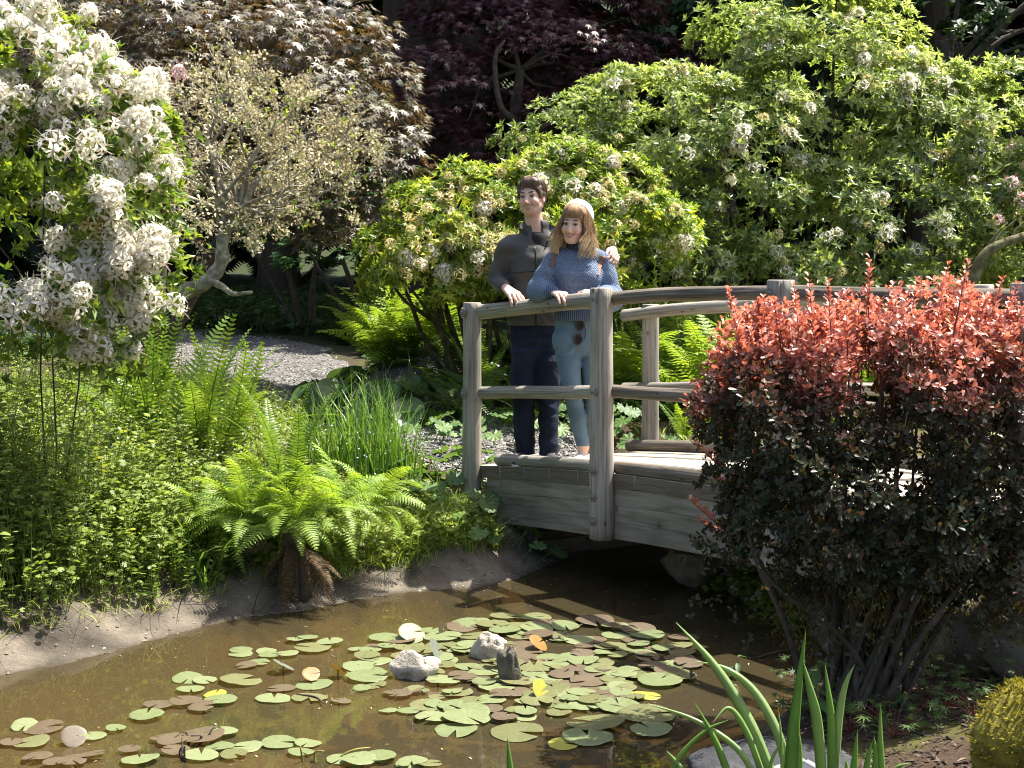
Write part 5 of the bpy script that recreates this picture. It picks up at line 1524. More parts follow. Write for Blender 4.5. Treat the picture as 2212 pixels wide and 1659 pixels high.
# ------------------------------------------------------------------ forest behind
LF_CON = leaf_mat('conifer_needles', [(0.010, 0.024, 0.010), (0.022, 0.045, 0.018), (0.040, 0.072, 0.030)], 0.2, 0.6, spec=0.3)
def spray_tmpl(n=7):
    V, F_ = [], []
    for i in range(n):
        for sg in (-1, 1):
            y = 0.12 + 0.8 * i / n; l = 0.42 * (1 - 0.6 * i / n); k = len(V)
            V += [(0, y - 0.05, 0), (sg * l, y + 0.14, -0.10 - 0.1 * l), (0, y + 0.09, 0)]
            F_.append((k, k + 1, k + 2) if sg > 0 else (k, k + 2, k + 1))
    k = len(V); V += [(-0.02, 0, 0), (0.02, 0, 0), (0, 1.05, -0.12)]; F_.append((k, k + 1, k + 2))
    return np.array(V, float), np.array(F_)
SPRAY = spray_tmpl()
def conifer_mesh(H_, rad_, nb, z0, seed):
    g_ = np.random.default_rng(seed); mb = MB(); br = MB()
    pos, dr, sc, ti = [], [], [], []
    for i in range(nb):
        z = z0 + (H_ - z0) * (i / nb) ** 1.05; a = i * 2.4 + g_.uniform(-.4, .4)
        L_ = rad_ * (1 - 0.85 * ((z - z0) / (H_ - z0))) * g_.uniform(0.75, 1.15)
        ts = np.linspace(0, 1, 7); r_ = ts * L_; zz = z + 0.05 * L_ * ts - 0.42 * L_ * ts ** 2
        pts = np.stack([np.cos(a) * r_, np.sin(a) * r_, zz], -1)
        V, q, t, uv = tube(pts, np.linspace(0.03, 0.008, 7), 4, False); br.put(V, q)
        for t_ in np.linspace(0.18, 1.0, max(5, int(L_ * 7))):
            p = np.array([np.cos(a) * t_ * L_, np.sin(a) * t_ * L_, z + 0.05 * L_ * t_ - 0.42 * L_ * t_ ** 2])
            for sg in (-1, 1):
                b = a + sg * g_.uniform(0.3, 1.1)
                pos.append(p); dr.append((math.cos(b), math.sin(b), -0.45 - g_.uniform(0, 0.5))); sc.append(g_.uniform(0.35, 0.62)); ti.append(g_.uniform(0, 1))
    leaves(mb, SPRAY, pos, np.array(dr), np.tile([[0, 0, 1.0]], (len(pos), 1)) + g_.normal(0, 0.15, (len(pos), 3)), sc, ti)
    return mb.mesh('foliage', LF_CON), br
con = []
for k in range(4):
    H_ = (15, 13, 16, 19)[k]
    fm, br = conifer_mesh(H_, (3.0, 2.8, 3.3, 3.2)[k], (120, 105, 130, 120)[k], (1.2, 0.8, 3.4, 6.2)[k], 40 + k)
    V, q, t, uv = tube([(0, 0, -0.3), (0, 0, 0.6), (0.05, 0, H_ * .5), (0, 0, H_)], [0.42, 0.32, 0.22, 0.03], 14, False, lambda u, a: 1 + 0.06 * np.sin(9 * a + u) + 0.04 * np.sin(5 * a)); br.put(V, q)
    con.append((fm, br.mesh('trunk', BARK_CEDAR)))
spots = [(-13, 27, 0), (-9.5, 25, 1), (-6.5, 27.5, 0), (-4.0, 24.5, 2), (-1.2, 26.5, 0), (1.0, 24.0, 1), (3.6, 26.0, 0), (5.6, 23.4, 1), (8.2, 25.5, 2), (10.6, 23.8, 0), (13.2, 26.0, 1), (-11, 31, 0), (-7.5, 32, 1), (-3, 31, 0), (0.8, 32, 1), (4.5, 31, 0), (8.5, 32, 1), (12.5, 31, 0), (16, 29, 2), (2.9, 21.3, 3), (-1.4, 22.0, 3), (6.3, 21.6, 3), (-6.5, 21.5, 3)]  # the final tall, high-crowned ones are added to shade the purple maple
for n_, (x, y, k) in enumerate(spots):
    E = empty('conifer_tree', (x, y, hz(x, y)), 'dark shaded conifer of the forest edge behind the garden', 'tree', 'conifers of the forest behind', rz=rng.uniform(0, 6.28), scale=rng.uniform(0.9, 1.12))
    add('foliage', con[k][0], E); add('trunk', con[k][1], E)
# stout bare cedar trunks standing between the maples
for (x, Y, r, lab) in ((405, 20.5, 0.36, 'stout furrowed cedar trunk left of the purple maple'), (455, 21.5, 0.42, 'broad pale-edged cedar trunk behind the purple maple'), (545, 22.0, 0.30, 'straight cedar trunk behind the right half of the purple maple')):
    b = np.array([P(x, 150, Y)[0], Y]); z = hz(*b)
    E = empty('cedar_tree', (*b, z), lab, 'tree')
    V, q, t, uv = tube([(*b, z - .3), (*b, z + .4), (b[0] + .05, b[1], z + 4), (b[0], b[1], z + 13)], [r * 1.35, r * 1.1, r, r * 0.6], 22, True, lambda u, a: 1 + 0.05 * np.sin(11 * a + 0.6 * u) + 0.03 * np.sin(7 * a))
    mk('trunk', V, q, t, BARK_CEDAR, E)
    o = add('crown', con[0][0], E, (0, 0, 5.5), (0, 0, x), 0.72)
# dark broad-leaved tree at the right top
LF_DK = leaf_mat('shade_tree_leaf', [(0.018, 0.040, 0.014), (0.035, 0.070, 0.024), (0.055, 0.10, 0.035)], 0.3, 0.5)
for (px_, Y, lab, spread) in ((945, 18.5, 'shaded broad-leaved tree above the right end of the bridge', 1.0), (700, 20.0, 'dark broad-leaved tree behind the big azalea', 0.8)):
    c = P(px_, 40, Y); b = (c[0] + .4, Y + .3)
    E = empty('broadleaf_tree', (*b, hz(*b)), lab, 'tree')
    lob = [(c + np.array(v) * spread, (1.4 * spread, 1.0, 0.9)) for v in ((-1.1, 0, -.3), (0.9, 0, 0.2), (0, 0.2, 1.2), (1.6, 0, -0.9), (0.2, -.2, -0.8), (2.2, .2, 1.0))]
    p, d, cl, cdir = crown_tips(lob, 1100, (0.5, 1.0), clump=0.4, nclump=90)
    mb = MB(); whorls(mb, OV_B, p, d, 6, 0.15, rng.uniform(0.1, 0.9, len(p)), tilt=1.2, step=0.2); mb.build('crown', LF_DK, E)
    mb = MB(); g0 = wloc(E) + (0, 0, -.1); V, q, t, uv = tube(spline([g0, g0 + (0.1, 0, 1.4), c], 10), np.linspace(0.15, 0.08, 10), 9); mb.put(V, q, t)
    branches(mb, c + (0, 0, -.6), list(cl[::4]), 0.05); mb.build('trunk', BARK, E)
# ------------------------------------------------------------------ ferns
FERN_Y = leaf_mat('lady_fern_leaf', [(0.085, 0.150, 0.022), (0.155, 0.240, 0.034), (0.25, 0.33, 0.05)], 0.42, 0.5, gain=1.35)
FERN_G = leaf_mat('sword_fern_leaf', [(0.050, 0.095, 0.015), (0.095, 0.165, 0.022), (0.16, 0.235, 0.03)], 0.42, 0.42, gain=1.35)
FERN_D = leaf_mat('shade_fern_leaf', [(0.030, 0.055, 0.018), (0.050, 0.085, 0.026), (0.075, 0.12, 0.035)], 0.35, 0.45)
FERN_B = leaf_mat('withered_fern_leaf', [(0.04, 0.025, 0.013), (0.10, 0.062, 0.030), (0.24, 0.16, 0.08)], 0.3, 0.8, tcol=(1.1, 0.9, 0.6))
def frond_mesh(L_, wid, n, e0, e1, mat, kind='sword', seed=0, name='frond'):
    """frond leaving the crown at elevation e0 and ending at e1, pinnae on both sides"""
    g_ = np.random.default_rng(seed); mb = MB()
    m = 16; s_ = np.linspace(0, 1, m); el = e0 + (e1 - e0) * s_ ** 1.4
    y = np.concatenate([[0], np.cumsum(np.cos(el)[:-1])]) * L_ / (m - 1); z = np.concatenate([[0], np.cumsum(np.sin(el)[:-1])]) * L_ / (m - 1)
    x = 0.04 * L_ * np.sin(s_ * 3 + g_.uniform(0, 6)) * s_
    rp = np.stack([x, y, z], -1)
    V, q, t, uv = tube(rp, np.linspace(0.0035, 0.001, m), 4, False); mb.put(V, q, tint=0.15)
    T = nrm(np.gradient(rp, axis=0)); X = np.array([1.0, 0, 0]); Nn = nrm(np.cross(X, T))
    for i in range(n):
        u = 0.10 + 0.89 * (i / n); k = u * (m - 1); a = int(k); f = k - a; b = min(a + 1, m - 1)
        c = rp[a] * (1 - f) + rp[b] * f; tt = T[a]; nn = Nn[a]
        env = (math.sin(min(1, (u - 0.06) / 0.34) * math.pi / 2) if u < 0.4 else (1 - (u - 0.4) / 0.62) ** 0.75)
        for sg in (-1, 1):
            l = wid * max(0.06, env) * g_.uniform(0.9, 1.08); w = (L_ * 0.86 / n) * (0.62 if kind == 'sword' else 0.92)
            d = nrm(X * sg + tt * 0.32 + nn * g_.uniform(-0.08, 0.16)); tint = np.clip(g_.normal(0.55, 0.2), 0, 1)
            if kind == 'sword':
                p = [c - tt * w * .5, c + d * l * .5 - tt * w * .45 + nn * 0.004, c + d * l + tt * w * .3 - nn * l * 0.10, c + d * l * .5 + tt * w * .5 + nn * 0.004, c + tt * w * .5]
                mb.put(p, None, [(0, 1, 4), (1, 3, 4), (1, 2, 3)] if sg > 0 else [(0, 4, 1), (1, 4, 3), (1, 3, 2)], tint=tint)
            else:
                pts = []; ns = 5
                for j in range(ns + 1):
                    v = j / ns; cc = c + d * l * v - nn * l * 0.22 * v * v; ww = w * 0.62 * (1 - v) ** 0.6 + 0.0006
                    pts += [cc - tt * ww * (1.0 if j % 2 == 0 else 0.45), cc + nn * 0.002, cc + tt * ww * (1.0 if j % 2 == 1 else 0.45)]
                q = [(j * 3 + h, j * 3 + 3 + h, j * 3 + 4 + h, j * 3 + 1 + h) for j in range(ns) for h in (0, 1)]
                mb.put(pts, q if sg > 0 else [x[::-1] for x in q], tint=tint)
    return mb.mesh(name, mat)
def fern(label, base, meshes, n, az=None, sc=(0.8, 1.15), group=None, tilt=0.10, name='fern'):
    E = empty(name, base, label, 'fern', group)
    a0 = rng.uniform(0, 6.28)
    for k in range(n):
        a = a0 + k * 2.399 if az is None else az[0] + (az[1] - az[0]) * (k + rng.uniform(-.4, .4)) / max(1, n - 1)
        add('frond', meshes[k % len(meshes)], E, (rng.normal(0, .02), rng.normal(0, .02), rng.uniform(-0.02, 0.03)), (rng.normal(0, tilt), rng.normal(0, tilt), a), rng.uniform(*sc))
    return E
SW_UP = [frond_mesh(0.85, 0.085, 34, rad(82 - 6 * k), rad(58 - 22 * k), FERN_G, 'sword', k) for k in range(3)]
SW_AR = [frond_mesh(0.80, 0.085, 34, rad(68), rad(5 - 25 * k), FERN_G, 'sword', 5 + k) for k in range(3)]
SW_DK = [frond_mesh(0.75, 0.080, 32, rad(60), rad(-40 - 15 * k), FERN_D, 'sword', 8 + k) for k in range(3)]
LA_AR = [frond_mesh(0.62, 0.120, 22, rad(62 - 14 * k), rad(-18 - 18 * k), FERN_Y, 'lady', 20 + k) for k in range(4)]
LA_UP = [frond_mesh(0.75, 0.125, 24, rad(70), rad(15 - 12 * k), FERN_Y, 'lady', 30 + k) for k in range(3)]
LA_DN = [frond_mesh(0.55, 0.105, 20, rad(15), rad(-75 + 10 * k), FERN_Y, 'lady', 36 + k) for k in range(2)]
WI_DN = [frond_mesh(0.62, 0.075, 30, rad(-30 - 18 * k), rad(-88), FERN_B, 'sword', 40 + k) for k in range(3)]
def on(px, py, Y, dz=0.0):
    p = P(px, py, Y); return np.array([p[0], Y, hz(p[0], Y) + dz])
def og(px, py): return Pg(px, py)
fern('tall upright sword fern under the white azalea', on(152, 460, 8.9), SW_UP, 20, sc=(1.15, 1.5), tilt=0.25)
fern('sword fern leaning over the weeds beside the lichen shrub', on(205, 455, 9.0), SW_UP + SW_AR[:1], 18, sc=(1.0, 1.35), tilt=0.25)
for (x, y, Y, n, sc_, lab) in ((205, 522, 7.95, 24, (0.5, 0.8), 'low lady fern on the weedy side of the bank'), (248, 512, 7.85, 26, (0.55, 0.85), 'bright lady fern spilling over the bank left of the fern stump'), (290, 522, 7.76, 30, (0.5, 0.85), 'bright lady fern crowning the fern stump at the water'),
                              (330, 508, 7.95, 26, (0.55, 0.85), 'bright lady fern right of the fern stump'), (368, 505, 8.15, 24, (0.5, 0.8), 'lady fern next to the flag leaves on the bank'), (270, 490, 8.1, 22, (0.55, 0.8), 'lady fern half hidden behind the fern stump')):
    c_ = P(x, y, Y)
    fern(lab, (c_[0], Y, max(c_[2], hz(c_[0], Y)) - 0.03), LA_AR + LA_DN[:1], n, sc=sc_, tilt=0.28)
cb4 = P(288, 500, 7.95)
fern('upright sword fern rising out of the bright lady fern', (cb4[0], 7.95, cb4[2] - .05), SW_UP, 9, sc=(0.75, 0.95), tilt=0.16)
cw = P(290, 545, 7.70)
WF = fern('withered brown fern fronds hanging down to the water', (cw[0], 7.70, cw[2]), WI_DN, 24, sc=(0.5, 0.95), tilt=0.4)
mb = MB(); g0 = np.array([cw[0], 7.80, 0.02])
for k in range(9):
    a = k * 0.7; o = np.array([math.cos(a), math.sin(a), 0]) * 0.05
    V, q, t, uv = tube(spline([g0 + o * 1.5, g0 + o * 1.1 + (0, 0, 0.2), (cw[0], 7.76, cw[2] + .05) + o * 0.5], 7), np.linspace(0.035, 0.022, 7), 6); mb.put(V, q, t)
mb.build('root_stock', BARK, WF)
# across the path
for k, (x, y, Y, ms, n, sc, lab) in enumerate([
        (385, 345, 12.6, LA_UP + LA_AR[:1], 34, (0.95, 1.3), 'sunlit lady fern at the corner of the path behind the leathery leaves'),
        (415, 335, 12.8, LA_UP + LA_AR, 30, (1.0, 1.35), 'wide lady fern filling the bed under the cream azalea'),
        (447, 335, 12.6, LA_AR, 26, (1.0, 1.3), 'lady fern next to the cream azalea, behind the end post'),
        (455, 385, 11.0, SW_DK, 13, (0.8, 1.05), 'drooping dark sword fern left of the end post'),
        (480, 370, 11.2, SW_UP + SW_AR, 12, (0.8, 1.0), 'sword fern standing behind the end post of the rail'),
        (520, 385, 11.6, LA_AR, 14, (0.8, 1.0), 'lady fern behind the legs of the person in the jacket'),
        (625, 400, 11.9, LA_UP, 22, (1.2, 1.5), 'lady fern left of the far rail post'),
        (672, 400, 11.6, LA_UP + LA_AR, 28, (1.25, 1.6), 'large lady fern glowing behind the far rail'),
        (715, 405, 11.4, LA_UP + LA_AR, 24, (1.2, 1.5), 'lady fern between the far rail and the red barberry'),
        (765, 395, 11.3, LA_UP, 22, (1.2, 1.5), 'lady fern behind the middle near post of the bridge'),
        (690, 445, 10.6, SW_UP + LA_UP[:1], 12, (0.45, 0.65), 'small upright fern at the foot of the far rail post'),
        (850, 390, 11.6, LA_UP, 18, (1.0, 1.3), 'lady fern beyond the far rail behind the barberry shoots'),
        (960, 390, 11.4, LA_UP, 18, (1.0, 1.3), 'lady fern beyond the far rail at the mossy limb')]):
    fern(lab, on(x, y, Y), ms, n, sc=sc, tilt=0.15)

# ------------------------------------------------------------------ broad-leaved plants
LF_BERG = leaf_mat('leathery_leaf', [(0.040, 0.085, 0.030), (0.065, 0.125, 0.042), (0.105, 0.175, 0.055)], 0.28, 0.30, spec=0.6)
LF_MANT = leaf_mat('soft_lobed_leaf', [(0.045, 0.095, 0.028), (0.080, 0.150, 0.042), (0.13, 0.21, 0.06)], 0.38, 0.5, gain=1.2)
LF_BIG = leaf_mat('big_palmate_leaf', [(0.06, 0.115, 0.03), (0.10, 0.175, 0.05), (0.14, 0.22, 0.07)], 0.35, 0.4, gain=1.3)
def big_leaf(w, L_, mat, stalk, seed, n=8, cup=0.12):
    """broad oval leaf with a midrib, cupped, on its stalk; stalk base at the origin, leaf leaning to +Y"""
    g_ = np.random.default_rng(seed); mb = MB()
    st = spline([(0, 0, 0), (0, stalk * .25, stalk * .6), (0, stalk * .55, stalk * .95)], 6)
    V, q, t, uv = tube(st, np.linspace(0.006, 0.004, 6), 5, False); mb.put(V, q, tint=0.7)
    V = []
    for i in range(n + 1):
        v = i / n; hw = w * .5 * math.sin(math.pi * min(0.98, 0.06 + 0.92 * v) ** 0.85)
        for j, u in enumerate((-1, -.5, 0, .5, 1)):
            V.append((u * hw, v * L_ * (1 - .08 * v), cup * L_ * (abs(u) ** 1.5) * .6 - 0.35 * L_ * v * v + 0.012 * g_.normal() * L_ + (0.004 if u == 0 else 0.012 * L_)))
    q = [(i * 5 + j, i * 5 + j + 1, i * 5 + 6 + j, i * 5 + 5 + j) for i in range(n) for j in range(4)]
    mb.put(np.array(V) + st[-1], q, tint=np.clip(g_.normal(0.5, 0.2), 0, 1))
    return mb.mesh('leaf', mat)
def lobed_leaf(r, mat, stalk, seed, lobes=9, dep=0.16):
    g_ = np.random.default_rng(seed); mb = MB()
    st = spline([(0, 0, 0), (0, stalk * .2, stalk * .6), (0, stalk * .5, stalk)], 5)
    V, q, t, uv = tube(st, np.linspace(0.004, 0.0025, 5), 4, False); mb.put(V, q, tint=0.6)
    n = lobes * 4; a = np.linspace(-2.85, 2.85, n); V = [(0, 0, 0)]
    for ring in (0.55, 1.0):
        for k, x in enumerate(a):
            rr = r * ring * (1 - dep * ring * (0.5 - 0.5 * math.cos(k * 2 * math.pi / 4)))
            V.append((math.sin(x) * rr, math.cos(x) * rr + r * 0.15, 0.18 * r * ring ** 2 * (0.3 + 0.5 * math.cos(k * 2 * math.pi / 4)) + 0.02 * r * g_.normal() - 0.25 * r * ring * ring * max(0, math.cos(x)) * .6))
    t = [(0, k + 2, k + 1) for k in range(n - 1)]; q = [(1 + k, 2 + k, 2 + n + k, 1 + n + k) for k in range(n - 1)]
    mb.put(np.array(V) + st[-1], q, t, tint=np.clip(g_.normal(0.5, 0.22), 0, 1))
    return mb.mesh('leaf', mat)
BERG = [big_leaf(0.17, 0.24, LF_BERG, 0.20, k) for k in range(3)]
BROAD = [big_leaf(0.10, 0.22, LF_MANT, 0.08, 5 + k, cup=0.2) for k in range(3)]
MANT = [lobed_leaf(0.055, LF_MANT, 0.14, k) for k in range(4)]
BIGP = [lobed_leaf(0.20, LF_BIG, 0.45, k + 9, 7, 0.45) for k in range(2)]
def rosette(name, label, cat, base, meshes, n, sc, spread, tilt=(0.1, 0.7), group=None):
    E = empty(name, base, label, cat, group)
    for k in range(n):
        a = k * 2.399 + rng.uniform(-.3, .3); rr = spread * math.sqrt((k + .5) / n)
        x, y = rr * math.cos(a), rr * math.sin(a) * 0.8
        gz = hz(base[0] + x, base[1] + y) - base[2]
        add('leaf', meshes[k % len(meshes)], E, (x, y, max(-0.25, gz)), (rng.uniform(*tilt) * -1, rng.normal(0, .2), a - math.pi / 2 + rng.normal(0, .3)), rng.uniform(*sc))
    return E
for (x, y, Y, n, lab) in ((375, 372, 11.8, 22, 'clump of glossy dark leathery leaves at the edge of the path'), (420, 368, 11.9, 24, 'clump of glossy leathery leaves beside the drooping dark fern'), (398, 392, 11.3, 18, 'low clump of leathery leaves spreading onto the gravel')):
    rosette('bergenia_plant', lab, 'plant', on(x, y, Y), BERG, n, (1.1, 1.6), 0.42)
for k, (x, y, Y, n, sp, lab) in enumerate([(462, 505, 8.55, 26, 0.28, 'lobed leafy plant at the foot of the end post'), (445, 480, 8.8, 22, 0.26, 'lobed leafy plant growing on the bank left of the end post'), (490, 420, 10.6, 24, 0.4, 'patch of lobed leaves along the path edge behind the end post'),
                                    (430, 405, 10.5, 26, 0.42, 'patch of lobed leaves in front of the drooping dark fern'), (535, 410, 10.9, 24, 0.4, 'lobed leafy plant behind the lower rail'), (660, 440, 10.7, 22, 0.32, 'lobed leafy plant left of the far rail post foot'), (610, 425, 11.0, 20, 0.32, 'lobed leafy plant behind the bluish jeans'), (505, 545, 8.55, 14, 0.2, 'few lobed leaves hanging beside the bridge beam')]):
    rosette('lobed_leaf_plant', lab, 'plant', og(x, y) if Y < 9 else on(x, y, Y), MANT, n, (0.9, 1.5), sp)
for (x, y, Y, lab) in ((103, 545, 7.0, 'broad-leaved dock plant near the mossy stone on the bank'), (122, 480, 7.5, 'broad-leaved plant among the weeds below the sword fern'), (180, 530, 7.1, 'broad-leaved plant at the left of the low lady fern'), (478, 470, 9.0, 'broad pale leaves by the deck end at the end post')):
    rosette('broadleaf_plant', lab, 'plant', og(x, y), BROAD, 9, (0.7, 1.2), 0.12, (0.0, 0.5))
rosette('umbrella_leaf_plant', 'large jagged umbrella leaves above the far rail', 'plant', on(752, 330, 12.2), BIGP, 8, (1.0, 1.35), 0.45, (0.3, 0.8))
rosette('umbrella_leaf_plant', 'large jagged leaves half hidden beneath the big azalea', 'plant', on(600, 300, 12.6), BIGP, 9, (0.9, 1.2), 0.5, (0.3, 0.8))
# feathery narrow-leaved clump
LF_FEA = leaf_mat('feathery_leaf', [(0.10, 0.17, 0.03), (0.18, 0.26, 0.045), (0.27, 0.34, 0.06)], 0.42, 0.5)
NAR = oval(0.14, 0.05)
def feathery(label, base, n, hgt, spread):
    E = empty('feathery_plant', base, label, 'plant'); st = MB(); lf = MB()
    pos, dr, ti = [], [], []
    for k in range(n):
        a = rng.uniform(0, 6.28); r = spread * math.sqrt(rng.random()); b = np.array(base) + (r * math.cos(a), r * math.sin(a) * .6, -.02)
        h = hgt * rng.uniform(0.75, 1.1); top = b + (rng.normal(0, .10) + .15 * math.cos(a), rng.normal(0, .1), h); pts = spline([b, (b + top) / 2 + rng.normal(0, .02, 3), top], 6)
        V, q, t, uv = tube(pts, np.linspace(0.005, 0.002, 6), 4, False); st.put(V, q, tint=.4)
        for u in np.linspace(0.35, 1, 30):
            i = min(4, int(u * 5)); f = u * 5 - i; c = pts[i] * (1 - f) + pts[i + 1] * f; aa = rng.uniform(0, 6.28)
            pos.append(c); dr.append((math.cos(aa), math.sin(aa), 0.75)); ti.append(rng.uniform(.2, 1))
    leaves(lf, NAR, np.array(pos), np.array(dr), np.tile([[0, 0, 1.0]], (len(pos), 1)), rng.uniform(0.05, 0.085, len(pos)), ti)
    st.build('stems', LF_FEA, E); lf.build('leaves', LF_FEA, E)
feathery('feathery yellow-green clump just above the far rail', on(680, 330, 12.0), 85, 0.95, 0.55)
feathery('feathery yellow-green clump right of the blue sweater', on(725, 335, 12.1), 70, 0.85, 0.5)
feathery('feathery clump at the far rail post foot beside the barberry', on(722, 450, 10.3), 40, 0.42, 0.22)

# ------------------------------------------------------------------ grasses and flags
GRASS = leaf_mat('grass_blade', [(0.055, 0.105, 0.016), (0.10, 0.175, 0.024), (0.17, 0.24, 0.035), (0.30, 0.29, 0.10)], 0.42, 0.5, gain=1.35)
FLAG = leaf_mat('flag_leaf', [(0.055, 0.12, 0.024), (0.095, 0.185, 0.032), (0.15, 0.25, 0.045)], 0.42, 0.38, gain=1.3)
def blades(mb, base, n, hgt, wid, spread, lean=0.35, droop=0.3, seg=4, tint=(0.2, 0.9), zf=None):
    for k in range(n):
        a = rng.uniform(0, 6.28); r = spread * math.sqrt(rng.random())
        b = np.array([base[0] + r * math.cos(a), base[1] + r * math.sin(a), 0.0]); b[2] = hz(b[0], b[1]) - .01 if zf is None else zf
        h = hgt * rng.uniform(0.55, 1.1); la = rng.uniform(0, 6.28); ln = abs(rng.normal(0, lean)); dr_ = droop * rng.uniform(0.2, 1.4)
        s_ = np.linspace(0, 1, seg + 1); o = np.array([math.cos(la), math.sin(la), 0])
        pts = b + o * ((ln * s_ + dr_ * s_ ** 3) * h)[:, None] + np.array([0, 0, 1.0]) * ((s_ - 0.35 * dr_ * s_ ** 3) * h)[:, None]
        sd_ = np.array([math.cos(la + 1.57 + rng.normal(0, .6)), math.sin(la + 1.57), 0]); w = wid * rng.uniform(0.7, 1.2) * np.array([0.7] + [1.0 - 0.9 * (i / seg) ** 2 for i in range(1, seg + 1)])
        V = np.concatenate([pts - sd_ * w[:, None] / 2, pts + sd_ * w[:, None] / 2])
        q = [(i, i + 1, seg + 2 + i, seg + 1 + i) for i in range(seg)]
        mb.put(V, q, tint=rng.uniform(*tint))
def clump(name, label, base, n, hgt, wid, spread, mat, **kw):
    mb = MB(); blades(mb, base, n, hgt, wid, spread, **kw)
    E = empty(name, base, label, 'plant'); mb.build('blades', mat, E)
clump('flag_iris_clump', 'dense clump of narrow upright green flag leaves by the path', og(372, 478), 190, 0.68, 0.011, 0.22, FLAG, lean=0.12, droop=0.25)
clump('flag_iris_clump', 'clump of flag leaves right behind the upright sword fern', og(335, 478), 130, 0.65, 0.010, 0.22, FLAG, lean=0.14, droop=0.3)
clump('flag_iris_clump', 'small tuft of flag leaves at the gravel edge near the end post', og(402, 482), 70, 0.48, 0.010, 0.14, FLAG, lean=0.2, droop=0.3)
clump('flag_iris_clump', 'strap-leaved clump in the shade left of the withered fern', og(195, 572), 50, 0.36, 0.018, 0.16, FLAG, lean=0.3, droop=0.8)
clump('grass_tuft', 'loose grass tuft arching over the gravel path', og(335, 425), 90, 0.32, 0.006, 0.35, GRASS, lean=0.3, droop=0.8)
# ground cover over the whole bank: leafy weeds, grasses, small flowers
WEED = leaf_mat('weed_leaf', [(0.058, 0.098, 0.020), (0.098, 0.146, 0.028), (0.165, 0.212, 0.042), (0.27, 0.285, 0.08)], 0.42, 0.5, gain=1.45)
def bank_points(n, x0, x1, y0, y1, smin, smax=9.0, pmin=0.05):
    out = []
    while len(out) < n:
        x, y = rng.uniform(x0, x1, n * 2), rng.uniform(y0, y1, n * 2)
        s_ = pond_sd(x, y); ps = path_sd(x, y)
        u = (x - B0[0]) * BD[0] + (y - B0[1]) * BD[1]; v = (x - B0[0]) * BP[0] + (y - B0[1]) * BP[1]
        ok = (s_ > smin + 0.10 * vnoise(np.stack([x * 3, y * 3, x * 0], -1), 3)) & (s_ < smax) & (ps > pmin) & ~((u > -0.1) & (v > -0.12) & (v < 1.6))
        out += list(zip(x[ok], y[ok]))
    a = np.array(out[:n]); return np.concatenate([a, height(a[:, 0], a[:, 1])[:, None]], 1)
def weeds(name, label, b, hgt, per, tmpl, size, mat, tint=None, stem=True):
    n = len(b); lf = MB()
    h = hgt * rng.uniform(0.4, 1.15, n) * (0.45 + 0.55 * smooth01((path_sd(b[:, 0], b[:, 1]) - 0.1) / 0.9)) * (0.28 + 0.72 * smooth01((-1.15 - b[:, 0]) / 1.2)) * (1 + 0.4 * np.exp(-((b[:, 0] + 2.7) / 0.7) ** 2 - ((b[:, 1] - 7.2) / 0.5) ** 2)); ln = rng.normal(0, 0.22, (n, 2))
    pos, dr, ti = [], [], []
    u = rng.uniform(0.15, 1.0, (n, per)); a = rng.uniform(0, 6.28, (n, per))
    c = b[:, None] + np.stack([ln[:, None, 0] * u * h[:, None], ln[:, None, 1] * u * h[:, None], u * h[:, None]], -1)
    off = np.stack([np.cos(a), np.sin(a), np.zeros_like(a)], -1) * (size * rng.uniform(0.2, 1.2, (n, per)))[..., None]
    dr = np.stack([np.cos(a), np.sin(a), rng.uniform(-0.1, 0.6, (n, per))], -1)
    base_t = (0.48 + 0.30 * vnoise(b * 1.3, 7)) if tint is None else np.full(n, tint)
    ti = np.clip(np.repeat(base_t, per) + rng.normal(0, 0.16, n * per), 0, 1)
    leaves(lf, tmpl, (c + off * 0.5).reshape(-1, 3), dr.reshape(-1, 3), np.tile([[0, -0.1, 1.0]], (n * per, 1)) + rng.normal(0, 0.3, (n * per, 3)), size * rng.uniform(0.6, 1.3, n * per), ti)
    for k in range(n):
        pts = np.array([b[k] - (0, 0, .02), b[k] + (ln[k, 0] * h[k] * .5, ln[k, 1] * h[k] * .5, h[k] * .5), b[k] + (ln[k, 0] * h[k], ln[k, 1] * h[k], h[k])])
        V, q, t, uv = tube(pts, np.array([0.003, 0.0022, 0.0012]), 3, False); lf.put(V, q, tint=0.35)
    o = lf.build(name, mat, kind='stuff'); tag(o, label, 'weeds')
weeds('leafy_weeds', 'tangle of small-leaved weeds covering the left bank', bank_points(4200, -4.4, 0.1, 6.0, 11.6, 0.27), 0.42, 15, LOBED, 0.036, WEED)
weeds('oval_leaved_weeds', 'oval-leaved weeds mixed through the left bank', bank_points(2000, -4.4, 0.0, 6.0, 11.6, 0.30), 0.52, 15, OV_B, 0.045, WEED)
weeds('azalea_foot_weeds', 'taller leafy weeds around the foot of the white azalea', bank_points(420, -3.6, -1.75, 6.9, 8.0, 0.6), 0.62, 26, LOBED, 0.042, WEED, 0.5)
weeds('tall_bank_weeds', 'taller seeding stems standing over the bank weeds', bank_points(520, -4.0, -0.9, 7.2, 11.4, 0.8), 0.85, 24, OV_R, 0.018, WEED, 0.85)
mb = MB()
for x, y, z in bank_points(2200, -4.2, 0.15, 6.0, 11.6, 0.40): blades(mb, (x, y), 2, 0.42 * (0.35 + 0.65 * smooth01((-1.1 - x) / 1.2)), 0.006, 0.03, zf=z - .01)
for x, y, z in bank_points(700, -1.2, 0.25, 7.4, 9.3, 0.22, 0.75, 0.0): blades(mb, (x, y), 3, 0.20, 0.0045, 0.03, lean=0.6, droop=0.9, zf=z - .01)
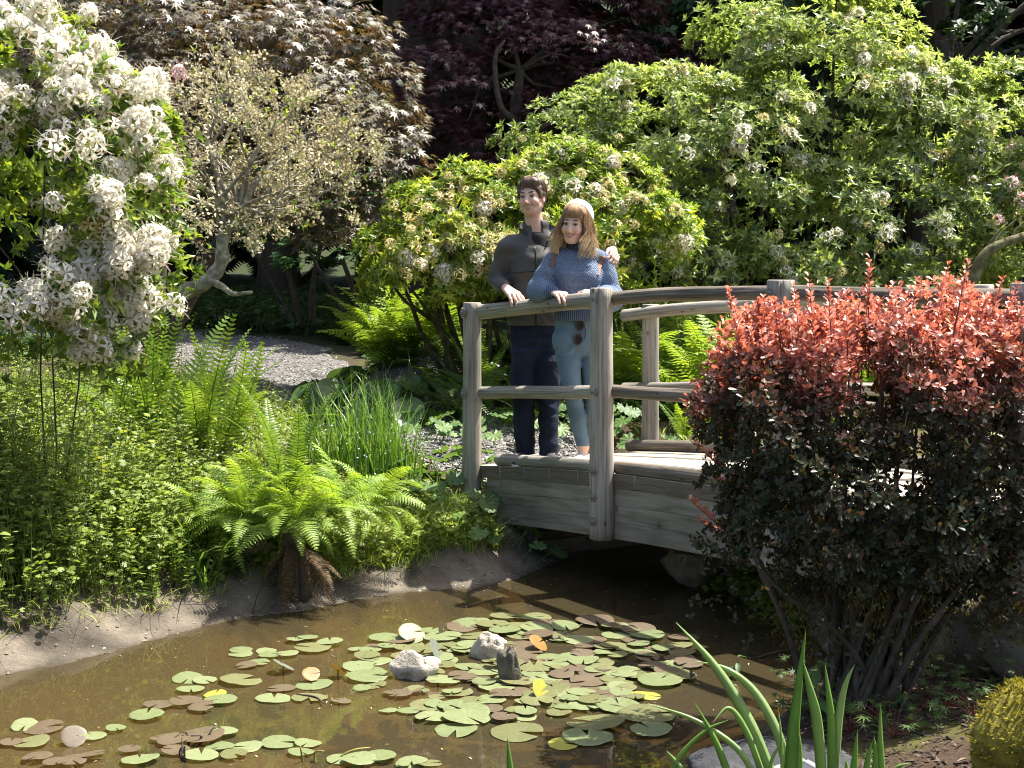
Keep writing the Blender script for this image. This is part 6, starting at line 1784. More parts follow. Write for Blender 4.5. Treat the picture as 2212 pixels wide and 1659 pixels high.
for x, y, z in bank_points(600, -3.4, -0.4, 6.0, 8.5, 0.22, 0.50): blades(mb, (x, y), 2, 0.12, 0.004, 0.03, lean=0.8, droop=1.0, zf=z - .01, tint=(0.6, 1.0))
tag(mb.build('bank_grass', GRASS, kind='stuff'), 'thin grass blades among the bank plants and along the bank lip', 'grass')
FORG = leaf_mat('small_flower', [(0.30, 0.36, 0.55), (0.48, 0.52, 0.66), (0.55, 0.40, 0.55), (0.62, 0.60, 0.20)], 0.3, 0.6, tcol=(1, 1, 1))
bp_ = bank_points(420, -3.2, -0.2, 6.3, 9.6, 0.6); mb = MB(); bp_[:, 2] += rng.uniform(0.25, 0.48, len(bp_))
leaves(mb, OV_R, bp_, sphere_dirs(420) + (0, -.4, .2), np.tile([[0, -.6, .8]], (420, 1)), rng.uniform(0.010, 0.018, 420), np.clip(rng.beta(1, 2.5, 420), 0, 1))
tag(mb.build('small_wildflowers', FORG, kind='stuff'), 'tiny pale blue and lilac wildflowers dotted through the bank', 'flowers')
# mossy stone half hidden on the bank
MOSSY = rough_mat('mossy_stone', (0.06, 0.052, 0.04), (0.15, 0.135, 0.105), 7, 0.9, 0.9, 35, c3=(0.14, 0.135, 0.035), bdist=0.02)
MOSS_Y = rough_mat('golden_moss', (0.10, 0.085, 0.015), (0.26, 0.22, 0.03), 25, 0.95, 1.0, 160, c3=(0.36, 0.31, 0.06), bdist=0.02)
PALE = rough_mat('pale_stone', (0.26, 0.225, 0.18), (0.42, 0.37, 0.30), 9, 0.85, 0.8, 40, c3=(0.56, 0.53, 0.47), bdist=0.02)
def rock_mesh(c, r, seed, mat, flat=0.75, name='rock', rough=0.28, sub=22):
    th = np.linspace(0.02, np.pi - 0.02, sub); ph = np.linspace(0, 2 * np.pi, sub * 2, endpoint=False)
    D = np.array([[np.sin(t) * np.cos(f), np.sin(t) * np.sin(f), np.cos(t)] for t in th for f in ph])
    rr = 1 + rough * fbm(D * 1.4 + seed * 7.1, 4, seed); pl = nrm(np.random.default_rng(seed).normal(size=(9, 3)))
    rr = np.minimum(rr, (0.86 / np.maximum(D @ pl.T, 0.35)).min(1) * 1.0)
    V = D * rr[:, None] * np.array(r); n = sub * 2
    q = [(i * n + k, (i + 1) * n + k, (i + 1) * n + (k + 1) % n, i * n + (k + 1) % n) for i in range(sub - 1) for k in range(n)]
    return V + np.array(c), np.array(q)
def rock(label, c, r, seed, mat, rough=0.28, moss=None):
    V, q = rock_mesh(c, r, seed, mat, rough=rough)
    E = empty('rock', (c[0], c[1], c[2] - r[2]), label, 'rock')
    mk('stone', V, q, None, mat, E)
    if moss is not None:
        m_, amt, bias = moss; mb = MB()
        Vn = nrm(V - np.array(c)); ok = np.where((Vn @ nrm(np.array(bias)) + 0.35 * fbm(V * 9, 3, seed) > amt))[0]
        k = rng.choice(ok, 9000); jit = rng.normal(0, 0.011, (9000, 3)) * np.array([1, 1, .4]); d = nrm(Vn[k] + 0.5 * sphere_dirs(9000))
        leaves(mb, oval(0.5), V[k] + jit, d, sphere_dirs(9000), rng.uniform(0.006, 0.017, 9000), rng.uniform(0, 1, 9000))
        mb.build('moss', m_, E)
MOSS_L = leaf_mat('moss_tuft', [(0.08, 0.075, 0.012), (0.20, 0.18, 0.025), (0.33, 0.29, 0.05)], 0.25, 0.9, spec=0.05)
MOSS_BR = leaf_mat('brown_moss_tuft', [(0.06, 0.045, 0.015), (0.13, 0.10, 0.03), (0.20, 0.17, 0.06)], 0.25, 0.9, spec=0.05)
c = Pg(48, 540) + (0, 0, 0.10); rock('mossy stone sunk among the weeds of the bank', c, (0.2, 0.16, 0.16), 3, MOSSY, moss=(MOSS_BR, 0.35, (0.2, -.2, 1)))
for (x, y, Y, r, lab) in ((692, 562, 8.3, 0.14, 'lit boulder under the bridge beam at the far abutment'),):
    c = P(x, y, Y); rock(lab, c, (r * 1.3, r, r), int(x), MOSSY, moss=(MOSS_BR, 0.5, (0, 0, 1)) if x > 600 else None)
# weeds on the right bank seen under the beam
weeds('right_bank_weeds', 'bright leafy weeds on the right bank seen below the bridge beam', np.array([on(rng.uniform(695, 800), 600, rng.uniform(7.2, 8.2)) for _ in range(260)]), 0.28, 14, LOBED, 0.045, WEED, 0.6)
# behind the path: shaded ground cover and lawn, and bushes under the azaleas
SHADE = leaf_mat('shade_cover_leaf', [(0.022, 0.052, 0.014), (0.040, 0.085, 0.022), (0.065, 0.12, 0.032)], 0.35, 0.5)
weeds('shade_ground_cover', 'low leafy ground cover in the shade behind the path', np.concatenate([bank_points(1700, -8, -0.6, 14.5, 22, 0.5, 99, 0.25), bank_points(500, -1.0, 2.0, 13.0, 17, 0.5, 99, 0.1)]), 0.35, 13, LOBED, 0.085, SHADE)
weeds('azalea_undergrowth', 'leafy undergrowth filling the bed below the azaleas', np.concatenate([bank_points(1500, -1.2, 8.5, 10.9, 13.0, 0.9, 99, 0.15), bank_points(500, 3.5, 8.5, 8.5, 11.5, 0.9, 99, 0.15)]), 0.5, 15, LOBED, 0.075, WEED, 0.4)
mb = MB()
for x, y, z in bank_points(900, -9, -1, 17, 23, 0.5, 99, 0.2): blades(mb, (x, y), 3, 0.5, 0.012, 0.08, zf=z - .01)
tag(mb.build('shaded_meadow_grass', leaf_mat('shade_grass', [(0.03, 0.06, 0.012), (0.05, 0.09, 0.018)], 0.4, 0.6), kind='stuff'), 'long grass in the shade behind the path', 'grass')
# ------------------------------------------------------------------ water lilies
def pad_mat(name, cols, rough=0.3):
    return leaf_mat(name, cols, 0.18, rough + 0.12, tcol=(1.1, 1.15, 0.5), spec=0.45)
PADM = {'g': pad_mat('green_pad', [(0.12, 0.15, 0.062), (0.160, 0.190, 0.085), (0.205, 0.230, 0.115)], 0.36), 'b': pad_mat('bronze_pad', [(0.080, 0.060, 0.036), (0.118, 0.088, 0.054), (0.15, 0.118, 0.075)], 0.36),
        'd': pad_mat('olive_pad', [(0.10, 0.105, 0.042), (0.135, 0.140, 0.058), (0.17, 0.17, 0.075)], 0.36), 'y': pad_mat('yellow_pad', [(0.22, 0.24, 0.03), (0.30, 0.30, 0.05), (0.34, 0.24, 0.04)]), 'o': pad_mat('orange_pad', [(0.14, 0.07, 0.015), (0.21, 0.11, 0.02), (0.26, 0.15, 0.03)])}
def pad_mesh(mat, seed, notch=0.16, wave=0.02):
    g_ = np.random.default_rng(seed); n = 30; a = np.linspace(notch, 2 * np.pi - notch, n)
    V = [(0.04, 0, 0)]; ti = [0.6]; ph = g_.uniform(0, 6.28, 3); tone = g_.uniform(0.25, 0.75)
    for rr in (0.35, 0.7, 0.97, 1.0):
        e = 1 + 0.03 * np.sin(3 * a + ph[0]) + 0.015 * np.sin(9 * a + ph[1])
        z = wave * rr ** 3 * np.sin(2 * a + ph[2]) + 0.012 * rr ** 6 * np.maximum(0, np.sin(5 * a + ph[1])) - (0.006 if rr == 1.0 else 0)
        V += list(np.stack([np.cos(a) * rr * e, np.sin(a) * rr * e, z], -1)); ti += list(np.clip(tone + 0.32 * (np.abs(np.sin(6.5 * a)) ** 6 - 0.2) + g_.normal(0, .08, n), 0, 1))
    t = [(0, 1 + k, 2 + k) for k in range(n - 1)]
    q = [(1 + i * n + k, 1 + i * n + n + k, 2 + i * n + n + k, 2 + i * n + k) for i in range(3) for k in range(n - 1)]
    return make_mesh('lily_pad', np.array(V), q, t, mat, tint=np.array(ti))
PADS = {c: [pad_mesh(m, 10 * i + k, rng.uniform(0.05, 0.28)) for k in range(4)] for i, (c, m) in enumerate(PADM.items())}
LAB = {'g': ('light green lily pad floating flat on the pond', 'green lily pads'), 'b': ('reddish bronze lily pad floating on the pond', 'bronze lily pads'), 'd': ('dull olive lily pad floating on the pond', 'olive lily pads'),
       'y': ('yellowing torn lily pad among the green ones', 'yellowing lily pads'), 'o': ('orange withered lily leaf among the pads', 'orange lily leaves')}
Z6 = [(740,457,130,'g'),(830,455,110,'g'),(930,465,110,'g'),(705,497,190,'b'),(1140,438,175,'g'),(1245,468,170,'b'),(970,512,228,'d'),(1180,512,190,'g'),(1360,496,165,'g'),(1550,465,225,'b'),(1710,505,170,'b'),(1690,540,190,'g'),(1850,557,150,'g'),(2110,560,180,'b'),(2090,610,150,'d'),(2080,650,130,'b'),(225,568,190,'g'),(370,577,160,'g'),(515,525,140,'g'),(655,555,100,'g'),(795,563,200,'d'),(1190,555,190,'b'),(1325,573,130,'g'),(1540,575,160,'b'),(1705,622,235,'d'),(1490,615,135,'b'),(1475,663,140,'b'),(1595,660,115,'g'),(1690,677,115,'d'),(30,645,80,'g'),(125,650,130,'g'),(110,690,160,'d'),(240,630,125,'g'),(690,640,150,'g'),(1285,692,205,'g'),(1120,662,190,'b'),(1165,745,220,'d'),(1440,760,145,'b'),(1545,770,130,'g'),(50,752,180,'g'),(110,812,265,'g'),(720,815,190,'b'),(740,760,150,'g'),(860,795,200,'g'),(1160,785,140,'g'),(1235,825,200,'g'),(1620,790,220,'d'),(1520,830,150,'b'),(1660,830,150,'d'),(1800,805,145,'d'),(2010,770,140,'g'),(2085,808,200,'d'),(1958,842,258,'g'),(555,848,120,'g'),(850,855,150,'g'),(1400,880,190,'d'),(1550,895,200,'b'),(1710,870,160,'g'),(1715,910,140,'g'),(1375,935,160,'g'),(75,888,105,'g'),(270,917,120,'b'),(390,905,120,'b'),(645,915,120,'g'),(950,930,140,'b'),(1205,930,210,'d'),(495,985,215,'d'),(240,1023,115,'g'),(365,1025,135,'g'),(897,1015,130,'b'),(1365,1005,145,'g'),(1105,975,120,'g'),(1700,1000,255,'g'),(515,1075,190,'g'),(738,1040,270,'g'),(735,1080,280,'g'),(978,1080,160,'b'),(1085,1060,175,'g'),(670,1145,248,'g'),(1057,1160,318,'d'),(1555,1100,325,'d'),(1880,1050,320,'d'),(1500,1195,295,'g'),(1900,1152,248,'g'),(180,1325,210,'g'),(390,1362,180,'g'),(500,1378,150,'d'),(60,1350,200,'g'),(1870,925,170,'y'),(1350,1235,180,'y'),(1430,715,90,'b'),(600,735,130,'d'),(1010,600,100,'g'),(450,905,100,'d'),(1320,760,110,'d'),(1600,720,90,'g'),(980,690,100,'b'),(2140,735,170,'b'),(330,640,110,'d')]
Z5 = [(1040,345,100,'g'),(1040,328,90,'g'),(1150,335,80,'g'),(1110,385,100,'g'),(1065,398,90,'b'),(1165,355,90,'g'),(1240,350,95,'g'),(1350,325,140,'d'),(1280,290,80,'g'),(1330,283,80,'g'),(1425,303,105,'g'),(1355,477,150,'g'),(1215,495,115,'b'),(815,453,125,'g'),(885,462,95,'g'),(1040,462,170,'d'),(825,503,110,'g'),(955,550,130,'g'),(685,573,120,'b'),(800,558,130,'b'),(870,585,110,'b'),(635,622,135,'g'),(1185,537,145,'g'),(1335,535,145,'d'),(1475,551,80,'b'),(190,668,155,'b'),(110,660,110,'g'),(135,733,150,'d'),(50,735,90,'b'),(500,675,80,'g'),(965,692,120,'g'),(870,710,180,'b'),(745,730,120,'b'),(950,745,120,'g'),(1070,747,120,'g'),(1205,730,145,'g'),(1330,735,110,'g'),(1300,775,105,'g'),(870,790,140,'g'),(760,770,110,'b'),(605,810,150,'g'),(395,792,110,'b'),(310,820,120,'b'),(240,828,100,'b'),(1475,800,120,'g'),(1630,795,145,'g'),(1775,825,120,'g'),(930,522,90,'y'),(400,705,110,'g'),(700,715,100,'b'),(560,765,90,'b'),(160,800,120,'b'),(1010,790,110,'d')]
allp_ = [((1400 + x / 1.58) / 4, (2200 + y / 1.58) / 4, w / 1.58 / 4, c) for x, y, w, c in Z6] + [((x / 1.08) / 4, (2300 + y / 1.08) / 4, w / 1.08 / 4, c) for x, y, w, c in Z5]
for k in range(120):
    a_ = rng.uniform(0, 6.28); q_ = math.sqrt(rng.random())
    allp_.append((525 + 165 * q_ * math.cos(a_), 668 + 50 * q_ * math.sin(a_), rng.uniform(16, 34), 'gdbbdgdg'[k % 8]))
STEM = plain_mat('lily_stalk', (0.20, 0.17, 0.04), 0.5)
for k, (x, y, w, c) in enumerate(allp_):
    p = Pz(x, y, 0.0); r = 1.12 * w / 2 * p[1] / F
    if pond_sd(np.array([p[0]]), np.array([p[1]]))[0] > -r * 0.6: continue
    o = add('lily_pad', PADS[c][k % 4], None, (p[0], p[1], 0.006 + 0.0016 * (k % 11)), (rng.normal(0, .05), rng.normal(0, .05), rng.uniform(0, 6.28)), (r * rng.uniform(0.92, 1.05), r, r * rng.uniform(0.6, 2.2)))
    tag(o, LAB[c][0], 'lily pad', LAB[c][1])
def raised(name, label, px, py, w, c, tilt, yaw, z, roll=0.0, cat='lily leaf', fold=None):
    """a leaf standing out of the water on its stalk"""
    b = Pz(px, py + 8, 0.0); p = P(px, py, b[1]); r = w / 2 * p[1] / F
    E = empty(name, (b[0], b[1], -0.05), label, cat)
    V, q, t, uv = tube(spline([(b[0], b[1] + .02, -.2), (b[0], b[1], 0), (p[0], p[1], p[2])], 8), 0.004, 6); mk('stalk', V, q, t, STEM, E)
    add('leaf_blade', PADS[c][1], E, p - np.array([b[0], b[1], -0.05]), (tilt, roll, yaw), r)
RA = 2.16016
PADM['s'] = pad_mat('grey_green_pad', [(0.13, 0.15, 0.12), (0.17, 0.19, 0.155), (0.21, 0.23, 0.19)], 0.22); PADS['s'] = [pad_mesh(PADM['s'], 90 + k) for k in range(2)]
raised('raised_lily_leaf', 'silvery lily leaf standing upright and facing outwards', 945 / RA, 1407 / RA, 30, 's', rad(62), 1.4, 0.1)
raised('raised_lily_leaf', 'pale green lily leaf held above the pads on a stalk', 890 / RA, 1366 / RA, 28, 'd', rad(30), 0.6, 0.15)
raised('raised_lily_leaf', 'shiny grey-green lily leaf propped against the pale stones', 1078 / RA, 1432 / RA, 29, 's', rad(24), 2.4, 0.05)
raised('raised_lily_leaf', 'shiny domed lily leaf with an upturned edge', 612 / RA, 1435 / RA, 25, 's', rad(30), 2.0, 0.05)
raised('raised_lily_leaf', 'orange upturned leaf edge beside the olive pads', 1163 / RA, 1388 / RA, 22, 'o', rad(40), 1.1, 0.02)
raised('raised_lily_leaf', 'orange folded leaf next to the domed shiny leaf', 672 / RA, 1455 / RA, 18, 'o', rad(35), 0.3, 0.02)
raised('raised_lily_leaf', 'yellow orange folded leaf touching the other folded one', 730 / RA, 1446 / RA, 18, 'o', rad(50), 2.3, 0.02)
raised('raised_lily_leaf', 'yellow curled leaf below the pointed grey stone', 1170 / RA, 1492 / RA, 26, 'y', rad(58), 1.0, 0.02)
raised('raised_lily_leaf', 'dark purple lily leaf tilted up at the left of the pond', 160 / RA, 1590 / RA, 26, 'b', rad(40), 0.4, 0.02)
raised('raised_lily_leaf', 'brown curled young lily leaf standing straight up', 957 / RA, 1358 / RA, 14, 'b', rad(82), 0.9, 0.05)
def pond_rock(label, x, y, wpx, h, seed, mat):
    p = Pz(x / RA, y / RA, 0.0); w = wpx / RA / 2 * p[1] / F
    rock(label, (p[0], p[1], h * 0.35), (w, w * 0.7, h), seed, mat, rough=0.35)
pond_rock('pale jagged stone breaking the surface among the pads', 892, 1462, 92, 0.085, 5, PALE)
pond_rock('pale flat stone behind the shiny propped leaf', 1058, 1420, 80, 0.09, 8, PALE)
pond_rock('dark pointed stone in the middle of the pads', 1102, 1475, 52, 0.12, 12, MOSSY)
# bottom-left tangle: a few dark stalks
for k, (x, y) in enumerate(((400, 1640), (415, 1600), (690, 1640))):
    b = Pz(x / RA, y / RA, 0)
    tw = empty('dead_lily_stalk', b, ('bent dark lily stalk at the lower left of the pond', 'forked dark lily stalk above the bronze pads', 'pale broken stalk at the pond edge of the pads')[k], 'stalk')
    for j in range(3):
        e = b + np.array([rng.normal(0, .07), rng.normal(0, .05), rng.uniform(0.03, 0.10)])
        V, q, t, uv = tube(spline([b + rng.normal(0, .02, 3) * (1, 1, 0) - (0, 0, .05), (b + e) / 2 + rng.normal(0, .015, 3), e], 7), np.linspace(0.006, 0.003, 7), 6); mk('stem', V, q, t, BARK if k < 2 else STEM, tw)
# floating bits and twigs
DEB = leaf_mat('floating_debris', [(0.20, 0.15, 0.07), (0.35, 0.29, 0.16), (0.50, 0.46, 0.36)], 0.1, 0.8)
n = 420; xs, ys = rng.uniform(-2.6, 1.9, n), rng.uniform(4.6, 9.0, n); ok = pond_sd(xs, ys) < -0.05; xs, ys = xs[ok], ys[ok]; n = len(xs)
mb = MB(); a = rng.uniform(0, 6.28, n)
leaves(mb, oval(0.3), np.stack([xs, ys, np.full(n, 0.004)], -1), np.stack([np.cos(a), np.sin(a), a * 0], -1), np.tile([[0, 0, 1.0]], (n, 1)), rng.uniform(0.006, 0.022, n) * (rng.random(n) < 0.9) + 0.004, rng.uniform(0, 1, n))
tag(mb.build('floating_debris', DEB, kind='stuff'), 'tiny leaf scraps and seeds floating on the water', 'debris')
for k, (x0, y0, x1, y1) in enumerate(((1010, 1310, 1090, 1290), (1190, 1385, 1290, 1330), (640, 1500, 700, 1520), (1640, 1420, 1720, 1400))):
    a, b = Pz(x0 / RA, y0 / RA, 0.006), Pz(x1 / RA, y1 / RA, 0.012)
    V, q, t, uv = tube(spline([a, (a + b) / 2 + (0.02, 0.02, .004), b], 9), np.linspace(0.006, 0.003, 9), 6)
    o = mk('floating_twig', V, q, t, BARK, origin=a); tag(o, ('bare twig floating below the withered fern side of the bank', 'thin twig floating under the shadow of the bridge', 'short twig floating beside the left pads', 'twig floating near the barberry stems')[k], 'twig')
# ------------------------------------------------------------------ red barberry on the right bank
LF_BAR = leaf_mat('barberry_leaf', [(0.026, 0.042, 0.018), (0.044, 0.058, 0.030), (0.075, 0.055, 0.038), (0.20, 0.085, 0.064), (0.50, 0.210, 0.165), (0.66, 0.36, 0.28)], 0.36, 0.36, tcol=(1.4, 0.8, 0.55), spec=0.3)
OBO = (np.array([(0, 0, 0), (-.20, .5, .05), (-.24, .8, .04), (0, 1, -.03), (.24, .8, .04), (.20, .5, .05), (0, .6, 0)], float), np.array([(0, 6, 1), (1, 6, 2), (2, 6, 3), (3, 6, 4), (4, 6, 5), (5, 6, 0)]))
BB = Pg(855, 712); BB[1] = max(BB[1], 5.25)
BAR = empty('barberry_shrub', (BB[0], BB[1], hz(BB[0], BB[1])), 'vase-shaped barberry with coral red shoots above dark purple-green leaves', 'shrub')
bb = wloc(BAR); BY = bb[1]
lobes = [(P(865, 400, BY + .15), (0.66, 0.50, 0.36)), (P(780, 440, BY + .1), (0.36, 0.42, 0.36)), (P(960, 430, BY + .1), (0.40, 0.45, 0.40)), (P(860, 500, BY), (0.60, 0.42, 0.34)), (P(960, 370, BY + .2), (0.36, 0.4, 0.30)), (P(800, 370, BY + .2), (0.34, 0.4, 0.22)), (P(1020, 460, BY + .1), (0.30, 0.4, 0.42)), (P(940, 540, BY - .05), (0.40, 0.36, 0.24)), (P(810, 525, BY), (0.30, 0.34, 0.22))]
p, d, cl, cdir = crown_tips(lobes, 10000, (0.45, 1.0), clump=0.13, nclump=560, up_bias=0.05)
ztop = P(860, 330, BY)[2]; zred = P(860, 392, BY)[2]
def redness(p):
    h = (p[:, 2] - zred) / 0.34 + 0.40 * vnoise(p * 5, 3) + 0.25 * vnoise(p * 13, 4)
    edge = 0.7 * np.clip((P(735, 400, BY)[0] - p[:, 0]) / 0.14, 0, 1) * smooth01((p[:, 2] - P(700, 450, BY)[2]) / 0.2)
    return np.clip(0.16 + 0.70 * smooth01(np.maximum(h * 0.7 + 0.35, edge)), 0, 1)
mb = MB(); whorls(mb, OBO, p, nrm(d + rng.normal(0, .4, d.shape)), 6, 0.030, redness(p), 0.13, tilt=0.95, step=0.03)
# scattered leafy twigs low on the stems
lowt = np.stack([bb[0] + rng.normal(0, 0.26, 260), BY + rng.normal(-0.05, 0.22, 260), rng.uniform(0.35, 0.85, 260)], -1)
whorls(mb, OBO, lowt, nrm(sphere_dirs(260) + (0, -.3, .6)), 5, 0.026, np.full(260, 0.15), 0.08, tilt=0.95, step=0.05)
stm = MB()
# upright young shoots
sh_pos, sh_dir, sh_t, sh_s = [], [], [], []
shoots = [(x, y) for x, y in ((870, 258), (893, 285), (828, 283), (846, 292), (810, 300), (915, 290), (948, 265), (968, 262), (1002, 280), (760, 320), (735, 345), (718, 372), (700, 400), (690, 440), (705, 470), (700, 520), (785, 315), (930, 305), (985, 300), (1015, 300), (690, 500), (880, 300), (855, 310), (745, 335), (820, 310), (900, 310), (960, 300))]
for (x, y) in shoots + [(rng.uniform(715, 1024), rng.triangular(268, 330, 350)) for _ in range(120)]:
    tip = P(x, y, BY + rng.uniform(-0.15, 0.35)); ln = rng.uniform(0.16, 0.30) if y < 300 else rng.uniform(0.10, 0.2)
    out = nrm(np.array([(tip[0] - bb[0]) * 0.5, 0, 1.0])) if x > 712 else nrm(np.array([-0.8, -.1, 0.7]))
    b = tip - out * ln; pts = spline([b - out * 0.1, b, tip], 7)
    V, q, t, uv = tube(pts, np.linspace(0.004, 0.0014, 7), 4, False); stm.put(V, q, tint=0.9)
    for u in np.linspace(0.12, 1.0, 11):
        c = b + (tip - b) * u
        for j in range(4):
            a = rng.uniform(0, 6.28); sh_pos.append(c); sh_dir.append((math.cos(a), math.sin(a), 1.0)); sh_t.append(np.clip(rng.normal(0.86, .12), 0, 1)); sh_s.append(0.036 * (1.15 - 0.5 * u) * rng.uniform(.7, 1.2))
leaves(mb, OBO, np.array(sh_pos), np.array(sh_dir), nrm(np.array(sh_dir) * (-1, -1, 1)), sh_s, sh_t)
mb.build('crown', LF_BAR, BAR)
RSTEM = rough_mat('red_stem', (0.10, 0.025, 0.018), (0.17, 0.045, 0.03), 20, 0.6, 0.2, 60)
stm.build('young_shoots', RSTEM, BAR, kind='stuff')
for k in range(46):
    a = rng.uniform(0, 6.28); r = 0.20 * math.sqrt(rng.random()); b = bb + (r * math.cos(a), r * math.sin(a) * .7, -.04)
    t_ = cl[rng.integers(len(cl))]
    m1 = b + (t_ - b) * 0.35 + np.array([0, 0, 0.10]) + rng.normal(0, .02, 3); m2 = b + (t_ - b) * 0.72 + np.array([0, 0, 0.06]) + rng.normal(0, .03, 3)
    V, q, t, uv = tube(spline([b, m1, m2, t_], 11), np.linspace(rng.uniform(0.010, 0.020), 0.004, 11), 6, False, lambda u, a: 1 + 0.15 * np.sin(u * 40 + 2 * a))
    mk('stem', V, q, None, BARK, BAR)
mb = MB(); n = 3000      # hanging moss on the older stems
k = rng.integers(0, 5, n); cc = np.array([P(815, 510, BY - .1), P(935, 535, BY - .2), P(870, 600, BY - .1), P(800, 610, BY), P(925, 620, BY)])[k] + rng.normal(0, 1, (n, 3)) * np.array([0.05, 0.06, 0.10])
leaves(mb, oval(0.22), cc, sphere_dirs(n) * (0.5, .5, .4) + (0, 0, -.7), sphere_dirs(n), rng.uniform(0.012, 0.035, n), rng.uniform(0, 1, n)); mb.build('moss', MOSS_BR, BAR)

# ------------------------------------------------------------------ right bank: stones, herbs, mulch, plaque
def Pgz(px, py):
    p = Pg(px, py, 3.2); return p
c = Pgz(1040, 767); rock('big stone capped with golden moss at the right edge', (c[0] + .02, c[1] - .12, c[2] + 0.10), (0.24, 0.22, 0.20), 21, MOSS_Y, moss=(MOSS_L, 0.0, (0.1, 0.1, 1)))
c = Pgz(985, 665); rock('brown mossy boulder behind the barberry stems', (c[0], c[1], c[2] + 0.14), (0.24, 0.22, 0.24), 22, MOSSY, moss=(MOSS_BR, 0.1, (0.2, 0, 1)))
c = Pgz(1035, 675); rock('second mossy boulder leaning on the brown one', (c[0], c[1], c[2] + 0.12), (0.22, 0.2, 0.20), 23, MOSSY, moss=(MOSS_BR, 0.1, (0.1, 0, 1)))
SLATE = rough_mat('slate', (0.018, 0.019, 0.021), (0.042, 0.043, 0.047), 6, 0.85, 0.8, 26, c3=(0.075, 0.075, 0.075), bdist=0.02, spec=0.15)
c = Pgz(772, 775)
rock('flat dark slate slab lying at the pond rim', (c[0], c[1] + .02, c[2] + 0.03), (0.30, 0.22, 0.075), 31, SLATE, rough=0.2)
# plaque: dark panel in a grey frame resting on the slab
pc = Pz(800, 790, 0.30); E = empty('plaque', (pc[0], pc[1], 0.24), 'dark blue-grey framed plaque resting on the slate slab', 'sign')
th = rad(38); ux = np.array([math.cos(th), math.sin(th), 0.02]); uy = nrm(np.array([-math.sin(th), math.cos(th), 0.16])); uz = np.cross(nrm(ux), uy)
FRM = plain_mat('grey_frame', (0.22, 0.22, 0.22), 0.5); PNL = plain_mat('plaque_panel', (0.022, 0.028, 0.040), 0.5, 0.3)
w2, h2 = 0.15, 0.12
def slab(E, name, c, ux, uy, uz, w, h, t, mat):
    V, q, uv = box_between(c - ux * w, c + ux * w, uz, h * 2, t, 0.003); return mk(name, V, q, None, mat, E, smooth=False)
slab(E, 'panel', pc, nrm(ux), uy, uz, w2 - .012, h2 - .012, 0.012, PNL)
for sg in (-1, 1):
    slab(E, 'frame_bar', pc + uy * sg * h2, nrm(ux), uy, uz, w2, 0.012, 0.022, FRM)
    V, q, uv = box_between(pc + nrm(ux) * sg * w2 - uy * (h2 - .013), pc + nrm(ux) * sg * w2 + uy * (h2 - .013), uz, 0.024, 0.021, 0.003); mk('frame_bar', V, q, None, FRM, E, smooth=False)
# herb robert and seedlings
LF_HER = leaf_mat('herb_leaf', [(0.040, 0.085, 0.022), (0.070, 0.130, 0.034), (0.12, 0.19, 0.045)], 0.42, 0.5)
HERB = palm(9, 0.30, 2.4, droop=0.1)
hp = []
for k, (x, y) in enumerate(((800, 690), (815, 715), (835, 700), (850, 735), (872, 720), (893, 740), (905, 705), (920, 690), (940, 715), (880, 690), (935, 670), (960, 690), (955, 655), (985, 640), (1000, 700), (915, 660), (975, 720), (1010, 615))):
    b = Pgz(x, y); E = empty('herb_plant', b, 'low herb with finely cut leaves on the shaded right bank', 'herb', 'cut-leaved herbs under the barberry')
    m = 26; a = rng.uniform(0, 6.28, m); r = 0.15 * np.sqrt(rng.random(m)); pos = b + np.stack([r * np.cos(a), r * np.sin(a), rng.uniform(0.02, 0.13, m)], -1)
    mb = MB(); leaves(mb, HERB, pos, np.stack([np.cos(a), np.sin(a), rng.uniform(-.2, .3, m)], -1), np.tile([[0, -.25, 1.0]], (m, 1)) + rng.normal(0, .2, (m, 3)), rng.uniform(0.045, 0.085, m), rng.uniform(0.1, 1, m)); mb.build('leaves', LF_HER, E)
    mb = MB()
    for q_ in pos[::2]:
        V, q, t, uv = tube([b, (b + q_) / 2 + (0, 0, .02), q_], 0.0016, 3, False); mb.put(V, q)
    mb.build('stems', RSTEM, E)
for (x, y, lab) in ((815, 735, 'leafy seedling with pointed leaves left of the barberry stems'), (737, 715, 'small pointed-leaved seedling at the pale pond rim')):
    b = Pgz(x, y); E = empty('seedling', b, lab, 'plant'); n = 5
    V, q, t, uv = tube(spline([b, b + (0.01, 0, .12), b + (0.0, 0, .25)], 8), np.linspace(.005, .003, 8), 6); mk('stem', V, q, t, STEM, E)
    lm_ = big_leaf(0.05, 0.12, LF_MANT, 0.012, 61)
    for j in range(8):
        add('leaf', lm_, E, (0, 0, 0.07 + 0.026 * j), (rng.uniform(-.4, .2), 0, j * 1.57 + rng.normal(0, .3)), rng.uniform(.8, 1.1) * (1 - .05 * j))
# bark mulch
MUL = leaf_mat('mulch_chip', [(0.022, 0.014, 0.010), (0.055, 0.034, 0.022), (0.11, 0.075, 0.05), (0.20, 0.15, 0.11)], 0.0, 0.85)
n = 5200; xs, ys = rng.uniform(0.5, 2.9, n), rng.uniform(3.6, 6.6, n); s_ = pond_sd(xs, ys); ok = s_ > 0.12; xs, ys = xs[ok], ys[ok]; n = len(xs)
a = rng.uniform(0, 6.28, n); CH = (np.array([(-.12, 0, 0), (.12, .03, 0), (.1, 1, .02), (-.1, .96, .02), (0, .5, .13)], float), np.array([(0, 1, 4), (1, 2, 4), (2, 3, 4), (3, 0, 4)]))
mb = MB(); leaves(mb, CH, np.stack([xs, ys, height(xs, ys) + 0.004], -1), np.stack([np.cos(a), np.sin(a), rng.normal(0, .2, n)], -1), np.tile([[0, 0, 1.0]], (n, 1)) + rng.normal(0, .3, (n, 3)), rng.uniform(0.015, 0.055, n), rng.beta(1.3, 2.2, n))
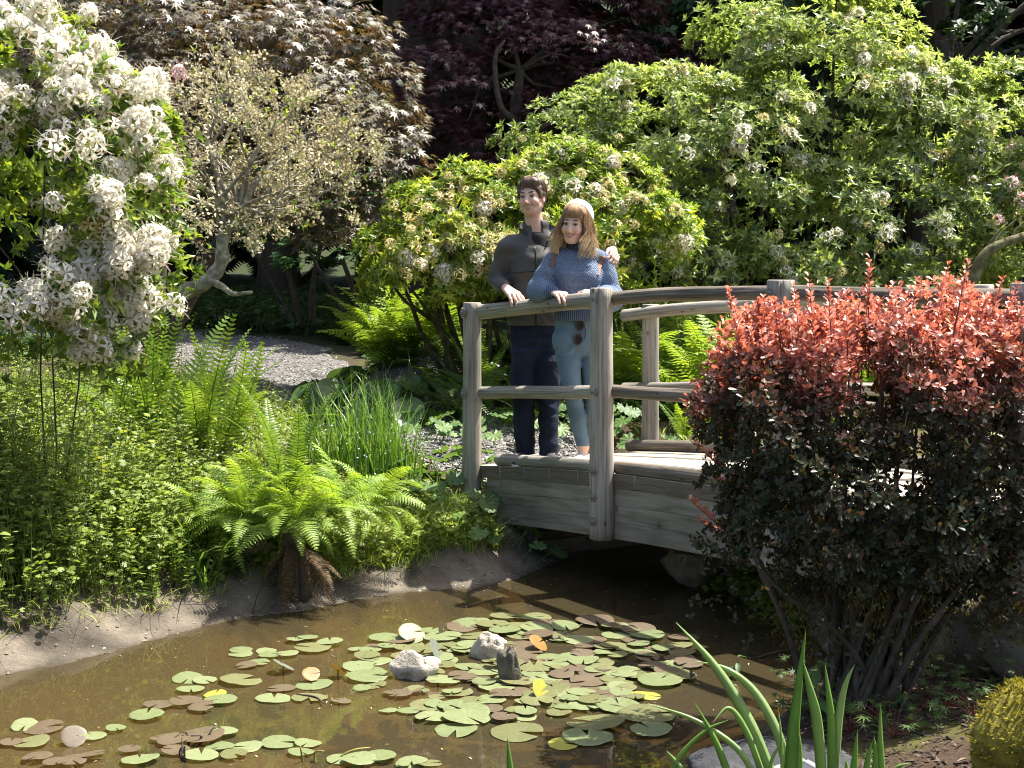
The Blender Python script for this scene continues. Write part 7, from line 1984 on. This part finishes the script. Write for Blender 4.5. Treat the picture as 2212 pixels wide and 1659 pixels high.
tag(mb.build('bark_mulch', MUL, kind='stuff', smooth=False), 'dark bark mulch and twig litter on the right bank', 'mulch')

# ------------------------------------------------------------------ foreground iris blades
IRIS = leaf_mat('iris_blade', [(0.095, 0.19, 0.035), (0.135, 0.235, 0.050), (0.19, 0.27, 0.10), (0.24, 0.31, 0.15)], 0.38, 0.42, gain=1.25, tcol=(1.2, 1.3, 0.45), spec=0.25)
def iris_blade(E, path, wpx, Y, tint, flat=0.0):
    """a sword-shaped leaf through picture points (2212-wide), thick at the midrib, rooted in the near bank"""
    pts = [Q(x, y, Y + dy) for x, y, dy in path]
    b = pts[0].copy(); up = nrm(pts[0] - pts[1]); b = pts[0] + up * 0.25
    gz = hz(b[0], b[1] + 0.02); root = np.array([b[0] + up[0] * 0.1, b[1] + 0.02, gz - 0.03])
    if b[2] < gz + .05: b = (pts[0] + root) / 2
    n = 30; c = spline([root, b] + pts, n); s_ = np.linspace(0, 1, n)
    w = wpx / RA * Y / F * np.clip(np.minimum(0.75 + s_ * 0.6, 1.0) * (1 - np.clip((s_ - 0.5) / 0.5, 0, 1) ** 2.2) + 0.015, 0, 1)
    T = nrm(np.gradient(c, axis=0)); side = nrm(np.cross(T, np.array([0.12, 1.0, 0.1]))); nn = np.cross(side, T)
    V = np.stack([c - side * w[:, None] / 2, c - side * w[:, None] * .22 + nn * 0.0012, c + nn * 0.0022, c + side * w[:, None] * .22 + nn * 0.0012, c + side * w[:, None] / 2, c - nn * 0.0016], 1).reshape(-1, 3)
    q = [(i * 6 + k, i * 6 + (k + 1) % 6, i * 6 + 6 + (k + 1) % 6, i * 6 + 6 + k) for i in range(n - 1) for k in range(6)]
    tv = np.clip(tint + 0.10 * vnoise(V * np.array([160, 20, 4]), 4), 0, 1)
    mk('blade', V, q, None, IRIS, E, tint=tv)
def iris(label, xb, Y, bl):
    x0 = Q(xb, 1659, Y)[0]; E = empty('iris_plant', (x0, Y, hz(x0, Y)), label, 'plant')
    for path, w, t in bl:
        iris_blade(E, [(p_[0], p_[1], p_[2] if len(p_) > 2 else 0.0) for p_ in path], w, Y, t)
iris('pale iris plant with long blades arching left over the water', 1660, 3.3, [
    ([(1668, 1680), (1618, 1560, .02), (1545, 1440, .05), (1460, 1344, .1)], 27, 0.75),
    ([(1706, 1680), (1678, 1580), (1630, 1495, .03), (1570, 1446, .05), (1503, 1428, .08)], 21, 0.85),
    ([(1640, 1690), (1590, 1615), (1500, 1555, .03), (1400, 1520, .06)], 15, 0.9),
    ([(1650, 1680), (1612, 1580), (1575, 1530), (1540, 1560, -.02)], 15, 0.6),
    ([(1580, 1690), (1545, 1600), (1502, 1520)], 17, 0.35),
    ([(1440, 1680), (1480, 1620), (1530, 1575), (1572, 1556)], 12, 0.3),
    ([(1490, 1690), (1462, 1650), (1440, 1622)], 18, 0.5)])
iris('upright iris plant with stiff yellow-green blades before the barberry', 1720, 3.2, [
    ([(1706, 1690), (1718, 1540), (1741, 1358)], 29, 0.12), ([(1724, 1690), (1722, 1600), (1715, 1545)], 22, 0.15), ([(1776, 1690), (1765, 1560), (1750, 1490), (1735, 1428)], 24, 0.55), ([(1800, 1690), (1796, 1560), (1782, 1433)], 24, 0.3), ([(1806, 1640), (1814, 1540), (1826, 1480), (1846, 1436)], 17, 0.75), ([(1690, 1690), (1688, 1600), (1680, 1520)], 8, 0.5), ([(1660, 1700), (1668, 1640), (1695, 1590)], 10, 0.4)])
iris('small group of short iris tips right of the stiff blades', 1880, 3.2, [
    ([(1842, 1700), (1846, 1640), (1853, 1575)], 17, 0.15), ([(1888, 1700), (1892, 1640), (1888, 1590)], 17, 0.18), ([(1868, 1700), (1875, 1640), (1885, 1600)], 16, 0.2), ([(1905, 1700), (1902, 1620), (1902, 1520)], 18, 0.3), ([(1926, 1700), (1935, 1660), (1968, 1648)], 12, 0.35), ([(1840, 1700), (1830, 1660), (1828, 1640)], 12, 0.4)])
iris('single short iris tip rising from the bottom near the middle pads', 1105, 3.2, [([(1106, 1700), (1101, 1650), (1096, 1592)], 17, 0.15)])
print('objects', len(bpy.data.objects))
